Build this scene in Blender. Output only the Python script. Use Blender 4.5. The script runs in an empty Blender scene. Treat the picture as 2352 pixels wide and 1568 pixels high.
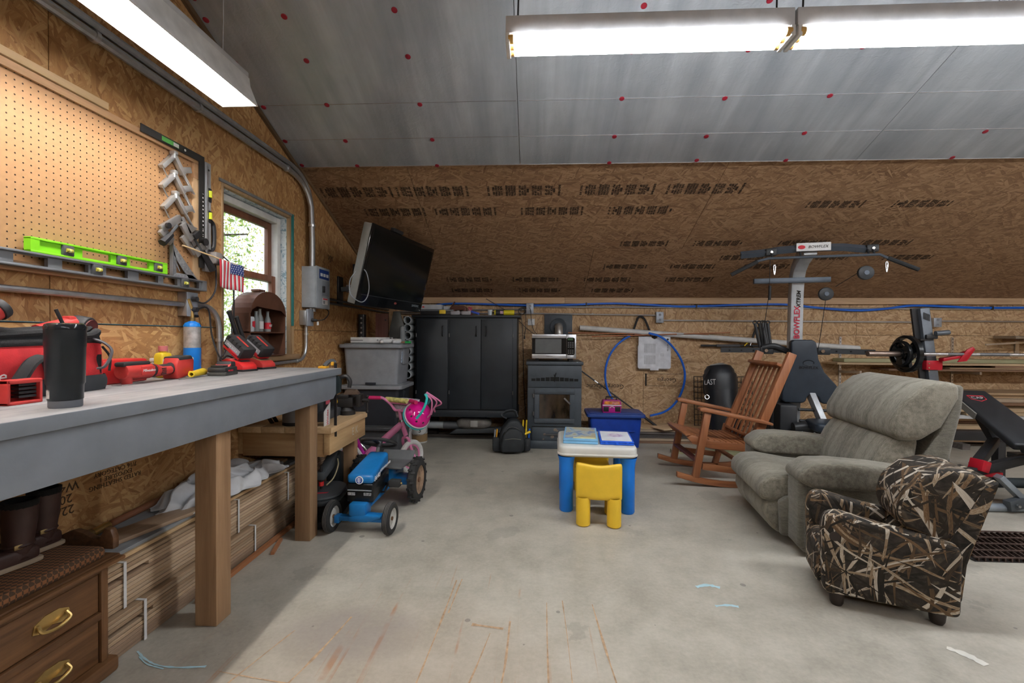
import bpy, bmesh, math, random
from mathutils import Vector, Matrix, Euler
random.seed(7)
SC = bpy.context.scene
COL = SC.collection
PI = math.pi

# ------------------------------------------------------------------ camera, world, exposure
def setup_camera():
    yaw, pitch, roll = .0504, -.0111, .00596
    r = Vector((math.cos(yaw), math.sin(yaw), 0)); f = Vector((-math.sin(yaw), math.cos(yaw), 0)); u = Vector((0, 0, 1))
    f2 = f*math.cos(pitch)+u*math.sin(pitch); u2 = u*math.cos(pitch)-f*math.sin(pitch)
    r3 = r*math.cos(roll)+u2*math.sin(roll); u3 = u2*math.cos(roll)-r*math.sin(roll)
    cd = bpy.data.cameras.new('camera'); co = bpy.data.objects.new('camera', cd); COL.objects.link(co)
    cd.sensor_width = 36; cd.sensor_fit = 'HORIZONTAL'; cd.lens = 1040/2352*36; cd.clip_start = .02
    m = Matrix((r3, u3, -f2)).transposed().to_4x4(); m.translation = (0, 0, 1.18)
    co.matrix_world = m; SC.camera = co
setup_camera()
SC.view_settings.view_transform = 'Standard'; SC.view_settings.look = 'None'
SC.view_settings.gamma = 1; SC.view_settings.use_curve_mapping = False
SC.view_settings.exposure = 0.45
SC.cycles.max_bounces = 5; SC.cycles.diffuse_bounces = 3; SC.cycles.glossy_bounces = 3; SC.cycles.transmission_bounces = 6; SC.cycles.transparent_max_bounces = 8
SC.cycles.adaptive_threshold = .04; SC.cycles.caustics_reflective = False; SC.cycles.caustics_refractive = False
SC.cycles.use_light_tree = False
TUBE = 30.0          # tube emission
W = bpy.data.worlds.new('sky'); SC.world = W; W.use_nodes = True
W.node_tree.nodes['Background'].inputs[0].default_value = (.80, .90, 1, 1)
W.node_tree.nodes['Background'].inputs[1].default_value = 2.2

# ------------------------------------------------------------------ materials
MATS = {}
class NT:
    def __init__(s, name):
        s.m = bpy.data.materials.new(name); s.m.use_nodes = True; s.t = s.m.node_tree; s.n = s.t.nodes; s.l = s.t.links
        s.b = s.n['Principled BSDF']
    def node(s, ty, **k):
        n = s.n.new(ty)
        for a, v in k.items():
            if a.startswith('i_'):
                key = a[2:]; key = int(key) if key.isdigit() else key
                inp = n.inputs[key]
                if isinstance(v, bpy.types.NodeSocket): s.l.new(v, inp)
                else: inp.default_value = v
            else: setattr(n, a, v)
        return n
    def math(s, op, a, b=0.0, c=0.0, clamp=False):
        n = s.n.new('ShaderNodeMath'); n.operation = op; n.use_clamp = clamp
        for i, v in enumerate((a, b, c)):
            if isinstance(v, bpy.types.NodeSocket): s.l.new(v, n.inputs[i])
            else: n.inputs[i].default_value = v
        return n.outputs[0]
    def mix(s, f, a, b, mode='MIX'):
        n = s.n.new('ShaderNodeMix'); n.data_type = 'RGBA'; n.blend_type = mode
        for i, v in ((0, f), (6, a), (7, b)):
            if isinstance(v, bpy.types.NodeSocket): s.l.new(v, n.inputs[i])
            else: n.inputs[i].default_value = v if i == 0 else (*v[:3], 1)
        return n.outputs[2]
    def ramp(s, f, stops, interp='LINEAR'):
        n = s.n.new('ShaderNodeValToRGB'); n.color_ramp.interpolation = interp
        e = n.color_ramp.elements
        while len(e) > 1: e.remove(e[-1])
        e[0].position = stops[0][0]; c = stops[0][1]; e[0].color = (*c, 1) if isinstance(c, tuple) else (c, c, c, 1)
        for p, c in stops[1:]:
            q = e.new(p); q.color = (*c, 1) if isinstance(c, tuple) else (c, c, c, 1)
        s.l.new(f, n.inputs[0]); return n.outputs[0]
    def coord(s, out='Object', scale=(1, 1, 1), rot=(0, 0, 0), loc=(0, 0, 0)):
        c = s.n.new('ShaderNodeTexCoord'); m = s.n.new('ShaderNodeMapping'); s.l.new(c.outputs[out], m.inputs[0])
        m.inputs['Scale'].default_value = scale; m.inputs['Rotation'].default_value = rot; m.inputs['Location'].default_value = loc
        return m.outputs[0]
    def noise(s, vec, scale=5, detail=3, rough=.55, dist=0):
        n = s.node('ShaderNodeTexNoise'); s.l.new(vec, n.inputs['Vector'])
        n.inputs['Scale'].default_value = scale; n.inputs['Detail'].default_value = detail; n.inputs['Roughness'].default_value = rough; n.inputs['Distortion'].default_value = dist
        return n.outputs[0]
    def set(s, **k):
        for a, v in k.items():
            inp = s.b.inputs[a.replace('_', ' ')]
            if isinstance(v, bpy.types.NodeSocket): s.l.new(v, inp)
            elif isinstance(v, tuple) and len(v) == 3: inp.default_value = (*v, 1)
            else: inp.default_value = v
    def bump(s, h, strength=.3, dist=.01):
        n = s.n.new('ShaderNodeBump'); n.inputs['Strength'].default_value = strength; n.inputs['Distance'].default_value = dist
        s.l.new(h, n.inputs['Height']); s.l.new(n.outputs[0], s.b.inputs['Normal'])

def mat(name, col, rough=.5, metal=0.0, var=.12, scale=12, bump=0.0, bscale=150, spec=.5, trans=0.0, ior=1.45, coat=0):
    """plain painted / plastic / metal surface with faint procedural unevenness"""
    if name in MATS: return MATS[name]
    t = NT(name); v = t.coord()
    n = t.noise(v, scale, 4)
    c = t.ramp(n, [(.3, tuple(max(0, x*(1-var)) for x in col)), (.7, tuple(min(1, x*(1+var)) for x in col))])
    t.set(Base_Color=c, Metallic=metal, Roughness=rough, IOR=ior)
    t.b.inputs['Specular IOR Level'].default_value = spec
    if trans: t.b.inputs['Transmission Weight'].default_value = trans
    if coat: t.b.inputs['Coat Weight'].default_value = coat
    if bump: t.bump(t.noise(v, bscale, 2), bump, .004)
    MATS[name] = t.m; return t.m
def emit(name, col, strength):
    t = NT(name); t.set(Base_Color=col, Emission_Color=col); t.b.inputs['Emission Strength'].default_value = strength
    MATS[name] = t.m; return t.m
def wood(name, c1, c2, axis='Y', rough=.6, grain=40, knots=.0, dark=None, rnd=.25):
    """grain stretched along one object axis; each object gets its own tone"""
    if name in MATS: return MATS[name]
    t = NT(name); s = {'X': (.06, 1, 1), 'Y': (1, .06, 1), 'Z': (1, 1, .06)}[axis]
    oi = t.node('ShaderNodeObjectInfo'); tc = t.node('ShaderNodeTexCoord')
    off = t.node('ShaderNodeVectorMath', operation='SCALE'); t.l.new(oi.outputs['Location'], off.inputs[0]); off.inputs['Scale'].default_value = 1.0
    comb = t.node('ShaderNodeCombineXYZ'); r = t.math('MULTIPLY', oi.outputs['Random'], 37.0)
    for i in range(3): t.l.new(r, comb.inputs[i])
    add = t.node('ShaderNodeVectorMath', operation='ADD'); t.l.new(tc.outputs['Object'], add.inputs[0]); t.l.new(comb.outputs[0], add.inputs[1])
    mp = t.node('ShaderNodeMapping'); t.l.new(add.outputs[0], mp.inputs[0]); mp.inputs['Scale'].default_value = s
    g = t.noise(mp.outputs[0], grain, 5, .65, .6); g2 = t.noise(mp.outputs[0], grain*.18, 3, .5, .4)
    f = t.math('ADD', t.math('MULTIPLY', g, .55), t.math('MULTIPLY', g2, .45))
    c = t.ramp(f, [(.36, c1), (.62, c2)])
    tone = t.math('ADD', t.math('MULTIPLY', oi.outputs['Random'], 2*rnd), 1-rnd)
    hs = t.node('ShaderNodeHueSaturation'); t.l.new(c, hs.inputs['Color']); t.l.new(tone, hs.inputs['Value'])
    t.set(Base_Color=hs.outputs[0], Roughness=rough); 
    MATS[name] = t.m; return t.m

def strand(t, vec, angs, along, across, dims='2D', warp=0.0, seed=0):
    """overlapping flakes: the stretched cell with the greatest random height wins"""
    if warp:
        nz = t.node('ShaderNodeTexNoise'); t.l.new(vec, nz.inputs['Vector']); nz.inputs['Scale'].default_value = 2.2; nz.inputs['Detail'].default_value = 1
        sc = t.node('ShaderNodeVectorMath', operation='SCALE'); t.l.new(nz.outputs['Color'], sc.inputs[0]); sc.inputs['Scale'].default_value = warp
        ad = t.node('ShaderNodeVectorMath', operation='ADD'); t.l.new(vec, ad.inputs[0]); t.l.new(sc.outputs[0], ad.inputs[1]); vec = ad.outputs[0]
    best = None
    for i, a in enumerate(angs):
        rot = a if isinstance(a, tuple) else (0, 0, math.radians(a))
        r = t.node('ShaderNodeMapping'); t.l.new(vec, r.inputs[0]); r.inputs['Rotation'].default_value = rot
        r.inputs['Location'].default_value = (seed+i*3.7, i*1.3, i*2.1)
        k = 1+.25*((i*7) % 3-1)
        m = t.node('ShaderNodeMapping'); t.l.new(r.outputs[0], m.inputs[0]); m.inputs['Scale'].default_value = (along*k, across*k, across*k)
        v = t.node('ShaderNodeTexVoronoi', voronoi_dimensions=dims, feature='F1'); t.l.new(m.outputs[0], v.inputs['Vector']); v.inputs['Scale'].default_value = 1
        sp = t.node('ShaderNodeSeparateColor'); t.l.new(v.outputs['Color'], sp.inputs[0])
        h, c = sp.outputs[1], sp.outputs[0]
        if best is None: best = (h, c, m.outputs[0])
        else:
            gt = t.math('GREATER_THAN', h, best[0])
            def sel(x, y, ty='FLOAT'):
                n = t.node('ShaderNodeMix', data_type=ty); k = {'FLOAT': (2, 3, 0), 'VECTOR': (4, 5, 1)}[ty]
                t.l.new(gt, n.inputs[0]); t.l.new(y, n.inputs[k[0]]); t.l.new(x, n.inputs[k[1]]); return n.outputs[k[2]]
            best = (t.math('MAXIMUM', h, best[0]), sel(c, best[1]), sel(m.outputs[0], best[2], 'VECTOR'))
    gm = t.node('ShaderNodeMapping'); t.l.new(best[2], gm.inputs[0]); gm.inputs['Scale'].default_value = (1.6, 5, 5)
    best = (best[0], best[1], t.noise(gm.outputs[0], 1, 3, .65))
    return best

def osb_mat(name, dark, mid, lite, seed=0, rough=.72):
    t = NT(name)
    uv = t.node('ShaderNodeUVMap'); uv.uv_map = 'UVMap'
    h, c, g = strand(t, uv.outputs[0], [6, -16, 33, -40, 72], 11, 70, '2D', .02, seed)
    f = t.math('ADD', t.math('MULTIPLY', c, .50), t.math('MULTIPLY', g, .50))
    col = t.ramp(f, [(.12, dark), (.26, tuple((a+b)/2 for a, b in zip(dark, mid))), (.48, mid), (.72, lite), (.9, tuple(min(1, x*1.18) for x in lite))])
    big = t.noise(uv.outputs[0], 1.1, 2)
    col = t.mix(.22, col, t.ramp(big, [(.3, .55), (.7, 1.0)]), 'MULTIPLY')
    t.set(Base_Color=col, Roughness=rough); t.bump(t.noise(uv.outputs[0], 60, 1), .25, .002)
    return t.m
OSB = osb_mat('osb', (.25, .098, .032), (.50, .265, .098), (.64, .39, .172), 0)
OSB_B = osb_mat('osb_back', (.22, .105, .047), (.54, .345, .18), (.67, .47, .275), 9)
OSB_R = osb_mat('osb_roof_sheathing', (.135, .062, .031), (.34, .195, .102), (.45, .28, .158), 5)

def foil_mat():
    t = NT('foil_face'); uv = t.node('ShaderNodeUVMap'); uv.uv_map = 'UVMap'
    m = t.node('ShaderNodeMapping'); t.l.new(uv.outputs[0], m.inputs[0]); m.inputs['Scale'].default_value = (9, .9, 1); m.inputs['Rotation'].default_value = (0, 0, .22)
    st = t.noise(m.outputs[0], 1.0, 4, .6, .3); big = t.noise(uv.outputs[0], 2.2, 3)
    f = t.math('ADD', t.math('MULTIPLY', st, .6), t.math('MULTIPLY', big, .4))
    t.set(Base_Color=t.ramp(f, [(.35, (.36, .39, .43)), (.52, (.46, .49, .53)), (.68, (.60, .63, .67))]), Metallic=.45, Roughness=t.ramp(f, [(.35, .36), (.65, .52)]))
    t.bump(t.noise(uv.outputs[0], 26, 2, .6, 1.2), .4, .006); return t.m
FOIL = foil_mat()

def concrete_mat():
    t = NT('concrete'); v = t.coord()
    a = t.noise(v, .9, 5, .6); b = t.noise(v, 7, 5, .65); c = t.noise(v, 60, 3, .6)
    f = t.math('ADD', t.math('ADD', t.math('MULTIPLY', a, .45), t.math('MULTIPLY', b, .38)), t.math('MULTIPLY', c, .17))
    col = t.ramp(f, [(.34, (.285, .265, .22)), (.5, (.425, .395, .332)), (.64, (.53, .497, .428))])
    sp = t.node('ShaderNodeSeparateXYZ'); t.l.new(v, sp.inputs[0]); X, Y = sp.outputs[0], sp.outputs[1]
    def blob(cx, cy, rx, ry):
        dx = t.math('DIVIDE', t.math('SUBTRACT', X, cx), rx); dy = t.math('DIVIDE', t.math('SUBTRACT', Y, cy), ry)
        d = t.math('ADD', t.math('MULTIPLY', dx, dx), t.math('MULTIPLY', dy, dy))
        return t.math('SUBTRACT', 1.0, d, clamp=True)
    # rust streaks left by stored steel
    m = t.coord('Object', (16, .45, 1), (0, 0, .10)); s = t.noise(m, 1, 3, .7)
    st = t.math('MULTIPLY', t.ramp(s, [(.60, 0.0), (.66, 1.0)]), t.ramp(t.noise(v, 9, 4), [(.38, 0.0), (.62, 1.0)]))
    st = t.math('MULTIPLY', st, t.ramp(blob(-.42, 1.5, .95, .85), [(.0, 0.0), (.55, 1.0)]))
    col = t.mix(t.math('MULTIPLY', st, .72), col, (.40, .17, .055))
    # warm discoloured area with a purple-grey patch
    col = t.mix(t.math('MULTIPLY', blob(-.55, 1.3, 1.0, .8), .22), col, (.50, .34, .24))
    col = t.mix(t.math('MULTIPLY', t.ramp(t.math('MULTIPLY', blob(-.72, 1.75, .34, .22), t.ramp(b, [(.3, .3), (.6, 1.0)])), [(.1, 0.0), (.7, 1.0)]), .45), col, (.22, .18, .18))
    # dark oil specks
    vo = t.node('ShaderNodeTexVoronoi'); t.l.new(v, vo.inputs['Vector']); vo.inputs['Scale'].default_value = 8.0
    sc = t.node('ShaderNodeSeparateColor'); t.l.new(vo.outputs['Color'], sc.inputs[0])
    rad = t.math('MULTIPLY', t.math('GREATER_THAN', sc.outputs[0], .72), t.math('MULTIPLY', sc.outputs[1], .16))
    spk = t.math('LESS_THAN', t.math('ADD', vo.outputs['Distance'], t.math('MULTIPLY', t.math('SUBTRACT', b, .5), .12)), rad)
    col = t.mix(t.math('MULTIPLY', spk, .5), col, (.10, .09, .085))
    vo2 = t.node('ShaderNodeTexVoronoi'); t.l.new(v, vo2.inputs['Vector']); vo2.inputs['Scale'].default_value = 2.3
    s2 = t.node('ShaderNodeSeparateColor'); t.l.new(vo2.outputs['Color'], s2.inputs[0])
    r2 = t.math('MULTIPLY', t.math('GREATER_THAN', s2.outputs[2], .6), .22)
    stn = t.math('LESS_THAN', t.math('ADD', vo2.outputs['Distance'], t.math('MULTIPLY', t.math('SUBTRACT', b, .5), .5)), r2)
    col = t.mix(t.math('MULTIPLY', stn, .22), col, (.20, .19, .17))
    t.set(Base_Color=col, Roughness=t.ramp(b, [(.3, .42), (.7, .62)])); t.b.inputs['Specular IOR Level'].default_value = .4
    t.bump(t.noise(v, 60, 1), .08, .004); return t.m
CONC = concrete_mat()

def fabric_mat(name, c1, c2, axis=0, stripe=14, bump=.5):
    t = NT(name); s = [.5, .5, .5]; s[axis] = 6
    v = t.coord(); st = t.noise(t.coord('Object', tuple(s)), stripe/6, 3, .7); w = t.noise(v, 260, 2, .7); big = t.noise(v, 5, 3)
    s2 = [40, 40, 40]; s2[axis] = 190
    th = t.noise(t.coord('Object', tuple(s2)), 1, 2, .7)
    f = t.math('ADD', t.math('ADD', t.math('MULTIPLY', st, .42), t.math('MULTIPLY', th, .3)), t.math('ADD', t.math('MULTIPLY', w, .14), t.math('MULTIPLY', big, .14)))
    t.set(Base_Color=t.ramp(f, [(.40, c1), (.58, c2)]), Roughness=.95); t.b.inputs['Specular IOR Level'].default_value = .15
    t.b.inputs['Sheen Weight'].default_value = .25
    t.bump(t.noise(v, 260, 1), bump, .004); MATS[name] = t.m; return t.m

def camo_mat():
    t = NT('reed_print_fabric'); uv = t.node('ShaderNodeUVMap'); uv.uv_map = 'UVMap'
    h, c, g = strand(t, uv.outputs[0], [12, 38, -30, 72, -62, 95], 5.0, 92, '2D', .22, 2)
    base = t.noise(uv.outputs[0], 14, 4, .65, .5)
    reed = t.ramp(t.math('ADD', t.math('MULTIPLY', c, .72), t.math('MULTIPLY', g, .28)), [(.10, (.012, .010, .008)), (.36, (.028, .022, .016)), (.46, (.10, .060, .030)), (.56, (.19, .115, .058)), (.62, (.36, .28, .19)), (.70, (.62, .57, .49)), (.80, (.20, .13, .07)), (.9, (.03, .024, .018))])
    dk = t.ramp(base, [(.35, (.010, .009, .008)), (.55, (.040, .032, .025)), (.7, (.10, .078, .055))])
    col = t.mix(t.ramp(h, [(.82, 0.0), (.84, 1.0)]), dk, reed)
    t.set(Base_Color=col, Roughness=.75); t.b.inputs['Specular IOR Level'].default_value = .3
    MATS['camo'] = t.m; return t.m
CAMO = camo_mat()

# frequently used
GALV = mat('galvanised_steel', (.52, .54, .56), .38, .85, .1, 30)
ZINC = mat('bright_zinc', (.70, .71, .72), .28, .9)
WHITE = mat('white_plastic', (.80, .80, .80), .4)
BLACK = mat('black_plastic', (.018, .018, .02), .45)
RUBBER = mat('black_rubber', (.022, .022, .022), .75, bump=.1)
DKGREY = mat('dark_grey_plastic', (.06, .063, .068), .5)
MIDGREY = mat('mid_grey_plastic', (.27, .285, .31), .5)
RED = mat('red_plastic', (.62, .025, .025), .4)
YELLOW = mat('yellow_plastic', (.80, .56, .03), .4)
BLUE = mat('blue_plastic', (.012, .12, .58), .38)
BRASS = mat('brass', (.60, .42, .16), .35, .9)
COPPER = mat('copper_rod', (.50, .22, .12), .4, .9)
PINE = wood('pine_board', (.50, .32, .16), (.70, .50, .29), 'Y')
PINEX = wood('pine_board_lengthwise', (.46, .30, .16), (.70, .50, .30), 'X')
PINEZ = wood('pine_post', (.27, .155, .078), (.42, .26, .14), 'Z')
FINK = mat('faded_ink', (.075, .045, .024), .85)
INK = mat('black_ink', (.03, .024, .018), .8)
WINK = mat('white_ink', (.85, .85, .85), .6)
RINK = mat('red_ink', (.65, .03, .05), .6)
GLASS = mat('clear_glass', (.95, .97, .97), .02, 0, 0, trans=1.0)

# ------------------------------------------------------------------ mesh helpers
class M:
    def __init__(s): s.bm = bmesh.new()
    def _xf(s, vs, c, rot):
        if rot is not None:
            R = rot if isinstance(rot, Matrix) else Euler(rot).to_matrix()
            for v in vs: v.co = R @ v.co
        for v in vs: v.co += Vector(c)
    def box(s, c, d, rot=None):
        r = bmesh.ops.create_cube(s.bm, size=1)['verts']
        for v in r: v.co = Vector((v.co.x*d[0], v.co.y*d[1], v.co.z*d[2]))
        s._xf(r, c, rot); return s
    def bb(s, x0, x1, y0, y1, z0, z1):
        return s.box(((x0+x1)/2, (y0+y1)/2, (z0+z1)/2), (abs(x1-x0), abs(y1-y0), abs(z1-z0)))
    def bar(s, p0, p1, w, h, up=(0, 0, 1)):
        p0, p1 = Vector(p0), Vector(p1); d = p1-p0; L = d.length; z = d/L; u = Vector(up)
        if abs(z.dot(u)) > .98: u = Vector((0, 1, 0))
        x = u.cross(z).normalized(); y = z.cross(x)
        R = Matrix((x, y, z)).transposed(); return s.box((p0+p1)/2, (w, h, L), R)
    def cyl(s, p0, p1, r, r2=None, n=14, caps=True):
        p0, p1 = Vector(p0), Vector(p1); d = p1-p0; L = d.length
        q = Vector((0, 0, 1)).rotation_difference(d).to_matrix()
        v = bmesh.ops.create_cone(s.bm, cap_ends=caps, segments=n, radius1=r, radius2=r if r2 is None else r2, depth=L)['verts']
        s._xf(v, (p0+p1)/2, q); return s
    def ball(s, c, r, n=14, rot=None):
        if not isinstance(r, tuple): r = (r, r, r)
        v = bmesh.ops.create_uvsphere(s.bm, u_segments=n, v_segments=max(6, n*2//3), radius=1)['verts']
        for q in v: q.co = Vector((q.co.x*r[0], q.co.y*r[1], q.co.z*r[2]))
        s._xf(v, c, rot); return s
    def sbox(s, c, d, e=.35, n=20, rot=None):
        """pillow-like rounded block (superellipsoid)"""
        v = bmesh.ops.create_uvsphere(s.bm, u_segments=n*2, v_segments=n, radius=1)['verts']
        for q in v:
            x, y, z = q.co; q.co = Vector([math.copysign(abs(a)**e, a)*k/2 for a, k in zip((x, y, z), d)])
        s._xf(v, c, rot); return s
    def tube(s, pts, r, n=8, closed=False, caps=True, flat=1.0):
        pts = [Vector(p) for p in pts]; N = len(pts); rings = []
        rr = r if isinstance(r, (list, tuple)) else [r]*N
        up = None
        for i, p in enumerate(pts):
            a = pts[(i-1) % N] if (closed or i > 0) else p; b = pts[(i+1) % N] if (closed or i < N-1) else p
            t = (b-a).normalized()
            if up is None:
                up = Vector((0, 0, 1)) if abs(t.z) < .9 else Vector((0, 1, 0))
            x = up.cross(t)
            if x.length < 1e-4: x = Vector((1, 0, 0)).cross(t)
            x.normalize(); y = t.cross(x).normalized(); up = y
            rings.append([s.bm.verts.new(p+x*math.cos(2*PI*k/n)*rr[i]+y*math.sin(2*PI*k/n)*rr[i]*flat) for k in range(n)])
        for i in range(N if closed else N-1):
            A, B_ = rings[i], rings[(i+1) % N]
            for k in range(n): s.bm.faces.new((A[k], A[(k+1) % n], B_[(k+1) % n], B_[k]))
        if caps and not closed: s.bm.faces.new(rings[0][::-1]); s.bm.faces.new(rings[-1])
        return s
    def lathe(s, prof, c=(0, 0, 0), n=24, rot=None):
        vs = []; rings = []
        for r, z in prof:
            if r < 1e-5: ring = [s.bm.verts.new((0, 0, z))]
            else: ring = [s.bm.verts.new((r*math.cos(2*PI*k/n), r*math.sin(2*PI*k/n), z)) for k in range(n)]
            rings.append(ring); vs += ring
        for A, B_ in zip(rings, rings[1:]):
            for k in range(n):
                k2 = (k+1) % n
                if len(A) == 1 and len(B_) == 1: continue
                if len(A) == 1: s.bm.faces.new((A[0], B_[k2], B_[k]))
                elif len(B_) == 1: s.bm.faces.new((A[k], A[k2], B_[0]))
                else: s.bm.faces.new((A[k], A[k2], B_[k2], B_[k]))
        s._xf(vs, c, rot); return s
    def prism(s, pts, a, b, ax='X'):
        """polygon in the plane across axis ax, extruded from a to b"""
        def mk(p, t): return {'X': (t, p[0], p[1]), 'Y': (p[0], t, p[1]), 'Z': (p[0], p[1], t)}[ax]
        A = [s.bm.verts.new(mk(p, a)) for p in pts]; B_ = [s.bm.verts.new(mk(p, b)) for p in pts]; n = len(pts)
        s.bm.faces.new(A[::-1]); s.bm.faces.new(B_)
        for k in range(n): s.bm.faces.new((A[k], A[(k+1) % n], B_[(k+1) % n], B_[k]))
        return s
    def grid(s, fn, nu, nv, closed_u=False):
        V = [[s.bm.verts.new(fn(i/(nu if closed_u else nu-1), j/(nv-1))) for j in range(nv)] for i in range(nu)]
        for i in range(nu if closed_u else nu-1):
            for j in range(nv-1): s.bm.faces.new((V[i][j], V[(i+1) % nu][j], V[(i+1) % nu][j+1], V[i][j+1]))
        return s
    def o(s, name, m, parent=None, bev=0, seg=2, ss=0, ang=35, label=None, solid=0, uv=None):
        bm = s.bm; bmesh.ops.recalc_face_normals(bm, faces=bm.faces)
        if bev:
            ed = [e for e in bm.edges if len(e.link_faces) == 2 and e.calc_face_angle(0) > math.radians(28)]
            bmesh.ops.bevel(bm, geom=ed, offset=bev, segments=seg, affect='EDGES', profile=.5, clamp_overlap=True)
        me = bpy.data.meshes.new(name); bm.to_mesh(me); bm.free()
        me.polygons.foreach_set('use_smooth', [True]*len(me.polygons)); me.set_sharp_from_angle(angle=math.radians(ang))
        if uv:
            ul = me.uv_layers.new(name='UVMap')
            if uv == 'box':
                o3 = random.uniform(0, 9)
                for p in me.polygons:
                    n_ = p.normal; ax = max(range(3), key=lambda k: abs(n_[k])); i_, j_ = ((1, 2), (0, 2), (0, 1))[ax]
                    for li in p.loop_indices: co_ = me.vertices[me.loops[li].vertex_index].co; ul.data[li].uv = (co_[i_]+o3+ax*3, co_[j_]+o3)
            else:
                for lp in me.loops: ul.data[lp.index].uv = uv(me.vertices[lp.vertex_index].co)
        ob = bpy.data.objects.new(name, me); COL.objects.link(ob)
        if m: me.materials.append(m)
        if parent: ob.parent = parent
        if solid: md = ob.modifiers.new('solid', 'SOLIDIFY'); md.thickness = solid; md.offset = 0
        if ss: md = ob.modifiers.new('sub', 'SUBSURF'); md.levels = ss; md.render_levels = ss
        if label: ob['label'] = label
        return ob
def tag(o, label, cat, group=None):
    o['label'] = label; o['category'] = cat
    if group: o['group'] = group
    return o
def thing(name, label, cat, loc=(0, 0, 0), rz=0, group=None, rot=None):
    o = bpy.data.objects.new(name, None); COL.objects.link(o); o.empty_display_size = .1
    o.location = loc; o.rotation_euler = rot if rot else (0, 0, rz)
    return tag(o, label, cat, group)
def struct(o): o['kind'] = 'structure'; return o
def dup(root, loc, rz=None, label=None):
    r = root.copy(); COL.objects.link(r); r.location = loc
    if rz is not None: r.rotation_euler = (0, 0, rz)
    if label: r['label'] = label
    for ch in list(root.children):
        c = ch.copy(); COL.objects.link(c); c.parent = r
        for g in ch.children:
            d = g.copy(); COL.objects.link(d); d.parent = c
    return r
def text(body, size, m, parent, loc, rot, name='lettering', depth=.0006, align='CENTER', xs=1.0, bold=0, shear=0):
    cu = bpy.data.curves.new('t', 'FONT'); cu.body = body; cu.size = size; cu.align_x = align; cu.align_y = 'CENTER'; cu.extrude = depth; cu.resolution_u = 2
    cu.offset = bold; cu.shear = shear; cu.space_line = .9
    to = bpy.data.objects.new('t', cu); COL.objects.link(to)
    dg = bpy.context.evaluated_depsgraph_get(); me = bpy.data.meshes.new_from_object(to.evaluated_get(dg))
    bpy.data.objects.remove(to); bpy.data.curves.remove(cu)
    me.materials.clear(); me.materials.append(m); me.name = name
    ob = bpy.data.objects.new(name, me); COL.objects.link(ob); ob.parent = parent
    ob.location = loc; ob.rotation_euler = rot; ob.scale = (xs, 1, 1)
    return ob
FX = (PI/2, 0, PI/2)      # lettering that faces +X
FY = (PI/2, 0, 0)         # lettering that faces -Y (the camera side)
def arc(c, r, a0, a1, n, plane='XY'):
    o = []
    for i in range(n+1):
        a = math.radians(a0+(a1-a0)*i/n); x, y = r*math.cos(a), r*math.sin(a)
        o.append({'XY': (c[0]+x, c[1]+y, c[2]), 'XZ': (c[0]+x, c[1], c[2]+y), 'YZ': (c[0], c[1]+x, c[2]+y)}[plane])
    return o
def smooth(pts, n=6):
    """Catmull-Rom through the points"""
    P = [Vector(p) for p in pts]; P = [2*P[0]-P[1]]+P+[2*P[-1]-P[-2]]; out = []
    for i in range(1, len(P)-2):
        for k in range(n):
            t = k/n; a, b, c, d = P[i-1:i+3]
            out.append(.5*((2*b)+(c-a)*t+(2*a-5*b+4*c-d)*t*t+(3*b-a-3*c+d)*t**3))
    out.append(P[-2]); return out
def rrect(w, h, r, n=4, cx=0, cy=0):
    o = []
    for sx, sy, a0 in ((1, 1, 0), (-1, 1, 90), (-1, -1, 180), (1, -1, 270)):
        for k in range(n+1):
            a = math.radians(a0+90*k/n); o.append((cx+sx*(w/2-r)+r*math.cos(a), cy+sy*(h/2-r)+r*math.sin(a)))
    return o
# ------------------------------------------------------------------ the building shell
XL, XR, YB, YF, YR = -1.84, 8.5, 5.57, -6.57, -.5
def ZR(y): return 3.8815-.402*(y if y > YR else 2*YR-y)

fl = struct(M().bb(XL-.2, XR+.2, YF-.2, YB+.2, -.15, 0).o('floor', CONC))
chalk = mat('blue_chalk', (.42, .62, .68), .9); chalkw = mat('white_chalk', (.66, .64, .58), .9)
def streak(name, pts, w, m, z=.0015):
    pts = smooth([(x, y, 0) for x, y in pts], 5); b = M(); L = []; R = []
    for i, p in enumerate(pts):
        t = (pts[min(i+1, len(pts)-1)]-pts[max(i-1, 0)]).normalized(); nrm = Vector((-t.y, t.x, 0))*w*(.35+.65*random.random())
        L.append(b.bm.verts.new((p.x+nrm.x, p.y+nrm.y, z))); R.append(b.bm.verts.new((p.x-nrm.x, p.y-nrm.y, z)))
    for i in range(len(pts)-1): b.bm.faces.new((L[i], L[i+1], R[i+1], R[i]))
    return b.o(name, m, fl)
streak('chalk_mark', [(-1.47, 1.60), (-1.40, 1.56), (-1.33, 1.535), (-1.25, 1.53), (-1.16, 1.54)], .006, chalk)
streak('chalk_mark', [(-1.44, 1.575), (-1.38, 1.54), (-1.30, 1.52)], .004, chalk)
streak('chalk_mark', [(.80, 2.02), (.86, 2.03), (.90, 2.02)], .012, chalk); streak('chalk_mark', [(.77, 2.17), (.83, 2.19), (.88, 2.17)], .014, chalk)
streak('chalk_mark', [(1.58, 1.80), (1.62, 1.76), (1.64, 1.71)], .022, chalkw); streak('chalk_mark', [(.86, 1.50), (.98, 1.47), (1.1, 1.46)], .007, chalk)
rustm = mat('rust_stain', (.46, .31, .19), .8, var=.3, scale=40)
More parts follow.
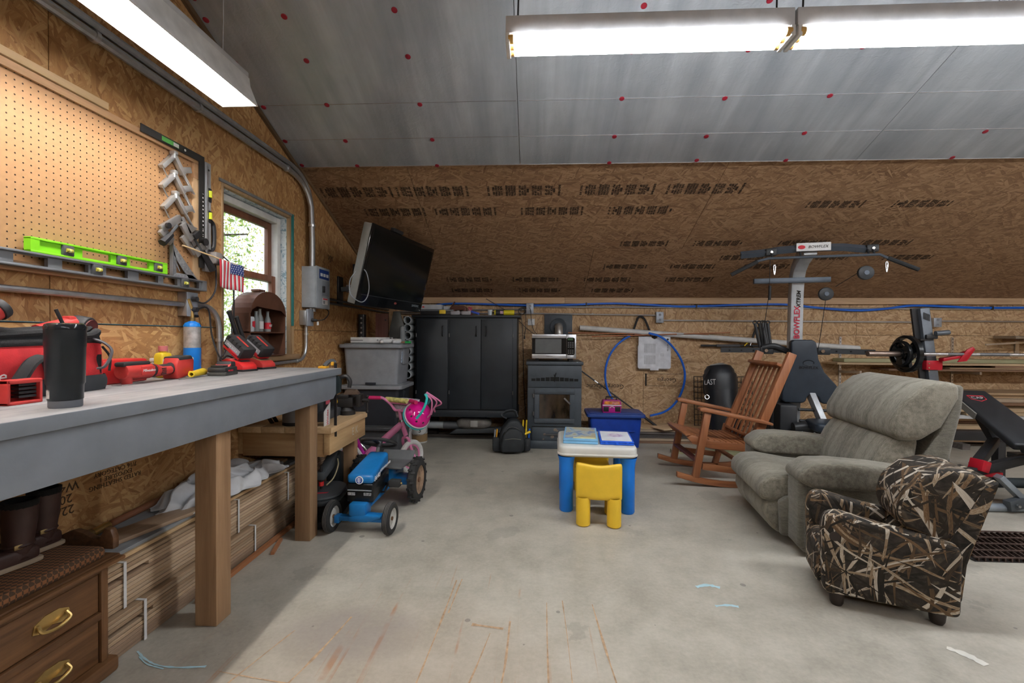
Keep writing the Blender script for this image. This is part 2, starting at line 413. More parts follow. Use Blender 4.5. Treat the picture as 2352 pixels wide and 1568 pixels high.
for a, w in (([(-.40, 1.42), (-.385, 1.7), (-.37, 2.16)], .006), ([(-.36, 1.9), (-.35, 2.1), (-.345, 2.17)], .004), ([(-.25, 1.83), (-.12, 1.81)], .011), ([(-.12, 1.4), (-.10, 1.6), (-.095, 1.86)], .005), ([(.055, 1.35), (.055, 1.7), (.06, 2.0)], .004), ([(.135, 1.4), (.135, 1.75), (.13, 2.02)], .003), ([(.30, 1.35), (.275, 1.7), (.26, 2.0)], .005),
             ([(-.86, 1.35), (-.80, 1.6), (-.76, 1.85)], .007), ([(-1.05, 1.4), (-.98, 1.65), (-.95, 1.75)], .004), ([(-.23, 1.45), (-.20, 1.6), (-.17, 1.78)], .004), ([(-1.1, 1.52), (-.9, 1.49), (-.65, 1.46)], .003)):
    streak('rust_mark', a, w, rustm)

# --- left wall: backing with a window opening, sheets in front of it
WY0, WY1, WZ0, WZ1 = 2.57, 3.33, 1.02, 2.075
bk = mat('wall_backing', (.05, .035, .02), .9)
b = M()
b.bb(-2.0, XL-.0125, YF, WY0, 0, 1.6); b.bb(-2.0, XL-.0125, WY1, YB, 0, 1.6); b.bb(-2.0, XL-.0125, WY0, WY1, 0, WZ0)
b.prism([(YF, 1.6), (WY0, 1.6), (WY0, ZR(WY0)), (YR, ZR(YR)), (YF, ZR(YF))], -2.0, XL-.0125)
b.prism([(WY1, 1.6), (YB, 1.6), (YB, ZR(YB)), (WY1, ZR(WY1))], -2.0, XL-.0125)
b.prism([(WY0, WZ1), (WY1, WZ1), (WY1, ZR(WY1)), (WY0, ZR(WY0))], -2.0, XL-.0125)
wl = struct(b.o('wall_left', bk))
def lpanel(pts, vert=False):
    ox, oy = random.uniform(0, 50), random.uniform(0, 50)
    f = (lambda c: (c.z+ox, c.y+oy)) if vert else (lambda c: (c.y+ox, c.z+oy))
    return M().prism(pts, XL-.012, XL).o('osb_sheet', OSB, wl, uv=f)
g = .0018
for y0, y1 in ((-6.5, -4.48), (-4.48, -2.04), (-2.04, .40)): lpanel([(y0+g, 0), (y1-g, 0), (y1-g, 1.22-g), (y0+g, 1.22-g)])
lpanel([(.40+g, 0), (2.84-g, 0), (2.84-g, WZ0), (WY0, WZ0), (WY0, 1.22-g), (.40+g, 1.22-g)])
lpanel([(2.84+g, 0), (5.28-g, 0), (5.28-g, 1.22-g), (WY1, 1.22-g), (WY1, WZ0), (2.84+g, WZ0)])
lpanel([(5.28+g, 0), (YB, 0), (YB, 1.22-g), (5.28+g, 1.22-g)])
ys = [-6.5, -5.69, -4.47, -3.25, -2.03, -.81, .41, 1.63]
for y0, y1 in zip(ys, ys[1:]):
    p = [(y0+g, 1.22+g), (y1-g, 1.22+g), (y1-g, ZR(y1-g))]
    if y0 < YR < y1: p.append((YR, ZR(YR)))
    lpanel(p+[(y0+g, ZR(y0+g))], True)
lpanel([(1.63+g, 1.22+g), (WY0, 1.22+g), (WY0, WZ1), (2.85-g, WZ1), (2.85-g, ZR(2.85)), (1.63+g, ZR(1.63))], True)
lpanel([(2.85+g, WZ1), (WY1, WZ1), (WY1, 1.22+g), (4.07-g, 1.22+g), (4.07-g, ZR(4.07)), (2.85+g, ZR(2.85))], True)
lpanel([(4.07+g, 1.22+g), (5.29-g, 1.22+g), (5.29-g, ZR(5.29)), (4.07+g, ZR(4.07))], True)
lpanel([(5.29+g, 1.22+g), (YB, 1.22+g), (YB, ZR(YB)), (5.29+g, ZR(5.29))], True)
# printed marks on the lower sheets
for txt, y, z, s in (('Georgia-Pacific', 2.12, .655, .062), ('22/16\n2013\nW4406', 1.66, .53, .05), ('RATED SHEATHING\nEXPOSURE 1\n7/16 CATEGORY', 1.90, .56, .028), ('APA  PRP 108\nTHIS SIDE DOWN', 2.0, .70, .026)):
    text(txt, s, FINK, wl, (XL+.0006, y, z), (PI/2, PI, PI/2), 'printed_mark')
text('VJY', .07, INK, wl, (XL+.0006, 3.99, 1.87), FX, 'printed_mark')
blc = mat('blue_chalk_line', (.10, .25, .32), .8)
M().bb(XL, XL+.0006, .4, 2.5, 1.2215, 1.2245).o('chalk_line', blc, wl)

# --- back wall
wb = struct(M().bb(XL-.16, XR+.16, YB+.0125, YB+.16, 0, ZR(YB)+.1).o('wall_back', bk))
def bpanel(x0, x1, z0, z1, vert=False):
    ox, oy = random.uniform(0, 50), random.uniform(0, 50)
    f = (lambda c: (c.z+ox, c.x+oy)) if vert else (lambda c: (c.x+ox, c.z+oy))
    return M().bb(x0+g, x1-g, YB, YB+.012, z0+g, z1-g).o('osb_sheet', OSB_B, wb, uv=f)
xs = [XL, 1.32, 3.80, 6.24, XR]
for x0, x1 in zip(xs, xs[1:]): bpanel(x0, x1, 0, 1.22)
xs = [XL, .10, 1.32, 2.54, 3.81]
for x0, x1 in zip(xs, xs[1:]): bpanel(x0, x1, 1.22, ZR(YB), True)
bpanel(3.81, 6.25, 1.22, ZR(YB)); bpanel(6.25, XR, 1.22, ZR(YB))
RX = (PI/2, PI, 0)
text('Georgia-Pacific', .075, INK, wb, (.86, YB-.0006, .58), RX, 'printed_mark')
text('Georgia', .07, INK, wb, (1.60, YB-.0006, .665), RX, 'printed_mark')
m = M()
for a in ((1.34, 1.36, .59, .74), (1.80, 1.805, .59, .74), (1.36, 1.80, .59, .594), (1.36, 1.80, .736, .74)): m.bb(a[0], a[1], YB-.0006, YB, a[2], a[3])
m.o('printed_mark', INK, wb)

# --- right and front walls (outside the picture)
wr = struct(M().prism([(YF, 0), (YB, 0), (YB, ZR(YB)), (YR, ZR(YR)), (YF, ZR(YF))], XR, XR+.15).o('wall_right', OSB, uv=lambda c: (c.y, c.z)))
wf = struct(M().bb(XL, XR, YF-.15, YF, 0, ZR(YF)+.1).o('wall_front', OSB, uv=lambda c: (c.x, c.z)))

# --- roof: sheathing below, foil-faced board above
YJ = 3.4225
ce = M()
ce.prism([(YB+.16, ZR(YB+.16)+.02), (YR, ZR(YR)+.02), (YF-.16, ZR(YF-.16)+.02), (YF-.16, ZR(YF-.16)+.17), (YR, ZR(YR)+.17), (YB+.16, ZR(YB+.16)+.17)], XL-.2, XR+.2)
ce = struct(ce.o('ceiling', bk))
def rpanel(name, x0, x1, y0, y1, d, m_, th=.012):
    """a board lying in the slope between y0 and y1; lower face d below the roof line"""
    ox, oy = random.uniform(0, 50), random.uniform(0, 50)
    return M().prism([(y0+g, ZR(y0+g)-d), (y1-g, ZR(y1-g)-d), (y1-g, ZR(y1-g)-d+th), (y0+g, ZR(y0+g)-d+th)], x0+g, x1-g).o(name, m_, ce, uv=lambda c: (c.x+ox, c.y*1.08+oy))
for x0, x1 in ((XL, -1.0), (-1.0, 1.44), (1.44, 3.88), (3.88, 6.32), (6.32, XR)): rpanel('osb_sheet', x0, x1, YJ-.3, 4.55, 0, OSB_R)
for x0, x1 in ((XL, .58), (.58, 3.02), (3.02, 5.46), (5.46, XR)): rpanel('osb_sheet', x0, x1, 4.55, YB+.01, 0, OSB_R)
rows = [YJ, 2.29, 1.16, .03, YR]; fx = [XL, -.12, 2.32, 4.76, 7.2, XR]
washer = mat('red_washer', (.30, .012, .03), .45); tape = mat('foil_edge', (.80, .82, .85), .25, .9)
wme = None
ang = math.atan(.402)
for i, (x0, x1) in enumerate(zip(fx, fx[1:])):
    for j, (y1, y0) in enumerate(zip(rows, rows[1:])):
        fo = rpanel('foil_board', x0, x1, y0, y1, .03, FOIL, .03)
        for yy in (y1-.52, y1-.25):
            if yy > y0: M().bar((x0+.01, yy, ZR(yy)-.031), (x1-.01, yy, ZR(yy)-.031), .004, .002).o('crease', tape, fo)
        cols = [-1.795, -1.366, -.745, -.118] if i == 0 else [x0+.04+.63*k for k in range(1, 5)]
        for cx in cols:
            if cx > x1: continue
            for wy in ((y1-.01, y1-.235, y1-.515, y1-.80, y1-1.04) if y1-y0 > 1 else (y1-.2,)):
                if wme is None:
                    w0 = M().lathe([(0, -.004), (.008, -.0045), (.014, -.0035), (.0165, -.001), (.0165, 0)], n=14).o('washer', washer, fo); wme = w0.data
                else:
                    w0 = bpy.data.objects.new('washer', wme); COL.objects.link(w0); w0.parent = fo
                yj = wy+random.uniform(-.012, .012); w0.location = (cx+random.uniform(-.012, .012), yj, ZR(yj)-.031); w0.rotation_euler = (-ang, 0, 0)
M().bb(XL, XR, YJ-.001, YJ+.004, ZR(YJ)-.033, ZR(YJ)-.028).o('foil_edge', tape, ce)
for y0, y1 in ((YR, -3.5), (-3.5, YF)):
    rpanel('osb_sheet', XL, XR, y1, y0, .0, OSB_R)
# ink stamps across the sheathing
words = ['APA RATED', 'SHEATHING', '24/16 SPAN', 'SIZED FOR', 'SPACING', 'EXPOSURE 1', 'THICK .418', 'PRP 108 UM', 'MILL 000', 'PS 2 10 SH', 'HUD UM 40', '3/8 CATEG', 'STRENGTH', 'THIS WAY', 'NAIL 6 OC', 'IIIIIIII', '||||||||', 'GP  GP  GP']
R_ST = (Euler((-ang, 0, 0)).to_matrix() @ Matrix(((0, 1, 0), (1, 0, 0), (0, 0, -1)))).to_euler()
stp = []
for k in range(5):
    body = '\n'.join(random.choice(words)+('' if q % 4 else '\n') for q in range(22))
    stp.append(text(body, .024, mat('roof_ink', (.045, .030, .020), .85), ce, (0, 0, 0), (0, 0, 0), 'printed_mark', depth=.0003, bold=.0010).data)
for o in [q for q in ce.children if q.name.startswith('printed_mark')]: bpy.data.objects.remove(o)
for yy, xs_, sc in ((3.735, (-1.50, -.86, -.10, .66, 1.36), 1.0), (3.985, (-1.25, -.62, .14, .90), .9), (4.46, (1.05, 1.75, 2.55, 3.3), .75), (4.70, (2.1, 2.9, 3.7), .75), (4.86, (.95, 1.65, 2.4), .75), (5.12, (-.75, .0, .8, 1.7), .85), (5.36, (-.75, .05, .9), .8), (3.93, (2.5, 3.2), .75)):
    for x0 in xs_:
        o = bpy.data.objects.new('printed_mark', random.choice(stp)); COL.objects.link(o); o.parent = ce
        o.rotation_euler = R_ST; o.location = (x0, yy, ZR(yy)-.0015); o.scale = (sc, sc, sc)

# --- trims
TR1 = wood('fir_strip', (.42, .27, .15), (.62, .42, .25), 'X', rnd=.08)
tz = ZR(YB-.04)
for i, (x0, x1) in enumerate(((XL, .36), (.362, 3.25), (3.252, 5.62), (5.622, XR))):
    struct(M().prism([(YB-.038, tz-.075), (YB, tz-.075), (YB, ZR(YB)-.002), (YB-.038, tz-.002)], x0, x1, 'X').o('trim_%d' % (i+1), TR1))
struct(M().prism([(YJ, ZR(YJ)-.004), (5.0, ZR(5.0)-.004), (5.0, ZR(5.0)-.03), (YJ, ZR(YJ)-.03)], XL, XL+.014).o('trim_5', wood('rake_strip', (.20, .12, .06), (.34, .22, .12), 'Y')))
struct(M().prism([(1.2, ZR(1.2)-.032), (YJ, ZR(YJ)-.032), (YJ, ZR(YJ)-.062), (1.2, ZR(1.2)-.062)], XL, XL+.02).o('trim_6', wood('dark_strip', (.10, .06, .03), (.2, .12, .06), 'Y')))

# --- window_1
win = thing('window_1', 'small double-hung window with brown sashes and raw wrapped jambs', 'window', (0, 0, 0)); struct(win); del win['category']
wrap = NT('printed_house_wrap'); wv = wrap.coord(); wrap.set(Base_Color=wrap.ramp(wrap.noise(wv, 26, 3, .6, 2), [(.40, (.25, .36, .44)), (.47, (.62, .68, .72)), (.70, (.72, .76, .78))]), Roughness=.55)
vin = mat('white_vinyl', (.72, .72, .70), .45); brn = wood('brown_sash', (.14, .05, .025), (.24, .095, .05), 'Z', .5)
rough = wood('rough_jamb', (.36, .22, .11), (.50, .33, .18), 'Z')
def ring(name, x0, x1, y0, y1, z0, z1, w, m_, bev=.003):
    o = M()
    o.bb(x0, x1, y0, y0+w, z0, z1); o.bb(x0, x1, y1-w, y1, z0, z1); o.bb(x0, x1, y0+w, y1-w, z0, z0+w); o.bb(x0, x1, y0+w, y1-w, z1-w, z1)
    return o.o(name, m_, win, bev=bev)
ring('jamb', -1.925, XL+.004, WY0, WY1, WZ0, WZ1, .02, rough)
ring('jamb_wrap', -1.93, -1.862, WY0+.02, WY1-.02, WZ0+.02, WZ1-.02, .006, wrap.m, 0)
ring('window_frame', -1.985, -1.90, WY0+.03, WY1-.03, WZ0+.02, WZ1-.03, .045, vin, .006)
ring('upper_sash', -1.975, -1.945, WY0+.075, WY1-.075, 1.565, WZ1-.075, .045, brn)
ring('lower_sash', -1.945, -1.915, WY0+.075, WY1-.075, WZ0+.065, 1.61, .045, brn)
gl = NT('window_pane'); gl.set(Base_Color=(.96, .98, .98), Roughness=.0); gl.b.inputs['Transmission Weight'].default_value = 1; gl.b.inputs['IOR'].default_value = 1.0; gl.b.inputs['Alpha'].default_value = .25
M().bb(-1.962, -1.958, WY0+.12, WY1-.12, 1.61, WZ1-.12).o('pane', gl.m, win); M().bb(-1.932, -1.928, WY0+.12, WY1-.12, WZ0+.11, 1.565).o('pane', gl.m, win)
M().bb(-1.95, -1.80, WY0-.03, WY1+.06, WZ0-.02, WZ0+.018).o('window_sill', wood('sill_wood', (.30, .18, .09), (.46, .29, .15), 'Y'), win, bev=.003)
M().bb(XL, XL+.012, WY1+.004, WY1+.022, 1.25, 2.09).o('green_tape', mat('teal_edge', (.03, .22, .21), .6), win)
M().bb(XL, XL+.008, WY1+.002, WY1+.03, 1.0, 1.24).o('side_strip', rough, win)
M().bb(XL, XL+.008, WY0-.02, WY1+.02, WZ1, WZ1+.018).o('head_strip', mat('grey_flashing', (.22, .22, .22), .6), win)

# --- trees outside the window
leafm = []
for i, c in enumerate(((.42, .55, .16), (.62, .58, .16), (.28, .45, .16))):
    t = NT('leaf_%d' % i); t.set(Base_Color=t.ramp(t.noise(t.coord(), 3, 2), [(.3, tuple(x*.7 for x in c)), (.7, c)]), Roughness=.6); t.b.inputs['Transmission Weight'].default_value = .0
    t.b.inputs['Subsurface Weight'].default_value = .0; leafm.append(t.m)
bark = wood('bark', (.07, .05, .035), (.16, .12, .09), 'Z', .9)
def tree(x, y, h, spread, k, lab, n=7500):
    t = thing('broadleaf_tree', lab, 'tree', (x, y, 0), 0, 'trees outside the window')
    m_ = M().tube([(0, 0, 0), (.05, .04, h*.4), (-.04, .08, h*.75), (.0, .0, h)], [.14, .11, .07, .03], 8)
    for _ in range(14):
        z = random.uniform(.25, .9)*h; a = random.uniform(0, 2*PI); r = spread*random.uniform(.5, .95)
        m_.tube([(0, 0, z), (r*.5*math.cos(a), r*.5*math.sin(a), z+.25), (r*math.cos(a), r*math.sin(a), z+.3)], [.035, .022, .01], 5)
    m_.o('trunk', bark, t)
    lv = M()
    for _ in range(n):
        a = random.uniform(0, 2*PI); r = spread*random.random()**.5; z = h*(.12+.9*random.random())
        p = Vector((r*math.cos(a), r*math.sin(a), z)); s = random.uniform(.016, .042)
        R = Euler((random.uniform(0, PI), random.uniform(0, PI), random.uniform(0, PI))).to_matrix()
        q = [lv.bm.verts.new(p+R @ Vector(v)*s) for v in ((-1, 0, 0), (0, -.45, .1), (1, 0, 0), (0, .45, .1))]; lv.bm.faces.new(q)
    o = lv.o('foliage', leafm[k % 3], t); o['kind'] = 'stuff'
tree(-4.5, 4.9, 4.4, 1.2, 0, 'light green broadleaf tree nearest the window'); tree(-6.6, 8.3, 5.2, 1.4, 1, 'yellowing broadleaf tree seen through the upper window pane', 11000)
tree(-9.6, 11.2, 6.4, 1.8, 2, 'dark green tree farthest behind the window', 14000); tree(-9.8, 6.9, 6.2, 1.6, 1, 'tall yellow green tree at the left edge of the window view', 12000)
struct(M().bb(-40, -2.05, -30, 40, -.4, -.2).o('ground_outside', mat('grass_ground', (.16, .22, .06), .9, var=.4, scale=3)))

# --- fluorescent strip lights
housing = mat('white_fixture', (.62, .62, .64), .4)
tube_m = emit('fluorescent_tube', (.94, .97, 1.0), TUBE)
amber = mat('amber_socket', (.70, .42, .12), .4)
def strip(x0, y, z, label, grp='fluorescent strips in a row across the room'):
    L = 1.215; t = thing('strip_light', label, 'light', (x0, y, z), 0, grp)
    M().bb(0, L, -.055, .055, 0, .075).o('housing', housing, t, bev=.004)
    for yy in (-.045, .0, .045):
        M().cyl((.035, yy, -.022), (L-.035, yy, -.022), .0165, n=12).o('tube', tube_m, t)
        for xx in (.012, L-.034):
            M().cyl((xx, yy, -.022), (xx+.022, yy, -.022), .0175, n=12).o('tube_cap', amber, t)
    for xx in (.006, L-.012): M().bb(xx-.006, xx+.012, -.06, .06, -.045, .0).o('socket', WHITE, t, bev=.003)
    for xx in (.05, L-.05):
        top = ZR(y)-.03-z; M().tube([(xx, 0, .07), (xx+.004, 0, top*.5), (xx, 0, top)], .004, 5).o('hanging_cord', RUBBER, t)
    return t
for k in range(6):
    lab = ['fluorescent strip light, left end of the overhead row, above the play table', 'second fluorescent strip light in the overhead row, above the recliner'][k] if k < 2 else '%s fluorescent strip light from the left in the overhead row' % ['third', 'fourth', 'fifth', 'sixth'][k-2]
    strip(-.135+1.225*k, 2.02, 2.49, lab)
for k in range(6): strip(.4+1.225*k, -2.2, 2.49, '%s added fluorescent strip light from the left wall in the unseen row behind the viewer' % ['first', 'second', 'third', 'fourth', 'fifth', 'sixth'][k], 'added strips behind the viewer')  # unseen row, added behind the viewer to even out the room light
# bench light with a perforated wing reflector
bench_tube = emit('bench_tube', (1.0, .97, .93), TUBE*3.0)
def benchlight(yend, label):
    t = thing('bench_light', label, 'light', (-1.43, yend, 2.358), 0, 'reflector lights hung over the workbench'); L = 1.22
    refl = mat('white_reflector', (.80, .80, .80), .35)
    M().prism([(-.045, .06), (.045, .06), (.05, .02), (.088, -.076), (.084, -.078), (.045, .014), (-.045, .014), (-.084, -.078), (-.088, -.076), (-.05, .02)], -L, 0, 'Y').o('reflector', refl, t)
    M().prism([(-.045, .06), (.045, .06), (.05, .02), (.088, -.076), (-.088, -.076), (-.05, .02)], -.002, .004, 'Y').o('end_plate', refl, t)
    M().prism([(-.045, .06), (.045, .06), (.05, .02), (.088, -.076), (-.088, -.076), (-.05, .02)], -L-.004, -L+.002, 'Y').o('end_plate', refl, t)
    M().bb(-.045, .045, -L, 0, .06, .085).o('ballast_cover', housing, t, bev=.004)
    M().cyl((0, -L+.03, -.004), (0, -.03, -.004), .0155, n=14).o('tube', bench_tube, t)
    for yy in (-.12, -L+.12):
        top = ZR(yend+yy)-.03-2.358; M().tube([(0, yy, .08), (.003, yy, top*.6), (0, yy, top)], .0035, 5).o('hanging_chain', GALV, t)
benchlight(2.13, 'white reflector light hung over the workbench, end pointing at the window'); benchlight(.88, 'white reflector light over the near end of the workbench, mostly out of view')
# ------------------------------------------------------------------ left wall fittings
def conduit(name, label, pts, r, grp=None, m_=None, straps=()):
    t = thing(name, label, 'conduit', pts[0], 0, grp); p0 = Vector(pts[0])
    M().tube([Vector(p)-p0 for p in pts], r, 10).o('pipe', m_ or GALV, t)
    for s in straps:
        c = Vector(s[0])-p0; ax = Vector(s[1])*.009
        M().cyl(c-ax, c+ax, r*1.35, n=12).o('strap', ZINC, t)
    return t
def bend(p0, c, p1, n=6):
    """rounded corner from p0 to p1 with control point c"""
    p0, c, p1 = Vector(p0), Vector(c), Vector(p1); return [p0*(1-t)**2+c*2*t*(1-t)+p1*t*t for t in [i/n for i in range(n+1)]]
x = XL+.028
conduit('electrical_conduit', 'lower of two thick steel conduits running high along the left wall to the breaker panel', [(x, .2, 2.405), (x, 3.27, 2.395)]+bend((x, 3.27, 2.395), (x, 3.51, 2.39), (x+.03, 3.525, 2.2))+[(x+.04, 3.525, 1.95), (x+.04, 3.525, 1.725)], .02, 'conduits along the left wall', straps=(((x, 1.78, 2.40), (0, 1, 0)), ((x, 3.22, 2.395), (0, 1, 0)), ((x+.036, 3.525, 2.05), (0, 0, 1)), ((x, 2.35, 2.398), (0, 1, 0))))
conduit('electrical_conduit', 'upper of two thick steel conduits running high along the left wall', [(x, .2, 2.452), (x, 3.27, 2.442)]+bend((x, 3.27, 2.442), (x, 3.555, 2.435), (x+.01, 3.57, 2.2))+[(x+.01, 3.57, 1.9), (x+.01, 3.57, 1.72)], .018, 'conduits along the left wall', straps=(((x, 1.05, 2.45), (0, 1, 0)), ((x+.01, 3.57, 2.08), (0, 0, 1))))
conduit('electrical_conduit', 'thin conduit below the pegboard ending at an outlet box', [(XL+.03, .3, 1.335), (XL+.03, 2.24, 1.335)], .0125, 'conduits along the left wall', straps=(((XL+.03, 1.2, 1.335), (0, 1, 0)),))
conduit('electrical_conduit', 'curved conduit dropping from the outlet box behind the battery chargers', [(XL+.03, 2.32, 1.34)]+bend((XL+.03, 2.36, 1.34), (XL+.03, 2.50, 1.34), (XL+.03, 2.51, 1.22))+[(XL+.03, 2.515, 1.10), (XL+.03, 2.52, .99)], .014, 'conduits along the left wall', straps=(((XL+.03, 2.513, 1.15), (0, 0, 1)),))
conduit('electrical_conduit', 'conduit curving from the grey junction box down along the wall under the window', [(XL+.03, 3.50, 1.26), (XL+.03, 3.50, 1.12)]+bend((XL+.03, 3.50, 1.12), (XL+.03, 3.50, .99), (XL+.03, 3.38, .985))+[(XL+.03, 3.0, .98), (XL+.03, 2.78, .98)], .0125, 'conduits along the left wall', straps=(((XL+.03, 3.50, 1.19), (0, 0, 1)), ((XL+.03, 3.36, .985), (0, 1, 0))))
for zz, k in ((1.50, 'upper'), (1.465, 'lower')):
    conduit('electrical_conduit', k+' dark conduit on the left wall behind the television', [(XL+.02, 3.80, zz), (XL+.02, 5.54, zz)], .011, 'conduits along the left wall', m_=mat('dull_conduit', (.12, .11, .10), .5, .6))
# outlet box on the conduit
def outlet(name, label, loc, rz, w=.075, h=.125, d=.05, grp='outlet boxes'):
    """local: back at y=0 against the wall, face toward -y"""
    t = thing(name, label, 'outlet', loc, rz, grp)
    M().bb(-w/2, w/2, -d, 0, -h/2, h/2).o('box', GALV, t, bev=.004)
    M().bb(-w/2-.001, w/2+.001, -d-.003, -d, -h/2, h/2).o('cover', mat('grey_cover', (.36, .39, .44), .45, .4), t, bev=.001)
    for zz in (.03, -.03):
        M().cyl((0, -d-.004, zz), (0, -d-.002, zz), .017, n=16).o('socket', MIDGREY, t)
        m_ = M()
        for xx in (-.006, .006): m_.bb(xx-.0012, xx+.0012, -d-.0046, -d-.0038, zz-.002, zz+.007)
        m_.o('slot', BLACK, t)
    return t
RL = PI/2       # faces +X
outlet('outlet_box', 'steel outlet box on the left wall with a black cord plugged in, above the torch', (XL, 2.28, 1.337), RL)
# breaker panel
t = thing('breaker_panel', 'grey breaker panel with blue label below the vertical conduit', 'breaker panel', (XL, 3.605, 1.40))
PG = mat('panel_grey', (.36, .39, .42), .45); PGI = mat('panel_inner_grey', (.27, .30, .33), .5)
M().bb(0, .112, -.12, .11, 0, .325).o('cabinet', PG, t, bev=.004); M().bb(.112, .122, -.122, .112, -.004, .329).o('cover', PG, t, bev=.004)
M().bb(.122, .124, -.03, .095, .10, .222).o('door', PGI, t, bev=.002)
M().bb(.122, .140, -.028, -.006, .125, .178).o('breaker_switch', BLACK, t, bev=.003)
M().bb(.122, .1232, -.075, .09, .235, .31).o('blue_label', mat('blue_label', (.012, .045, .22), .5), t)
for k in range(3): M().bb(.1232, .1238, -.058+.05*k, -.020+.05*k, .255, .280).o('label_field', WINK, t)
M().bb(.122, .1232, -.02, .07, .03, .083).o('warning_label', mat('label_paper', (.75, .72, .70), .7), t); M().bb(.1232, .1238, -.015, .065, .070, .080).o('label_header', RINK, t); M().bb(.1232, .1238, -.012, .02, .036, .062).o('label_field', mat('grey_print', (.25, .26, .28), .7), t)
M().lathe([(.028, 0), (.028, .002), (.024, .003), (.018, .0015), (.012, .003), (0, .003)], (.05, -.12, .05), 18, (PI/2, 0, 0)).o('knockout', PG, t)
M().cyl((.06, -.05, -.005), (.06, -.05, -.03), .02).o('fitting', GALV, t)
# junction box with plug below it
t = thing('junction_box', 'grey junction box with switch cover and a plugged cord under the breaker panel', 'outlet', (XL, 3.50, 1.26))
M().bb(0, .055, -.05, .03, 0, .115).o('box', GALV, t, bev=.004); M().bb(.055, .075, -.055, .035, -.008, .125).o('cover', mat('grey_cover', (.36, .39, .44), .45, .4), t, bev=.004)
M().cyl((.075, 0, .04), (.115, .01, .038), .014, .010).o('plug', BLACK, t)
M().tube(smooth([(.112, .01, .038), (.15, .06, .05), (.14, .16, .11), (.08, .20, .15), (.02, .2, .17)]), .004, 6).o('cord', BLACK, t); M().bb(.11, .125, .015, .017, -.0, .028).o('tag', WHITE, t)
conduit('conduit_nipple', 'short pipe joining the breaker panel to the junction box', [(XL+.05, 3.53, 1.37), (XL+.05, 3.53, 1.405)], .014)

# ------------------------------------------------------------------ pegboard and the tools on it
PX = XL+.022
PEG = mat('pegboard_brown', (.43, .235, .11), .6, var=.06, scale=40)
t = thing('pegboard', 'tan pegboard in a wooden frame above the workbench', 'pegboard', (PX, .6, 1.41))
M().bb(-.005, 0, 0, 1.74, .02, .69).o('board', PEG, t)
m = M(); n = 0
for i in range(66):
    for j in range(26):
        y, z = .035+i*.0254, .045+j*.0254
        vs = [m.bm.verts.new((.0006, y+.0032*math.cos(k*PI/3), z+.0032*math.sin(k*PI/3))) for k in range(6)]; m.bm.faces.new(vs)
h = m.o('peg_hole', mat('hole_dark', (.04, .022, .012), .9), t); h['kind'] = 'stuff'
frame_m = wood('frame_strip', (.34, .19, .09), (.50, .30, .16), 'Y', rnd=.06); FRZ = wood('frame_strip_pale', (.50, .32, .17), (.66, .46, .27), 'Z', rnd=.06)
M().bb(-.022, .012, 0, 1.76, .68, .71).o('frame_top', frame_m, t, bev=.002); M().bb(-.022, .012, 0, 1.76, -.01, .025).o('frame_bottom', frame_m, t, bev=.002)
M().bb(-.022, .010, 1.715, 1.76, .025, .60).o('frame_side', FRZ, t, bev=.002); M().bb(-.022, .012, 1.715, 1.76, .60, .68).o('frame_block', frame_m, t, bev=.002)
t = thing('measuring_stick', 'pale wooden batten with printed marks lying on top of the pegboard frame', 'batten', (PX+.004, .6, 2.122))
M().bb(-.022, .016, 0, 1.23, 0, .03).o('stick', wood('pale_batten', (.56, .38, .20), (.70, .50, .30), 'Y', rnd=.05), t, bev=.002)
text('2   4   6   8   10   12   14   16   18   20', .012, INK, t, (.0165, .62, .012), FX, xs=2.2)
# framing square
t = thing('framing_square', 'dark steel framing square hung on the corner of the pegboard frame', 'square', (PX+.016, 2.37, 2.14))
DST = mat('dark_steel', (.055, .052, .05), .45, .6)
M().prism([(-.385, -.034), (-.385, .002), (.012, .002), (.012, -.60), (-.026, -.60), (-.026, -.034)], 0, .004).o('blade', DST, t)
M().bb(.004, .0048, -.27, -.165, -.026, -.004).o('maker_label', mat('green_label', (.10, .35, .08), .5), t); M().bb(.004, .0049, -.20, -.166, -.024, -.006).o('barcode_patch', WHITE, t)
M().cyl((.003, -.125, -.016), (.0055, -.125, -.016), .006, n=12).o('hang_hole', WHITE, t)
text('1  2  3  4  5  6  7  8  9  10  11  12', .011, WINK, t, (.0046, .0, -.33), (0, PI/2, 0), align='CENTER', xs=1.8)
# levels
def vial(parent, c, m_frame, fl, w=.05, h=.04, d=.03):
    y, z = c
    f = M().bb(-.004, d+.002, y-w/2, y+w/2, z-h/2, z+h/2).o('vial_housing', m_frame, parent, bev=.004)
    M().cyl((d+.0005, y-w*.28, z), (d+.0005, y+w*.28, z), .008, n=10).o('vial', fl, f)
    M().cyl((d+.001, y-.004, z), (d+.001, y+.004, z), .0086, n=10).o('bubble', mat('vial_bubble', (.75, .80, .30), .1), f)
VF = mat('vial_fluid', (.55, .50, .08), .15)
def ibeam(name, label, loc, L, h, d, m_, holes, vials):
    t = thing(name, label, 'level', loc)
    M().bb(0, d, 0, L, h-.008, h).o('top_flange', m_, t, bev=.0015); M().bb(0, d, 0, L, 0, .008).o('bottom_flange', m_, t, bev=.0015)
    # web with openings: uprights between the holes
    m2 = M(); prev = .02
    for a, b_ in sorted(holes): m2.bb(d*.3, d*.7, prev, a, .006, h-.006); prev = b_
    m2.bb(d*.3, d*.7, prev, L-.02, .006, h-.006)
    for a, b_ in holes: m2.bb(d*.3, d*.7, a, b_, .006, .012); m2.bb(d*.3, d*.7, a, b_, h-.012, h-.006)
    m2.o('web', m_, t)
    for e in (0, L): M().bb(.001, d-.001, e-.03 if e else 0, e if e else .03, .004, h-.004).o('end_cap', m_, t)
    for y in vials: vial(t, (y, h/2), DKGREY, VF, .042, h-.014, d)
    return t
CAST = mat('cast_grey_metal', (.23, .24, .26), .45, .5); LIME = mat('lime_green_plastic', (.24, .68, .02), .4)
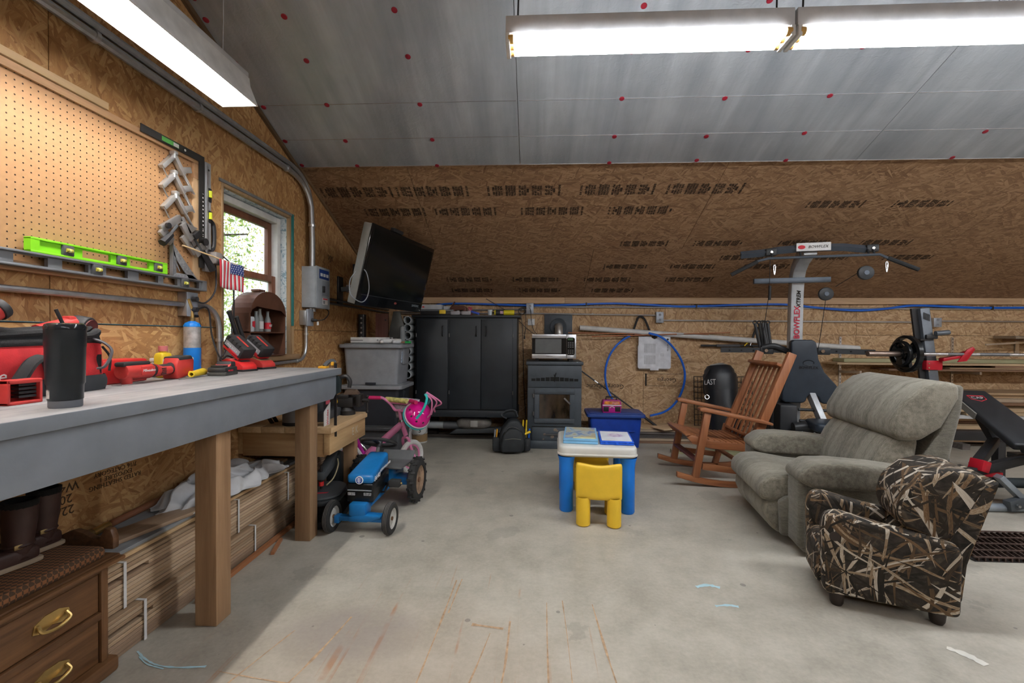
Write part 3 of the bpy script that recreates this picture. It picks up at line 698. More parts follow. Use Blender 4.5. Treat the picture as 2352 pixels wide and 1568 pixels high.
ibeam('spirit_level', 'long grey metal level lying along the bottom of the pegboard', (PX+.014, 1.15, 1.412), 1.21, .056, .036, CAST, ((.14, .26), (.31, .42), (.47, .57), (.645, .745), (.80, .905), (.935, 1.02), (1.10, 1.165)), (.05, .60, 1.06))
ibeam('spirit_level', 'bright green plastic level resting on top of the grey level', (PX+.016, 1.51, 1.469), .595, .054, .028, LIME, ((.19, .31), (.40, .50)), (.13, .355, .545))
t = thing('spirit_level', 'silver box level with black handle hung upright beside the pegboard', 'level', (XL+.005, 2.43, 1.53))
ALU = mat('brushed_aluminium', (.52, .54, .57), .4, .35)
M().bb(0, .022, -.022, .022, 0, .60).o('beam', ALU, t, bev=.002); M().bb(.022, .0235, -.012, .004, .02, .58).o('rib', GALV, t)
for zz, s in ((.43, .045), (.31, .04)):
    f = M().bb(.0, .026, -.004, .026, zz-s, zz+s-.01).o('vial_housing', BLACK, t, bev=.006); M().cyl((.026, .01, zz-.018), (.026, .01, zz+.018), .010, n=10).o('vial', mat('vial_fluid_bright', (.70, .78, .04), .2), f)
M().tube(smooth([(.012, .022, .29), (.012, .05, .275), (.012, .058, .24), (.012, .058, .17), (.012, .048, .135), (.012, .02, .11)]), .011, 8).o('handle', BLACK, t)
M().bb(0, .025, -.004, .026, .06, .125).o('handle_mount', BLACK, t, bev=.005); M().cyl((.022, .002, .56), (.0245, .002, .56), .006, n=10).o('hang_hole', BLACK, t)

# speed square
t = thing('speed_square', 'grey aluminium triangular rafter square standing on the grey level', 'square', (PX+.018, 2.155, 1.469))
m = M(); d = .005
m.prism([(0, 0), (.030, .020), (.030, .095), (0, .172)], 0, d); m.prism([(0, 0), (.175, 0), (.135, .022), (.030, .020)], 0, d); m.prism([(.175, 0), (0, .172), (.0, .118), (.112, .0)], 0, d)
m.prism([(.05, .03), (.058, .03), (.03, .08), (.022, .078)], 0, d*.6)
m.o('plate', mat('speckled_aluminium', (.34, .35, .37), .5, .6, var=.3, scale=90), t, bev=.001); M().bb(-.006, .012, -.001, .004, 0, .172).o('fence', CAST, t)
# corner clamps
CLM = mat('cast_aluminium', (.58, .57, .56), .35, .6)
def clamp(y, z, label):
    t = thing('corner_clamp', label, 'clamp', (PX+.012, y, z), 0, 'corner clamps on the pegboard')
    m = M()
    for (a, b_, w) in (((.0, 0, 0), (.0, -.074, -.082), .020), ((.0, 0, 0), (.0, .062, -.075), .020)):
        m.bar(a, b_, .018, w, (1, 0, 0)); m.bar(Vector(a)+Vector((.014, 0, 0)), Vector(b_)+Vector((.014, 0, 0)), .022, .006, (1, 0, 0))
    m.o('body', CLM, t, bev=.003)
    M().bar((.006, -.012, .012), (.006, .012, .012), .02, .03, (1, 0, 0)).o('head', CLM, t, bev=.004)
    M().cyl((.014, -.008, .006), (.014, -.008, -.016), .007, n=8).o('pivot', ZINC, t)
    m = M(); m.bar((.008, .062, -.075), (.008, .125, -.15), .012, .012, (1, 0, 0)); m.bar((.008, .05, -.055), (.008, .105, -.035), .03, .018, (1, 0, 0)); m.o('jaw', CLM, t, bev=.003)
    M().cyl((.01, .062, -.085), (.01, .13, -.152), .005, n=8).o('screw', ZINC, t)
    M().cyl((.012, -.074, -.085), (.012, -.045, -.125), .003, n=6).o('handle_pin', ZINC, t)
clamp(2.175, 2.07, 'small silver corner clamp, topmost on the pegboard'); clamp(2.175, 1.975, 'small silver corner clamp, second from the top on the pegboard'); clamp(2.185, 1.875, 'small silver corner clamp, third down on the pegboard, above the larger clamp')
t = thing('corner_clamp', 'large corner clamp with two black screw handles on the pegboard', 'clamp', (PX+.012, 2.19, 1.77))
CL2 = mat('satin_aluminium', (.42, .41, .40), .42, .7)
m = M(); m.bar((.01, .02, 0), (.01, -.10, -.085), .035, .018, (1, 0, 0)); m.bar((.01, -.10, -.085), (.01, -.035, -.135), .045, .016, (1, 0, 0)); m.bar((.01, .02, 0), (.01, .115, -.12), .035, .018, (1, 0, 0)); m.bar((.01, .115, -.165), (.01, .185, -.105), .045, .02, (1, 0, 0)); m.bar((.01, .03, -.09), (.01, .115, -.165), .03, .016, (1, 0, 0)); m.o('frame', CL2, t, bev=.003)
m = M(); m.bar((.022, .02, -.03), (.022, .08, -.10), .04, .016, (1, 0, 0)); m.prism([(.03, -.02), (.115, -.03), (.06, -.075)], .02, .03); m.o('plate', CL2, t, bev=.002)
M().bar((.026, .085, -.085), (.026, .125, -.05), .03, .03, (1, 0, 0)).o('rubber_jaw', BLACK, t, bev=.003)
M().cyl((.02, -.01, -.045), (.02, -.055, -.10), .007, n=8).o('screw', DKGREY, t); M().cyl((.02, .10, -.085), (.02, .15, -.14), .007, n=8).o('screw', DKGREY, t)
M().cyl((.025, -.055, -.10), (.03, -.115, -.155), .014, .018, n=6).o('handle', BLACK, t); M().cyl((.025, .15, -.14), (.03, .225, -.235), .013, .019, n=6).o('handle', BLACK, t)
M().cyl((.03, -.085, -.065), (.042, -.085, -.065), .014, n=14).o('knob', BLACK, t); M().cyl((.01, .175, -.09), (.03, .175, -.09), .02, n=14).o('knob', BLACK, t)
# flag on a stick
t = thing('small_flag', 'small american flag on a wooden stick beside the window', 'flag', (XL+.06, 2.225, 1.625))
M().cyl((.0, -.02, .005), (.06, .40, -.05), .004, n=8).o('stick', wood('dowel', (.6, .42, .22), (.72, .53, .3), 'Y'), t)
fr, fw_, fb = mat('flag_red', (.55, .03, .05), .85), mat('flag_white', (.78, .76, .76), .85), mat('flag_blue', (.02, .04, .18), .85)
def fpt(u, v):   # u along the stick, v down
    return Vector((.034+.026*u+.004*math.sin(u*7+v*2), .20+.165*u, -.022-.022*u-.155*v-.004*math.sin(u*6)))
for k in range(13):
    M().grid(lambda u, v: fpt((k+u)/13, v), 3, 8).o('stripe', fr if k % 2 == 0 else fw_, t, solid=.0012)
M().grid(lambda u, v: fpt(.46+.54*u, .42*v)+Vector((.0018, 0, 0)), 8, 5).o('canton', fb, t, solid=.001)
m = M()
for i in range(6):
    for j in range(5):
        c = fpt(.50+.09*i+(.03 if j % 2 else 0), .04+.085*j)+Vector((.0032, 0, 0)); m.prism([(c.y+(.0045 if q % 2 == 0 else .0018)*math.cos(q*PI/5), c.z+(.0045 if q % 2 == 0 else .0018)*math.sin(q*PI/5)) for q in range(10)], c.x-.0004, c.x+.0006)
m.o('star', fw_, t)
# hanging adaptor and cord
t = thing('power_cord', 'black cord running from the wall outlet up past the flag and down to the chargers', 'cord', (XL+.05, 2.28, 1.37))
M().tube(smooth([(.0, .0, -.005), (.025, .06, -.02), (.03, .13, .05), (.01, .165, .16), (0, .175, .24), (.01, .20, .26), (.03, .27, .2), (.02, .30, .02), (.02, .29, -.15), (.04, .20, -.28), (.05, .14, -.33), (.07, .20, -.35), (.06, .24, -.33), (.05, .2, -.31), (.06, .13, -.32), (.02, .12, -.2), (.012, .10, -.05), (.005, .02, -.06)], 6), .0045, 6).o('cable', BLACK, t)
M().cyl((-.005, 0, -.005), (.03, .0, -.005), .013, n=10).o('plug', BLACK, t); M().cyl((-.005, 0, -.06), (.03, .0, -.06), .013, n=10).o('plug', BLACK, t); M().bb(-.03, .03, .14, .2, .2, .27).o('adaptor', mat('grey_adaptor', (.26, .23, .22), .5), t, bev=.012)

# ------------------------------------------------------------------ display shelf with bottles in the window
t = thing('arched_shelf', 'brown arched tin display shelf standing on the window sill', 'shelf', (-1.905, 2.95, WZ0+.018))
TIN = mat('brown_tin', (.135, .058, .034), .42, .2, var=.25, scale=9)
W_, H_, D_ = .40, .33, .125
prof = [(-W_/2, 0), (-W_/2, H_-.05)]+[(-W_/2*math.cos(a), H_-.05+.15*math.sin(a)) for a in [PI*i/14 for i in range(1, 14)]]+[(W_/2, H_-.05), (W_/2, 0)]
M().prism(prof, 0, .004).o('back_panel', TIN, t)
m = M()
for a, b_ in zip(prof, prof[1:]):
    dx, dz = b_[0]-a[0], b_[1]-a[1]; L = math.hypot(dx, dz); nx, nz = -dz/L*.004, dx/L*.004
    m.prism([a, b_, (b_[0]-nx, b_[1]-nz), (a[0]-nx, a[1]-nz)], 0, D_)
m.o('shell', TIN, t)
top = prof[1:-1]
M().prism(top+[(W_/2, H_-.06), (W_/2-.012, H_-.045), (W_/2-.06, H_-.02), (-W_/2+.06, H_-.005), (-W_/2+.012, H_-.03), (-W_/2, H_-.05)], D_, D_+.004).o('valance', TIN, t)
M().bb(.004, D_-.004, -W_/2, W_/2, .155, .163).o('middle_shelf', TIN, t); M().bb(.0, D_, -W_/2, W_/2, 0, .006).o('bottom_shelf', TIN, t); M().bb(.004, .006, -W_/2+.01, .02, .006, .155).o('backing', mat('corrugated_dark', (.06, .05, .05), .5, .4), t)
M().bb(.03, .09, -.05, .02, H_+.098, H_+.115).o('knob', TIN, t, bev=.004)
bz = WZ0+.018+.163; gm = mat('bottle_glass', (.62, .68, .68), .08, 0, .03, trans=.55)
def bottle(y, h, label, lab_m=None, word=None, xo=.06):
    t = thing('glass_bottle', label, 'bottle', (-1.905+xo, y, bz), 0, 'bottles on the arched shelf')
    k = h/.15
    M().lathe([(0, .002), (.022*k, .002), (.023*k, .02), (.023*k, .07*k), (.020*k, .09*k), (.011*k, .115*k), (.010*k, .14*k), (.012*k, .143*k), (.012*k, .15*k), (0, .15*k)], n=16).o('glass', gm, t)
    if lab_m:
        M().lathe([(.0236*k, .02), (.0236*k, .068*k)], n=16).o('wrap_label', lab_m, t); word and text(word, .022, lab_m is RINK and WINK or RINK, t, (.0245*k, -.0, .045*k), FX)
bottle(2.895, .135, 'clear glass bottle in the middle of the arched shelf', xo=.07); bottle(2.95, .155, 'clear glass bottle with a red and white label on the arched shelf', mat('white_label', (.75, .72, .72), .6), '', .06); bottle(3.015, .14, 'small clear bottle with a red lettered label at the right of the arched shelf', RINK, 'KIT', .075)
t = thing('drink_can', 'white can with a red emblem on the arched shelf', 'can', (-1.835, 2.825, bz)); M().lathe([(0, 0), (.026, 0), (.029, .006), (.029, .085), (.026, .095), (.024, .097), (0, .095)], n=20).o('body', mat('white_can', (.66, .70, .74), .35), t); M().prism([(-.012, .035), (.014, .025), (.014, .07), (-.012, .065)], .028, .0296).o('emblem', RINK, t)
t = thing('small_jar', 'small cream jar on the lower level of the arched shelf', 'jar', (-1.83, 2.84, WZ0+.026)); M().lathe([(0, 0), (.025, 0), (.027, .005), (.027, .05), (.022, .055)], n=18).o('body', mat('cream_jar', (.62, .57, .42), .5), t); M().cyl((0, 0, .055), (0, 0, .085), .025, n=18).o('lid', mat('cream_lid', (.66, .62, .5), .5), t)

# ------------------------------------------------------------------ workbench
ZB = .975
t = thing('workbench', 'long grey painted workbench along the left wall under the pegboard', 'workbench', (XL, .0, 0))
BG = mat('grey_bench_paint', (.215, .235, .265), .6, var=.1, scale=7, bump=.15, bscale=60); 
def bench_top():
    q = NT('worn_bench_top'); v = q.coord(); w = q.noise(v, 3, 5, .7); f = q.noise(q.coord('Object', (30, 1.2, 1)), 1, 3)
    q.set(Base_Color=q.ramp(q.math('ADD', q.math('MULTIPLY', w, .6), q.math('MULTIPLY', f, .4)), [(.35, (.23, .23, .24)), (.52, (.34, .33, .33)), (.66, (.42, .40, .39))]), Roughness=.65); return q.m
BT = bench_top()
for k in range(3):   # three boards with thin joints between them
    x0 = .004+k*.206; x1 = x0+.2045
    M().bb(x0, x1, -1.2, 2.80, ZB-.038, ZB).o('top_board', BT if k < 2 else BT, t, bev=.002)
M().bb(.615, .622, -1.2, 2.80, ZB-.041, ZB-.001).o('edge_band', BG, t, bev=.0015)
M().prism([(-1.2, ZB-.038), (2.775, ZB-.038), (2.775, ZB-.15), (2.73, ZB-.185), (-1.2, ZB-.185)], .565, .602).o('apron', BG, t, bev=.002)
M().bb(.03, .565, 2.70, 2.738, ZB-.18, ZB-.038).o('end_apron', BG, t); M().bb(.0, .038, -1.2, 2.775, ZB-.18, ZB-.038).o('rear_rail', BG, t)
for y in (-.9, .45, 1.755, 2.518): M().bb(.472, .562, y, y+.089, 0, ZB-.05).o('leg', PINEZ, t, bev=.003)
# bar clamp at the far end of the bench
t = thing('bar_clamp', 'black and yellow bar clamp fixed to the far end of the workbench', 'clamp', (-1.31, 2.76, ZB))
M().bb(-.03, .02, -.025, .025, .0, .014).o('pad', mat('orange_pad', (.80, .42, .03), .5), t, bev=.003)
M().tube(smooth([(0, 0, .012), (.012, .02, .035), (.035, .035, .045), (.05, .04, .03)]), .014, 8).o('upper_jaw', DKGREY, t); M().bb(.03, .05, .02, .045, .015, .04).o('release_trigger', mat('orange_pad', (.80, .42, .03), .5), t, bev=.004)
M().bar((.062, .02, .03), (.062, .02, -.43), .016, .007).o('bar', BLACK, t)
M().prism([(.02, -.05), (.085, -.045), (.10, -.07), (.095, -.15), (.06, -.17), (.03, -.12)], .005, .035, 'Y').o('trigger_body', mat('dark_teal_plastic', (.02, .032, .036), .5), t, bev=.006)
M().tube(smooth([(.09, .02, -.06), (.13, .02, -.05), (.155, .02, -.08), (.15, .02, -.12)]), .013, 8).o('grip', BLACK, t)
# ------------------------------------------------------------------ things on the workbench
TOOLRED = mat('tool_red', (.55, .045, .04), .45); TOOLBLK = mat('tool_black', (.028, .028, .03), .6); BAGRED = mat('red_canvas', (.55, .022, .028), .8, var=.2, scale=14, bump=.3, bscale=300); WEB = mat('black_webbing', (.02, .02, .022), .85, bump=.4, bscale=400)
# tumbler
t = thing('tumbler', 'tall black insulated tumbler with a straw at the front of the workbench', 'tumbler', (-1.315, 1.205, ZB)); t.scale = (1.05, 1.05, 1.12)
TUM = mat('black_tumbler', (.016, .020, .024), .35, .2)
M().lathe([(0, .0), (.033, 0), (.0345, .003), (.0345, .018)], n=32).o('base_ring', mat('dark_grey_rubber', (.13, .14, .16), .6), t)
M().lathe([(.0345, .018), (.036, .02), (.037, .055), (.0395, .06), (.041, .15), (.042, .152), (.042, .19), (.042, .195)], n=32).o('body', TUM, t)
M().lathe([(.0425, .193), (.043, .20), (.040, .207), (.033, .21), (0, .209)], n=32).o('lid', mat('glossy_black_lid', (.015, .018, .022), .12), t)
M().cyl((0.004, -.006, .20), (-.002, -.022, .243), .0042, n=10).o('straw', BLACK, t)
m = M()
for k in range(6): a0, a1 = math.radians(232+k*5), math.radians(237+k*5); m.grid(lambda u, v: (.0366*math.cos(a0+(a1-a0)*u)*1.0, .0366*math.sin(a0+(a1-a0)*u), .024+.026*v), 2, 2)
m.o('price_sticker', mat('sticker', (.60, .58, .55), .7, var=.3, scale=120), t)
# tool bag
t = thing('tool_bag', 'red and black canvas tool bag open on the workbench', 'tool bag', (-1.70, 1.23, ZB))
def bagpt(u, v):
    a = 2*PI*u; e = .34; x = math.copysign(abs(math.cos(a))**e, math.cos(a)); y = math.copysign(abs(math.sin(a))**e, math.sin(a))
    s = 1-.10*v*v; sag = .012*math.sin(a*5+v*4)*v; end = .02*v*abs(y)
    return Vector(((.11*s+sag)*x, (.40*(1-.05*v)+sag*.6)*y, .05+.145*v+end*.4+.006*math.sin(a*3)*v))
M().grid(bagpt, 72, 10, True).o('canvas_body', BAGRED, t, solid=.004, ss=1)
def bagbase(u, v):
    a = 2*PI*u; e = .34; x = math.copysign(abs(math.cos(a))**e, math.cos(a)); y = math.copysign(abs(math.sin(a))**e, math.sin(a)); s = 1+.02*math.sin(v*PI)
    return Vector((.114*s*x, .408*s*y, .002+.055*v))
m = M(); m.grid(bagbase, 60, 4, True); m.bb(-.10, .10, -.38, .38, .002, .008); m.o('base_moulding', mat('bag_base', (.03, .034, .04), .7), t)
rim = [bagpt(i/60, 1.0)+Vector((0, 0, .01*math.sin(i*.9))) for i in range(60)]
M().tube(rim, .013, 8, True, flat=1.0).o('zip_rim', WEB, t); M().grid(lambda u, v: bagpt(u, .78+.22*v)*1.0+Vector((.0035*math.cos(2*PI*u), .0035*math.sin(2*PI*u), 0)), 72, 3, True).o('top_band', WEB, t, solid=.003); M().tube([p*1.0+Vector((-.0, 0, .012)) for p in [Vector((q.x*.82, q.y*.97, q.z)) for q in rim]], .009, 6, True).o('inner_rim', WEB, t)
M().bb(-.095, .095, -.37, .37, .06, .13).o('dark_contents', mat('bag_inside', (.012, .012, .014), .9), t)
M().tube(smooth([(.118, .17, .02), (.125, .165, .07), (.135, .14, .125), (.150, .09, .115), (.145, .05, .05), (.13, .02, .02)]), .018, 8, flat=.5).o('strap', WEB, t)
M().tube(smooth([(.10, .33, .19), (.13, .35, .17), (.145, .36, .14), (.14, .34, .09), (.12, .33, .08)]), .008, 6, flat=.6).o('zip_pull', mat('grey_strap', (.10, .10, .11), .7), t)
M().tube(smooth([(.118, .35, .16), (.128, .37, .12), (.13, .365, .07)]), .004, 6).o('cord', WEB, t)
text('Milwaukee', .052, mat('faded_white', (.62, .55, .55), .8), t, (.1135, -.06, .075), FX, shear=.25); M().prism([(-.17, .045), (.0, .066), (-.02, .058), (.04, .072), (-.01, .052), (.01, .057)], .1125, .1138).o('lightning_mark', mat('faded_white', (.62, .55, .55), .8), t)
# cordless sander head / grinder standing in the bag
t = thing('cordless_grinder', 'red cordless tool with a round black head sticking out of the tool bag', 'power tool', (-1.70, 1.585, ZB+.18))
M().cyl((0, -.12, .03), (0, .0, .06), .026, .03).o('body', TOOLRED, t); M().cyl((-.02, .02, .055), (.03, .035, .045), .042, n=24).o('head', TOOLBLK, t, bev=.006); M().cyl((.03, .035, .045), (.034, .036, .044), .034, n=24).o('badge', mat('grinder_badge', (.10, .02, .02), .5), t); M().bb(-.02, .02, -.03, .0, .055, .09).o('motor_hood', TOOLRED, t, bev=.008); M().bar((.035, .012, .032), (.0362, .058, .028), .012, .001, (0, 0, 1)).o('badge_stripe', RED, t)
t = thing('cordless_drill', 'red and black cordless drill at the left edge, standing in the tool bag', 'power tool', (-1.63, 1.245, ZB+.195))
M().cyl((0, -.06, .02), (.01, .045, .085), .034, .03, n=20).o('body', TOOLRED, t); M().cyl((.01, .035, .079), (.012, .055, .092), .036, .032, n=20).o('nose', TOOLBLK, t, bev=.004); M().bb(-.02, .02, -.10, -.03, -.07, .02).o('grip', TOOLBLK, t, bev=.01); text('FUEL', .02, WINK, t, (.036, .01, .06), (PI/2, -.5, PI/2))
# red strap tool hook
t = thing('battery_holder', 'red open plastic battery holder lying in front of the tool bag', 'holder', (-1.50, 1.245, ZB))
m = M(); m.bb(-.02, .022, -.048, -.040, 0, .072); m.bb(-.02, .022, .036, .044, .004, .066); m.bb(-.02, .022, -.048, .044, 0, .010); m.bb(-.02, .022, -.048, .044, .060, .072); m.bb(-.024, -.014, -.045, .04, .0, .07)
m.o('shell', TOOLRED, t, bev=.003)
for k in range(4): M().bb(-.012, .012, -.012, .034, .018+k*.0115, .025+k*.0115).o('contact', BLACK, t)
t = thing('hose', 'short black hose lying on the workbench in front of the tool bag', 'hose', (-1.54, 1.12, ZB+.019)); M().tube(smooth([(-.02, -.30, 0), (.0, -.10, 0), (.0, .07, 0)]), .018, 12).o('tube', mat('hose_black', (.03, .033, .037), .5), t)
# multi-tool
t = thing('oscillating_tool', 'red and black cordless oscillating tool lying on the workbench', 'power tool', (-1.66, 1.90, ZB), .08)
M().cyl((0, -.18, .055), (0, -.04, .05), .030, .034, n=18).o('gear_housing', TOOLRED, t, bev=.004); M().cyl((0, -.16, .055), (0, -.15, .0), .022, .018).o('spindle', TOOLRED, t)
M().bb(-.02, .02, -.19, -.05, .075, .092).o('top_lever', TOOLBLK, t, bev=.006)
M().tube([(0, -.04, .05), (0, .02, .045), (0, .08, .048), (0, .12, .055)], [.031, .026, .025, .030], 14).o('grip', TOOLBLK, t); M().tube([(.008, -.02, .05), (.010, .02, .043), (.010, .07, .045)], [.028, .022, .02], 12).o('red_shell', TOOLRED, t)
M().prism([(.09, .0), (.20, .015), (.205, .085), (.18, .105), (.10, .10), (.085, .06)], -.035, .035).o('battery_foot', TOOLRED, t, bev=.008); M().prism([(.10, .085), (.195, .088), (.18, .107), (.10, .102)], -.037, .037).o('battery_top', TOOLBLK, t, bev=.005)
M().bb(.028, .036, -.115, -.045, .035, .072).o('maker_plate', TOOLRED, t, bev=.004); text('Milwaukee', .016, WINK, t, (.0365, -.08, .054), FX, shear=.2); M().bb(-.02, .02, -.20, -.13, 0.001, .004).o('blade', ZINC, t)
for k in range(4): M().bb(.024, .034, -.005+.0, .022, .030+k*.008, .034+k*.008).o('vent_slot', TOOLBLK, t)
# small things by the wall
t = thing('tool_case', 'red plastic case with black latch beside the tool bag', 'case', (-1.765, 1.83, ZB)); M().bb(-.05, .055, -.12, .09, 0, .10).o('shell', RED, t, bev=.01); M().bb(.055, .064, -.065, .01, .055, .09).o('latch', BLACK, t, bev=.003)
t = thing('glue_bottle', 'yellow bottle with a faded red cap behind the oscillating tool', 'bottle', (-1.76, 2.06, ZB)); M().sbox((0, 0, .06), (.05, .065, .12), .4, 12).o('body', YELLOW, t); M().cyl((0, 0, .115), (0, 0, .128), .014).o('neck', YELLOW, t); M().cyl((0, 0, .126), (0, 0, .15), .019, n=18).o('cap', mat('faded_red_cap', (.62, .18, .18), .6), t); M().bb(.022, .0265, -.028, .018, .02, .09).o('label_sheet', mat('label_paper', (.75, .72, .70), .7), t)
t = thing('white_tub', 'low white plastic tub of small parts beside the blue torch', 'tub', (-1.765, 2.135, ZB)); M().bb(-.055, .05, -.08, .055, 0, .075).o('tub', WHITE, t, bev=.008); M().bb(-.058, .053, -.083, .058, .075, .092).o('lid', WHITE, t, bev=.004); M().bb(.05, .0515, -.06, .04, .02, .06).o('printed_label', mat('dark_print', (.10, .12, .15), .6, var=.8, scale=60), t)
t = thing('yellow_nozzle', 'yellow plastic cone nozzle lying in front of the blue torch', 'nozzle', (-1.63, 2.11, ZB+.019)); M().lathe([(.019, -.075), (.017, .0), (.0135, .07), (.0135, .078), (.008, .078), (.008, .03), (0, .03)], rot=(PI/2, 0, .35), n=16).o('cone', YELLOW, t); M().cyl((-.0, -.03, .0), (-.04, -.055, .01), .011, n=10).o('stub', YELLOW, t)
t = thing('drill_bit', 'thin steel drill bit lying on the workbench', 'drill bit', (-1.60, 2.06, ZB+.004)); M().cyl((0, -.10, 0), (-.02, .12, 0), .004, n=8).o('shaft', ZINC, t); M().cyl((-.018, .10, 0), (-.02, .12, 0), .006, n=6).o('hex_end', ZINC, t)
# torch
t = thing('gas_torch', 'blue gas cylinder with a brass torch head on the workbench', 'torch', (-1.785, 2.275, ZB)); t.scale = (1.08, 1.08, 1.05)
TB = mat('torch_blue', (.008, .19, .62), .35); WORN = mat('worn_silver_label', (.46, .44, .43), .42, .5, var=.35, scale=30)
M().lathe([(0, .0), (.034, 0), (.036, .004), (.036, .13)], n=28).o('lower_cylinder', TB, t); M().lathe([(.0352, .13), (.0352, .235)], n=28).o('label_band', WORN, t)
M().lathe([(.0358, .233), (.0358, .24), (.030, .252), (.018, .258), (.012, .262), (0, .262)], n=28).o('dome', TB, t)
M().cyl((0, 0, .26), (0, 0, .278), .012, n=12).o('valve_base', mat('dark_brass', (.30, .22, .10), .4, .8), t); M().cyl((0, 0, .275), (0, 0, .30), .008).o('valve', BRASS, t); M().cyl((.0, .005, .288), (.0, .035, .288), .007, n=10).o('valve_knob', BLACK, t)
M().tube(smooth([(0, 0, .298), (0, -.001, .318), (0, -.005, .33), (0, -.016, .352), (0, -.024, .37)]), [.006]*12+[.007]*12+[.0075]*1, 10).o('burner_tube', BRASS, t)
# batteries and chargers
def batt(parent, loc, rot, big=True):
    L, W_, H_ = (.135, .08, .066) if big else (.118, .075, .040)
    e = bpy.data.objects.new('battery_pack', None); COL.objects.link(e); e.parent = parent; e.location = loc; e.rotation_euler = rot
    return e, L, W_, H_
def charger(y, label, lab2, yo, tan=False):
    t = thing('battery_charger', label, 'charger', (-1.70, y, ZB), yo)
    M().prism([(-.075, 0), (.10, 0), (.10, .03), (.075, .05), (-.02, .072), (-.075, .06)], -.05, .05, 'Y').o('shell', RED if not tan else TOOLRED, t, bev=.008); M().bb(-.077, .103, -.053, .053, 0, .012).o('foot_rim', BLACK, t, bev=.004)
    M().prism([(.02, .0645), (.07, .054), (.07, .056), (.02, .0665)], -.03, .03, 'Y').o('vent_panel', BLACK, t)
    if tan: M().prism([(.0, .069), (.075, .0525), (.075, .0535), (.0, .07)], -.045, .045, 'Y').o('tan_patch', mat('tan_patch', (.45, .28, .14), .6), t)
    p = thing('battery_pack', lab2, 'battery', (-1.70+.01, y+.005, ZB+.125), 0, 'large battery packs on the chargers', rot=(0, .62, yo))
    M().bb(-.075, .075, -.045, .045, -.018, .05).o('casing', TOOLBLK, p, bev=.010); M().bb(-.068, .068, -.04, .04, -.032, -.016).o('terminal_rail', RED, p, bev=.003)
    M().bb(-.05, .05, -.006, .006, .049, .0515).o('red_stripe', mat('red_stripe', (.60, .05, .04), .4), p); m = M()
    for k in range(4): m.bb(-.055+k*.03, -.048+k*.03, -.046, -.03, .03, .051)
    m.o('rib', BLACK, p); M().bb(-.06, .06, -.0462, -.045, -.004, .024).o('side_label', mat('grey_label', (.35, .35, .38), .5), p); text('M18 XC5.0', .018, WINK, p, (0.0, -.0465, .008), FY)
    M().bb(-.02, .055, -.0466, -.0455, -.012, -.004).o('red_label_bar', RINK, p)
charger(2.50, 'red battery charger nearest the torch', 'large black battery pack on the charger nearest the torch', -.25); charger(2.685, 'red and tan battery charger nearest the window', 'large black battery pack on the charger nearest the window', -.25, True)
t = thing('battery_pack', 'small black battery pack lying flat on the workbench in front of the chargers', 'battery', (-1.585, 2.225, ZB), .15)
M().bb(-.045, .045, -.062, .062, 0, .018).o('foot', mat('dark_worn_plastic', (.05, .048, .046), .65), t, bev=.004); M().bb(-.043, .043, -.060, .060, .018, .042).o('casing', TOOLBLK, t, bev=.006); M().prism([(-.005, .042), (.06, .042), (.055, .066), (.012, .07)], -.036, .036).o('latch_block', TOOLBLK, t, bev=.006); M().prism([(-.012, .042), (.01, .042), (.01, .06)], -.037, .037).o('release_button', TOOLRED, t, bev=.003); M().bb(-.03, .03, -.055, -.008, .042, .052).o('terminal_rail', BLACK, t, bev=.003)
M().bb(.043, .0445, -.05, .02, .014, .034).o('side_label', BLACK, t); text('M18 RED', .012, RINK, t, (.045, -.012, .024), FX)
for k, dy in enumerate((0, .045)):
    t = thing('black_tube', ('left' if k == 0 else 'right')+' of two slim black tubes leaning behind the battery chargers', 'tube', (-1.765, 2.64+dy, ZB)); M().cyl((.02, .03, 0.002), (-.005, -.10+.02*k, .335-.03*k), .012, n=14).o('tube', BLACK, t); M().cyl((-.005, -.0999+.02*k, .3349-.03*k), (-.0055, -.104+.02*k, .342-.03*k), .0128, n=14).o('end_cap', RUBBER, t)
# ------------------------------------------------------------------ lower pine bench behind the workbench, with a vise
t = thing('low_bench', 'low raw pine bench with plank top beyond the grey workbench', 'workbench', (XL, 2.70, 0))
for k in range(4):
    x0 = .012+k*.148; M().bb(x0, x0+.145, (.0 if k < 3 else -.0), .60, .577, .615).o('plank', PINE, t, bev=.003)
FRM = wood('bench_frame_pine', (.44, .26, .11), (.62, .41, .20), 'Y', rnd=.1); FRMX = wood('bench_frame_pine_x', (.40, .22, .09), (.55, .35, .17), 'X', rnd=.1)
M().bb(.55, .588, .01, .59, .445, .576).o('front_rail', FRM, t, bev=.002); M().bb(.03, .55, .02, .058, .43, .576).o('end_rail', FRMX, t, bev=.002); M().bb(.03, .55, .55, .588, .43, .576).o('end_rail', FRMX, t, bev=.002)
M().bb(.002, .03, .02, .59, .44, .576).o('wall_ledger', FRM, t)
for x0, y0 in ((.46, .49),): M().bb(x0, x0+.088, y0, y0+.06, 0, .576).o('leg', PINEZ, t, bev=.003)
text('E K', .075, mat('white_chalk_writing', (.62, .55, .42), .9), t, (.5888, .40, .515), FX)
t = thing('bench_vise', 'dark iron bench vise on the corner of the low pine bench', 'vise', (-1.34, 3.18, .615), .1)
IRON = mat('dark_iron', (.035, .033, .033), .5, .5, bump=.2)
M().lathe([(0, 0), (.055, 0), (.055, .03), (.045, .042), (.04, .055)], n=24).o('swivel_base', IRON, t)
M().bb(-.06, .05, -.045, .045, .055, .125).o('body', IRON, t, bev=.008); M().bb(-.13, -.06, -.02, .02, .065, .10).o('slide_bar', IRON, t, bev=.003); M().bb(-.06, .02, -.05, .05, .12, .145).o('rear_jaw', IRON, t, bev=.004); M().bb(.07, .105, -.05, .05, .06, .145).o('front_jaw', IRON, t, bev=.006)
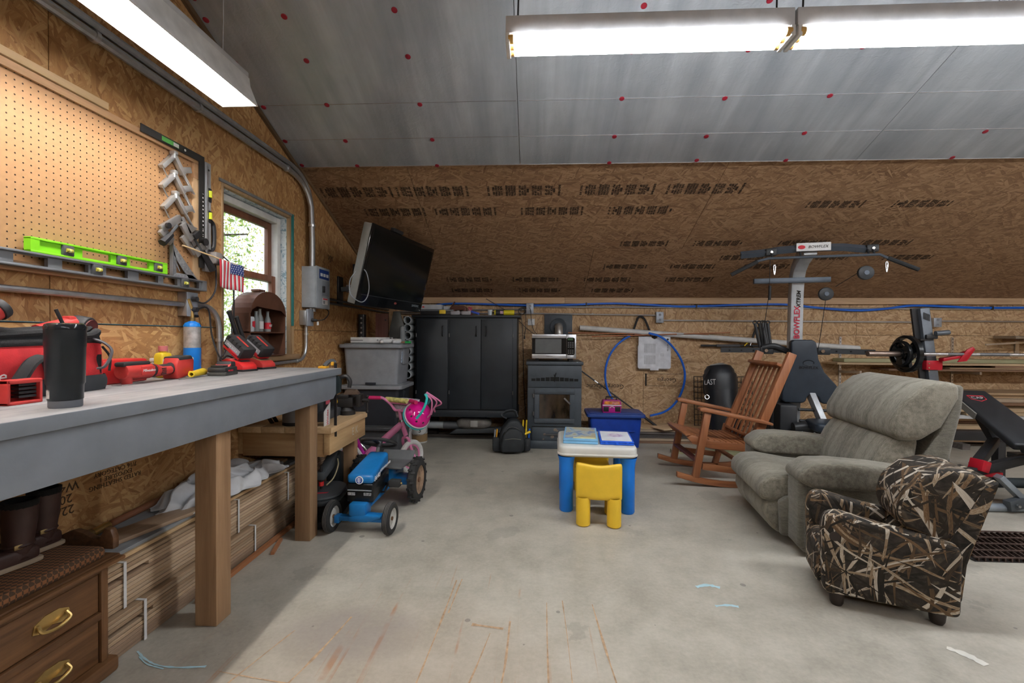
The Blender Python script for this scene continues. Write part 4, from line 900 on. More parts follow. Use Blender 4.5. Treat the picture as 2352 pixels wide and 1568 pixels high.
M().prism([(-.02, .145), (.08, .145), (.10, .125), (.06, .175), (.0, .18)], -.035, .035, 'Y').o('anvil', mat('rusty_iron', (.10, .065, .045), .7, .3), t, bev=.008)
M().cyl((.105, 0, .10), (.15, 0, .10), .014).o('screw', IRON, t); M().cyl((.14, 0, .125), (.14, 0, .02), .006, n=10).o('handle_bar', IRON, t); M().ball((.14, 0, .128), .011).o('handle_knob', IRON, t); M().ball((.14, 0, .018), .011).o('handle_knob', IRON, t)
t = thing('paint_can', 'large grey metal can on the low bench behind the bench leg', 'can', (-1.52, 2.80, .615)); M().lathe([(0, 0), (.07, 0), (.072, .01), (.072, .17), (.074, .175), (.068, .18), (.066, .172), (0, .172)], n=24).o('body', mat('can_grey', (.26, .26, .27), .45, .3, var=.2), t); M().lathe([(.0725, .0), (.0725, .02)], n=24).o('base_rim', BLACK, t)
t = thing('bench_appliance', 'black boxed appliance with a red badge on the low pine bench', 'appliance', (-1.45, 3.00, .615)); M().bb(-.09, .08, -.13, .16, 0, .06).o('tray', DKGREY, t, bev=.01); M().prism([(-.12, .06), (.12, .06), (.12, .19), (-.02, .20)], -.07, .05).o('housing', mat('charcoal_case', (.045, .05, .055), .5), t, bev=.01); M().bb(.05, .052, -.06, .09, .075, .15).o('control_panel', BLACK, t); M().bb(.052, .0532, -.035, .025, .10, .14).o('red_badge', mat('pink_red_badge', (.55, .10, .14), .5), t); M().cyl((.05, .115, .10), (.062, .115, .10), .012, n=10).o('yellow_knob', YELLOW, t)
t = thing('paper_card', 'white card with red lettering propped against the bench leg', 'card', (-1.305, 2.74, .615)); M().prism([(0, 0), (.075, .0), (.085, .14), (0, .09)], 0, .004).o('card', mat('white_card', (.72, .72, .73), .6), t); text('Windex', .03, RINK, t, (.0045, .045, .05), (PI/2, -PI/2, PI/2))
t = thing('curved_offcuts', 'two dark curved pieces leaning together on the low bench under the workbench', 'offcut', (-1.68, 2.82, .615))
for k in range(2): M().tube(smooth([(0, .05*k, 0), (-.02, .05*k-.03, .06), (-.05, .05*k-.07, .13)]), .018, 8, flat=.6).o('curved_piece', mat('dark_leather', (.05, .032, .02), .7), t)

# ------------------------------------------------------------------ stacks of flooring under the bench
FW = [wood('oak_flooring_%d' % k, a, b_, 'Y', .55, rnd=.16) for k, (a, b_) in enumerate((((.34, .22, .13), (.50, .36, .23)), ((.42, .29, .18), (.58, .43, .29)), ((.26, .17, .11), (.42, .29, .19))))]
GRY = wood('grey_underside_board', (.17, .18, .19), (.26, .27, .28), 'Y', .6)
strapm = mat('white_strap', (.70, .70, .70), .5)
def bundle(label, x1, z0, n, th, y0, y1, straps):
    t = thing('flooring_bundle', label, 'lumber', (x1, y0, z0), 0, 'strapped flooring bundles'); z = 0
    for i in range(n):
        jx, j0, j1 = random.uniform(-.0022, .0022), random.uniform(-.012, .02), random.uniform(-.1, .1)
        if i in (n-4,): j0 += .2
        M().bb(-.29+jx, jx, j0, y1-y0+j1, z+.0008, z+th-.0012).o('plank', random.choice(FW), t, bev=.0015, seg=1); z += th
    for s in straps: M().bb(.007, .0085, s, s+.012, 0, z).o('strap', strapm, t); M().bb(-.05, .0085, s, s+.012, z, z+.0012).o('strap', strapm, t)
bundle('lower strapped bundle of oak flooring under the workbench', -1.505, 0, 10, .0155, 1.50, 3.35, (.16, .85, 1.40))
bundle('upper strapped bundle of oak flooring under the workbench', -1.53, .158, 11, .0155, 1.50, 3.40, (.10, .75, 1.22))
for k, (z, x1, y0, y1, m_, lab) in enumerate(((.330, -1.545, 1.46, 3.2, PINE, 'honey coloured plank on the flooring stack, front one'), (.346, -1.555, 1.50, 3.1, GRY, 'wide grey backed panel lying on top of the flooring stack'))):
    tag(M().bb(-.27 if k else -.25, 0, 0, y1-y0, 0, .015).o('loose_plank', m_, None, bev=.0015, seg=1), lab, 'plank', 'loose planks on the flooring stack').location = (x1, y0, z)
for loc, L, w, rz, m_, lab in (((-1.62, 1.90, .362), .50, .12, -.22, FW[2], 'short grey brown plank lying across the grey panel'), ((-1.66, 2.66, .362), .42, .15, .12, PINE, 'short pale split board beside the bench leg'), ((-1.60, 2.30, .362), .45, .05, .1, PINE, 'narrow pine strip under the white cloth')):
    o = tag(M().bb(-w/2, w/2, -L/2, L/2, 0, .016).o('loose_plank', m_, None, bev=.002), lab, 'plank', 'loose planks on the flooring stack'); o.location = loc; o.rotation_euler = (0, 0, rz)
# white cloth
t = thing('white_cloth', 'crumpled white cloth heaped on the planks under the workbench', 'cloth', (-1.66, 2.36, .364), .02)
def clothpt(u, v):
    x = (u-.5)*.30; y = (v-.5)*.78; r = max(abs(u-.5), abs(v-.5))*2
    h = .015+.075*(1-r**3)*(.7+.3*math.sin(v*5+.6))+.022*math.sin(u*19+v*7)*(1-r*.3)+.014*math.sin(v*26-u*9)+.012*math.sin(u*31+2)*math.sin(v*13)
    return Vector((x+.02*math.sin(v*14)+.016*math.sin(v*37), y+.03*math.sin(u*11)+.02*math.sin(u*29), max(.004, h*(1.0 if r < .9 else .35))))
M().grid(clothpt, 34, 60).o('sheet', mat('white_fabric', (.66, .67, .69), .9), t, solid=.004, ss=1)
t = thing('capped_rod', 'brown wooden rod with a brass end cap leaning under the workbench', 'rod', (-1.79, 1.80, .375)); M().cyl((0, 0, .0), (0.02, .42, .03), .015).o('rod', wood('red_brown_rod', (.22, .08, .035), (.32, .13, .06), 'Y'), t); M().cyl((0, -.06, -.004), (0, .012, .001), .017).o('brass_cap', BRASS, t); M().cyl((0, -.075, -.005), (0, -.06, -.004), .019).o('end_knob', mat('dark_brass', (.30, .22, .10), .4, .8), t)
t = thing('floor_rod', 'reddish wooden strip on the floor beside the flooring stack', 'strip', (-1.47, 1.95, 0)); M().bar((0, -.05, .012), (-.02, 1.1, .012), .022, .02).o('strip', wood('red_brown_rod2', (.30, .11, .04), (.42, .18, .08), 'Y'), t); 
t = thing('floor_rod', 'short reddish stick lying on the floor beyond the bench leg', 'strip', (-1.40, 2.42, 0)); M().bar((0, -.07, .008), (-.05, .10, .008), .018, .014).o('strip', wood('red_brown_rod2', (.30, .11, .04), (.42, .18, .08), 'Y'), t)

# ------------------------------------------------------------------ oak chest with cushion and boots (lower left)
OAK = wood('dark_oak', (.075, .032, .012), (.20, .095, .038), 'Y', .45, 60, rnd=.06); OAKD = wood('darker_oak', (.05, .022, .010), (.13, .06, .026), 'Y', .45, 60, rnd=.05); OAKZ = wood('dark_oak_upright', (.075, .032, .012), (.19, .09, .036), 'Z', .45, 60, rnd=.05)
t = thing('oak_chest', 'dark oak chest with brass drawer pulls and cushioned top in the lower left corner', 'chest', (-1.475, .83, 0))
M().bb(-.33, -.012, -.02, .66, .055, .385).o('carcass', OAKD, t); M().bb(-.012, .002, .635, .66, .055, .385).o('stile', OAKZ, t, bev=.003); M().bb(-.33, -.012, .66, .666, .055, .385).o('end_panel', OAKZ, t)
M().bb(-.012, .002, -.02, .635, .365, .385).o('rail', OAK, t, bev=.003); M().bb(-.012, .004, -.02, .635, .205, .232).o('rail', OAK, t, bev=.004)
M().bb(-.36, .03, -.03, .70, .385, .40).o('top_moulding', OAK, t, bev=.006); M().bb(-.36, .018, -.03, .69, .40, .41).o('top_moulding', OAK, t, bev=.004)
M().bb(-.35, .02, -.03, .685, 0, .055).o('plinth', OAK, t, bev=.012)
for z0, z1 in ((.235, .362), (.06, .202)):
    d = M().bb(-.012, -.004, -.02, .63, z0, z1).o('drawer', OAK, t, bev=.003)
    for y in (.10, .48):
        zc = (z0+z1)/2; a = 0
        M().prism([(y-.055, zc-.012), (y-.03, zc-.022), (y, zc-.012), (y+.03, zc-.022), (y+.055, zc-.012), (y+.05, zc+.012), (y+.02, zc+.026), (y-.02, zc+.026), (y-.05, zc+.012)], -.004, -.001).o('back_plate', BRASS, d); M().tube(smooth([(.0, y-.04, zc+.006), (.014, y-.04, zc-.012), (.018, y, zc-.02), (.014, y+.04, zc-.012), (.0, y+.04, zc+.006)]), .005, 7).o('pull', BRASS, d)
def weave():
    q = NT('brown_woven_cushion'); v = q.coord('Object', (85, 85, 85), (0, 0, .78)); ck = q.node('ShaderNodeTexChecker'); q.l.new(v, ck.inputs[0]); ck.inputs['Scale'].default_value = 1; ck.inputs['Color1'].default_value = (.19, .075, .025, 1); ck.inputs['Color2'].default_value = (.055, .028, .012, 1)
    q.set(Base_Color=ck.outputs[0], Roughness=.9); q.bump(q.noise(q.coord(), 90, 1), .3, .003); return q.m
M().bb(-.345, .0, -.03, .66, .405, .45).o('cushion', weave(), t, bev=.018, seg=4)
sc = [(-.36, .43), (-.36, .47)]+[(-.34+.30*k/10, .478+.016*math.sin(k*1.05+.4)) for k in range(11)]+[(-.02, .505), (.005, .50), (.015, .47), (.015, .43)]
M().prism(sc, .665, .69, 'Y').o('scrolled_end_rail', OAKD, t, bev=.006)
M().bb(-.10, -.02, .14, .36, .452, .475).o('book_tray', mat('slate_tray', (.05, .055, .07), .5), t, bev=.003)
LEA = mat('brown_boot_leather', (.045, .020, .016), .55, var=.25, scale=10); SOLE = mat('tan_sole', (.34, .26, .18), .7)
def boot(x_, y_, rz, label):
    t = thing('boot', label, 'boot', (x_, y_, .452), rz, 'pair of brown boots on the chest'); t.scale = (.76, .76, .78)
    M().tube(smooth([(0, 0, .03), (0, .004, .10), (0, .008, .18), (0, .010, .245)]), [.042, .04, .041, .043, .045, .045, .046, .047, .048, .05, .05, .052, .053, .053, .053, .053, .054, .054, .054][:19], 18, caps=False).o('shaft', LEA, t, solid=.004)
    M().sbox((0, -.055, .038), (.085, .24, .075), .55, 16).o('foot', LEA, t); M().sbox((0, -.055, .009), (.095, .255, .022), .35, 12).o('sole', SOLE, t); M().tube(arc((0, .003, .085), .045, 0, 360, 20, 'XY')[:-1], .007, 6, True, flat=1.0).o('strap', LEA, t)
    M().lathe([(.054, .23), (.058, .245), (.058, .262), (.048, .262), (.047, .235)], (0, .010, 0), 20).o('fleece_cuff', mat('black_fleece', (.008, .008, .008), .95, bump=.6), t); M().bb(.038, .046, -.03, .015, .075, .095).o('buckle', mat('dark_brass', (.30, .22, .10), .4, .8), t, bev=.003)
boot(-1.62, 1.335, -.25, 'brown leather boot on the chest, nearer of the pair'); boot(-1.665, 1.445, -.2, 'brown leather boot on the chest, farther of the pair')
# ------------------------------------------------------------------ television on a wall arm
t = thing('television', 'large black flat television tilted down on an arm from the left wall', 'television')
h = Vector((.2175, .976, -.003)).normalized(); v = Vector((.2324, -.0486, .9714)).normalized(); nrm = h.cross(v).normalized()
c = Vector((-1.3176*.9, 4.3638*.9, 1.18+.6046*.9))
mt = Matrix((h, v, nrm)).transposed().to_4x4(); mt.translation = c; t.matrix_world = mt      # local x along width, y up, z out of the screen
BZ = mat('gloss_black_bezel', (.006, .007, .008), .12)
w2, h2 = .54, .3195
M().bb(-w2, w2, -h2, h2, -.012, 0).o('frame', BZ, t, bev=.006); M().bb(-w2+.03, w2-.03, -h2+.10, h2-.035, -.002, .002).o('screen', mat('dark_screen', (.004, .006, .006), .16, spec=.3), t)
M().bb(-w2+.002, w2-.002, -h2+.004, h2-.004, -.085, -.012).o('back_shell', mat('silver_black_shell', (.20, .19, .175), .45), t, bev=.01)
M().bb(-w2+.04, w2-.04, -h2+.086, -h2+.089, 0, .0015).o('lower_line', mat('bezel_line', (.05, .06, .065), .4), t); M().ball((.03, -h2+.055, .001), (.022, .011, .002)).o('emblem', mat('red_emblem', (.25, .06, .05), .4), t); text('SAMSUNG', .03, mat('dim_lettering', (.25, .30, .34), .5), t, (w2-.14, -h2+.058, .001), (0, 0, 0)); M().cyl((w2-.03, -h2+.022, 0), (w2-.03, -h2+.022, .002), .004).o('power_lamp', WHITE, t)
M().bb(-.25, -.10, h2, h2+.03, -.03, .01).o('sensor_bar', BLACK, t, bev=.006)
M().tube(smooth([(-w2+.01, -.03, -.03), (-w2+.02, -.06, .02), (-w2+.07, -.16, .035), (-w2+.08, -.25, .03), (-w2+.03, -.29, .02), (-w2-.04, -.25, -.03), (-w2-.06, -.15, -.05), (-w2-.03, -.07, -.04)]), .004, 6).o('hanging_cable', mat('grey_cable', (.25, .27, .29), .5), t)
t = thing('television_mount', 'black articulated television bracket on the left wall', 'bracket', (XL, 4.17, 1.56))
M().bb(0, .02, -.05, .05, -.09, .17).o('wall_plate', BLACK, t, bev=.004); M().bar((.02, 0, .05), (.24, .10, .09), .05, .04).o('arm', BLACK, t); M().bar((.24, .10, .09), (.52, -.14, .15), .05, .04).o('arm', BLACK, t); M().cyl((.24, .1, .04), (.24, .1, .14), .03).o('joint', BLACK, t); M().bb(.05, .10, .04, .10, .03, .10).o('tag', mat('paper_tag', (.30, .25, .24), .7), t); M().box((.53, -.16, .155), (.03, .25, .25), Euler((0, .25, -.22))).o('mount_plate', BLACK, t)
t = thing('small_parts_cabinet', 'dark grey stack of small parts drawers on the left wall behind the television', 'organizer', (XL, 4.62, 1.60))
M().bb(0, .14, -.13, .13, 0, .30).o('frame', mat('drawer_frame', (.03, .025, .025), .6), t)
for k in range(4): M().bb(.14, .15, -.12, .12, .012+k*.073, .07+k*.073).o('drawer', mat('drawer_grey', (.075, .07, .078), .5), t, bev=.004)

# ------------------------------------------------------------------ storage totes
def tote(name, label, loc, rz, w, d, h, m_, lidm, handle=True, ribs=True, grp=None):
    t = thing(name, label, 'storage box', loc, rz, grp); i = .035
    b_ = M(); lo, hi = rrect(w-2*i-.05, d-2*i-.03, .03, 4), rrect(w-2*i, d-2*i, .03, 4)
    A = [b_.bm.verts.new((x_, y_, 0)) for x_, y_ in lo]; B_ = [b_.bm.verts.new((x_, y_, h-.035)) for x_, y_ in hi]; n = len(A)
    b_.bm.faces.new(A[::-1]); b_.bm.faces.new(B_)
    for k in range(n): b_.bm.faces.new((A[k], A[(k+1) % n], B_[(k+1) % n], B_[k]))
    b_.o('tub', m_, t)
    M().prism(rrect(w, d, .04, 5), h-.042, h-.008, 'Z').o('lid', lidm, t, bev=.006); M().prism(rrect(w-.07, d-.07, .03, 4), h-.008, h, 'Z').o('lid_panel', lidm, t, bev=.004)
    if ribs:
        for s in (-1, 1):
            M().bb(s*(w/2-i)-.012, s*(w/2-i)+.008, -.06, .06, h-.20, h-.04).o('side_grip', m_, t, bev=.006)
    return t
TG = mat('tote_grey', (.25, .262, .285), .5); TD = mat('tote_dark', (.022, .025, .032), .5); TLG = mat('tote_lid_grey', (.24, .25, .27), .5); TCH = mat('tote_charcoal', (.075, .08, .088), .55)
tx, ty = -1.525, 4.34
tote('storage_tote', 'dark grey storage tote at the bottom of the stack by the left wall', (tx, ty+.02, 0), 0, .60, .46, .335, TCH, TCH, grp='stacked storage totes')
tote('storage_tote', 'black storage tote with grey lid in the middle of the stack', (tx-.005, ty+.02, .336), 0, .60, .46, .385, TD, TLG, grp='stacked storage totes')
q = tote('storage_tote', 'light grey storage tote on top of the stack, game console on its lid', (tx, ty, .722), 0, .60, .46, .385, TG, TG, grp='stacked storage totes')
M().bb(-.05, .05, -.206, -.196, .0, .022).o('latch', mat('latch_dark', (.02, .025, .035), .5), q, bev=.003); M().bb(.252, .262, -.10, .02, .20, .33).o('label_sheet', mat('blue_white_label', (.35, .42, .52), .6, var=.6, scale=40), q)
t = thing('game_console', 'white game console on the lid of the light grey tote', 'console', (-1.56, 4.28, 1.108)); M().bb(-.17, .17, -.11, .11, .004, .056).o('case', mat('console_white', (.70, .70, .70), .4), t, bev=.003); M().bb(-.172, -.05, -.1115, -.1105, .026, .031).o('disc_slot', BLACK, t); M().cyl((.09, -.11, .03), (.09, -.1125, .03), .008, n=14).o('power_button', MIDGREY, t); M().bb(-.16, .16, -.10, .10, 0, .005).o('feet', BLACK, t)
for k, (x_, y_) in enumerate(((-1.385, 4.20), (-1.335, 4.27))):
    t = thing('game_controller', 'white game controller '+('in front of' if k == 0 else 'beside')+' the console', 'controller', (x_, y_, 1.1075), .4-.9*k); M().sbox((0, 0, .024), (.13, .07, .044), .5, 12).o('body', mat('console_white', (.70, .70, .70), .4), t)
    for s in (-1, 1): M().sbox((s*.055, -.035, .018), (.04, .09, .035), .6, 10).o('grip', mat('console_white', (.70, .70, .70), .4), t); M().cyl((s*.028, .008, .044), (s*.028, .008, .054), .009, n=10).o('thumbstick', BLACK, t)
t = thing('marker_pen', 'green capped marker lying on the grey tote lid', 'marker', (-1.265, 4.30, 1.118)); M().cyl((-.07, 0, 0), (.02, 0, 0), .0095).o('barrel', mat('marker_body', (.35, .20, .12), .5), t); M().cyl((.02, 0, 0), (.075, 0, 0), .011).o('cap', mat('marker_green', (.02, .35, .08), .4), t)
# leaning things behind the totes
DKW0 = wood('dark_shaft', (.06, .045, .03), (.14, .10, .07), 'Z', .8)
t = thing('post_bracket', 'black perforated steel bracket standing in the corner behind the totes', 'bracket', (-1.79, 4.62, .90)); M().bb(-.03, .03, -.03, .03, -.90, .50).o('channel', BLACK, t, bev=.003)
for k in range(7): M().cyl((0, -.032, .16+.05*k), (0, -.029, .16+.05*k), .010, n=12).o('hole', mat('hole_pale', (.35, .32, .3), .6), t)
t = thing('red_board', 'reddish painted board leaning in the corner behind the totes', 'board', (-1.66, 4.85, 0)); M().bb(-.07, .07, -.012, .012, 0, 1.42).o('board', wood('red_brown_board', (.13, .045, .03), (.19, .07, .05), 'Z'), t, bev=.002); M().cyl((.04, -.0135, 1.35), (.04, -.011, 1.35), .009, n=10).o('hole', BLACK, t)
t = thing('garden_spade', 'grey metal spade blade leaning in the corner under the television', 'spade', (-1.49, 4.80, .98)); M().cyl((.02, .01, -.98), (.01, .01, .1), .016).o('shaft', DKW0, t); M().prism([(-.03, .46), (.04, .46), (.09, .30), (.07, .06), (-.02, 0), (-.08, .22)], -.006, .006, 'Y').o('blade', mat('dull_steel', (.12, .125, .12), .5, .5), t, bev=.002)
t = thing('foam_tube', 'grey plastic pipe standing behind the totes', 'pipe', (-1.385, 4.72, .95)); M().cyl((0, 0, -.95), (-.015, 0, .31), .028, n=16).o('pipe', mat('grey_pvc', (.26, .28, .29), .5), t); M().ball((-.015, 0, .31), .028).o('cap', mat('grey_pvc', (.26, .28, .29), .5), t)
# row of pipes stacked against the cabinet
PVC = mat('white_grey_pvc', (.62, .66, .69), .4)
t = thing('pipe_rack', 'column of eight open plastic pipes stacked beside the black cabinet', 'pipe rack', (-1.412, 4.95, 0))
for k in range(8):
    z = 1.355-.0868*k
    M().lathe([(.0415, 0), (.0425, 0), (.0425, .55), (.0375, .55), (.0375, 0), (.0415, 0)], (0, 0, z), 24, (-PI/2, 0, 0)).o('pipe', PVC, t)
    M().cyl((0, .50, z), (0, .53, z), .037, n=20).o('pipe_plug', BLACK, t)
M().bb(-.05, -.042, .02, .5, .69, 1.40).o('side_strap', mat('dark_board', (.04, .03, .025), .7), t); M().bb(-.04, .04, .1, .45, 0, .705).o('stand', mat('dark_board', (.04, .03, .025), .7), t)

# ------------------------------------------------------------------ black cabinet and the things on top of it
CB = mat('black_cabinet_paint', (.017, .021, .026), .48, var=.2, scale=6)
t = thing('tall_cabinet', 'black painted wooden cabinet with three doors against the back wall', 'cabinet', (-.76, 4.97, 0))
M().bb(-.565, .565, 0, .50, .285, 1.39).o('body', CB, t, bev=.003); M().bb(-.605, .60, -.025, .51, 1.385, 1.412).o('top', CB, t, bev=.006); M().bb(-.575, .575, -.008, .50, .285, .36).o('base_rail', CB, t, bev=.003)
for k, x0 in enumerate((-.545, -.178, .172)):
    d = M().bb(x0, x0+.345, -.022, -.0, .375, 1.365).o('door', CB, t, bev=.004)
    hx = x0+(.29, .295, .05)[k]; M().tube(smooth([(hx, -.022, 1.29), (hx, -.045, 1.28), (hx+.004, -.05, 1.235), (hx, -.045, 1.19), (hx, -.022, 1.18)]), .006, 8).o('handle', mat('black_iron', (.008, .008, .009), .4, .3), d)
    hx = x0+(-.006, -.004, .349)[k]
    for z in (1.19, .56): M().cyl((hx, -.024, z-.02), (hx, -.024, z+.02), .0055, n=8).o('hinge', mat('worn_hinge', (.16, .16, .16), .4, .7), d)
M().bb(-.50, -.40, .36, .50, 0, .285).o('support_block', mat('dark_board', (.04, .03, .025), .7), t); M().bb(.40, .50, .36, .50, 0, .285).o('support_block', mat('dark_board', (.04, .03, .025), .7), t)
t = thing('floor_platform', 'low dark plywood platform on the floor under the cabinet', 'platform', (-.72, 5.18, 0)); M().bb(-.55, .50, -.01, .03, 0, .018).o('board', mat('grey_board', (.10, .095, .09), .7), t); M().bb(-.55, .50, -.02, .035, .018, .045).o('board', mat('dark_board', (.04, .03, .025), .7), t, bev=.003)
t = thing('drain_pipe', 'grey and dark drain pipe lying under the cabinet', 'pipe', (-1.25, 5.10, .13)); M().cyl((0, 0, .04), (.22, 0, .04), .042, n=18).o('grey_section', mat('grey_pvc', (.26, .28, .29), .5), t); M().cyl((.22, 0, .04), (.46, 0, .035), .045, n=18).o('dark_section', DKGREY, t)
t = thing('canvas_bundle', 'dusty grey canvas bundle stuffed under the cabinet', 'bundle', (-.68, 5.10, .15)); M().sbox((0, 0, .05), (.40, .2, .13), .7, 14).o('canvas', mat('dusty_canvas', (.12, .11, .10), .9, var=.4, scale=12), t); M().bb(-.03, .05, -.105, -.09, .02, .09).o('patch', mat('pale_patch', (.30, .29, .27), .8), t, bev=.003)
t = thing('metal_tray', 'long dark metal tray under the cabinet', 'tray', (-.66, 5.07, .05)); M().prism([(-.30, .03), (.30, .05), (.30, .11), (-.22, .085)], -.03, .05, 'Y').o('tray', mat('dark_tray', (.03, .034, .037), .5), t, bev=.006)
ct = 1.413
t = thing('organizer_case', 'clear lidded small parts case on the left of the cabinet top', 'case', (-1.16, 5.10, ct+.062)); M().bb(-.12, .12, -.12, .12, 0, .055).o('case', mat('clear_plastic', (.48, .50, .53), .25), t, bev=.004); M().bb(-.09, -.07, -.122, -.12, .02, .035).o('red_label', RED, t)
t = thing('tool_case', 'flat black case with a yellow latch on the cabinet top', 'case', (-1.10, 5.09, ct)); M().bb(-.17, .20, -.13, .13, 0, .042).o('lower_shell', BLACK, t, bev=.006); M().bb(-.17, .20, -.13, .13, .042, .06).o('upper_shell', mat('smoke_plastic', (.14, .15, .16), .3), t, bev=.004); M().bb(.045, .115, -.142, -.128, .012, .055).o('latch', YELLOW, t, bev=.004)
t = thing('organizer_case', 'clear lidded small parts case behind the leather holster', 'case', (-.93, 5.14, ct+.002)); M().bb(-.10, .12, -.09, .09, 0, .10).o('case', mat('clear_plastic', (.48, .50, .53), .25), t, bev=.005)
t = thing('leather_holster', 'small brown leather saddle shaped holster on the cabinet top', 'holster', (-.845, 5.02, ct)); LT = mat('brown_leather', (.09, .03, .016), .6)
M().prism([(-.09, .02), (-.09, .085), (-.06, .105), (.06, .105), (.085, .085), (.085, .02), (.06, .0), (.05, .055), (-.04, .055), (-.055, .0)], -.04, .04, 'Y').o('body', LT, t, bev=.008); M().bar((-.10, 0, .075), (-.05, 0, .15), .03, .01).o('strap', LT, t); M().cyl((-.09, 0, .03), (-.09, 0, .09), .013).o('white_roll', mat('cream_roll', (.45, .38, .30), .7), t)
t = thing('card_packet', 'red and white card packet on the cabinet top', 'packet', (-.725, 5.02, ct+.001)); M().bb(-.02, .025, -.01, .01, 0, .092).o('packet', mat('dark_red_packet', (.32, .03, .05), .5), t, bev=.002); M().bar((-.012, -.0105, .075), (.018, -.0105, .035), .010, .0015).o('white_stripe', WINK, t)
for k, x_ in enumerate((-.88, -.76)):
    t = thing('parts_jar', 'small clear container of hardware, '+('left' if k == 0 else 'right')+' one on the cabinet edge', 'jar', (x_, 4.975, ct)); M().sbox((0, 0, .022), (.11, .05, .044), .4, 10).o('body', mat('cloudy_plastic', (.32, .31, .33), .3), t); M().cyl((.03, 0, .04), (.03, 0, .05), .016).o('lid', mat('cloudy_plastic', (.32, .31, .33), .3), t)
t = thing('plastic_tool', 'small blue plastic tool lying on the cabinet top', 'tool', (-.655, 5.0, ct)); M().bar((-.055, 0, .042), (.04, 0, .015), .05, .024).o('handle', mat('cutter_blue', (.015, .06, .42), .4), t, bev=.006); M().cyl((.03, -.014, .008), (.03, .014, .008), .008).o('wheel', WHITE, t)
t = thing('lidded_cup', 'small translucent white cup with lid on the cabinet top', 'cup', (-.50, 5.02, ct)); M().lathe([(0, 0), (.022, 0), (.025, .045), (.026, .046)], n=18).o('cup', mat('milky_plastic', (.55, .62, .66), .4), t); M().cyl((0, 0, .046), (0, 0, .06), .028, n=18).o('lid', mat('milky_lid', (.72, .76, .76), .4), t)
t = thing('spray_foam_can', 'yellow and black spray can lying on the cabinet top', 'spray can', (-.345, 5.02, ct+.03)); M().cyl((-.09, 0, 0), (.0, 0, 0), .03, n=20).o('label_band', mat('foam_label', (.03, .03, .035), .4), t); M().cyl((.0, 0, 0), (.115, 0, 0), .0305, n=20).o('body', mat('foam_yellow', (.72, .60, .02), .4), t); M().cyl((-.105, 0, 0), (-.09, 0, 0), .0305, n=20).o('collar', mat('foam_yellow', (.72, .60, .02), .4), t); M().cyl((-.13, 0, 0), (-.105, 0, 0), .010).o('nozzle', BLACK, t); M().prism([(-.04, -.015), (-.005, -.015), (-.005, .018), (-.04, .018)], -.0312, -.029, 'Y').o('printed_label', mat('pale_print', (.55, .35, .45), .5, var=.6, scale=90), t)

# ------------------------------------------------------------------ pink bicycle with helmet
PK = mat('pink_frame', (.68, .22, .40), .32); MG = mat('magenta_frame', (.42, .02, .26), .28, .2); WT = mat('white_tyre', (.60, .60, .58), .75, bump=.8, bscale=160); CHR = mat('chrome', (.65, .66, .68), .15, .95)
rz = math.atan2(.20, .48)
t = thing('kids_bicycle', 'pink and purple childrens bicycle with white tyres behind the toy tractor', 'bicycle', (-1.535, 3.63, 0), rz)
def wheel(par, c, r, ax, tyre, rimm, name='wheel', tr=.022, sp=12):
    ax = Vector(ax).normalized(); x_ = Vector((0, 0, 1)).cross(ax).normalized(); y_ = ax.cross(x_); c = Vector(c)
    P_ = lambda a, rr: c+x_*rr*math.cos(a)+y_*rr*math.sin(a)
    w = M().tube([P_(2*PI*k/36, r-tr) for k in range(36)], tr, 10, True).o(name, tyre, par)
    M().tube([P_(2*PI*k/32, r-2.1*tr) for k in range(32)], tr*.45, 6, True).o('rim', rimm, w)
    s = M()
    for k in range(sp): s.cyl(c+ax*(.008 if k % 2 else -.008), P_(2*PI*k/sp, r-2.1*tr), .0014, n=4)
    s.cyl(c-ax*.02, c+ax*.02, .010, n=10); s.o('spokes', CHR, w); return w
R_ = .145; fw = Vector((.52, 0, R_))
wheel(t, (0, 0, R_), R_, (0, 1, 0), WT, PK)
st = math.radians(40); fa = Vector((-math.sin(st), math.cos(st), 0))     # front axle after steering to the left
wheel(t, fw, R_, fa, WT, PK)
hb, ht = Vector((.475, 0, .33)), Vector((.435, 0, .455))
M().cyl(hb, ht, .02, n=14).o('head_tube', PK, t); M().tube([ht-Vector((0, 0, .03)), (.30, 0, .31), (.17, 0, .20), (.14, 0, .17)], [.028, .03, .03, .022], 12).o('down_tube', PK, t)
M().cyl((.14, 0, .17), (.06, 0, .36), .018).o('seat_tube', MG, t)
for s in (-.03, .03): M().cyl((.14, s*.6, .17), (0, s*1.3, R_), .011).o('chain_stay', MG, t); M().cyl((.085, s*.4, .30), (0, s*1.3, R_), .010).o('seat_stay', MG, t)
M().cyl((.12, 0, .19), (.30, 0, .30), .016).o('brace_tube', MG, t)
M().tube(smooth([(-.06, 0, .405), (-.02, 0, .42), (.05, 0, .425), (.13, 0, .432)]), [.05]*6+[.045]*6+[.035]*3+[.02]*4, 12, flat=.5).o('saddle', mat('magenta_saddle', (.45, .05, .30), .3), t); M().cyl((.05, 0, .35), (.035, 0, .405), .012).o('seat_post', CHR, t)
for k in range(3): M().tube(smooth([(-.05, .04, .42), (-.06-.02*k, .05, .49), (-.03+.05*k, .03, .47-.02*k)]), .005, 6).o('streamer', PK, t)
fd = Vector((math.cos(st), math.sin(st), 0)); top = hb-Vector((.006, 0, 0))
for s in (-1, 1):
    o_ = fa*.038*s; M().tube(smooth([hb-Vector((0, 0, .02))+o_*.2, hb+o_*.8-Vector((0, 0, .03)), hb+o_+fd*.01-Vector((0, 0, .08)), fw+o_]), .013, 9).o('fork_blade', PK, t)
M().cyl(ht, ht+Vector((-.015, 0, .10)), .013).o('stem', PK, t); M().cyl(ht-Vector((0, 0, .006)), ht+Vector((0, 0, .012)), .022).o('head_clamp', CHR, t)
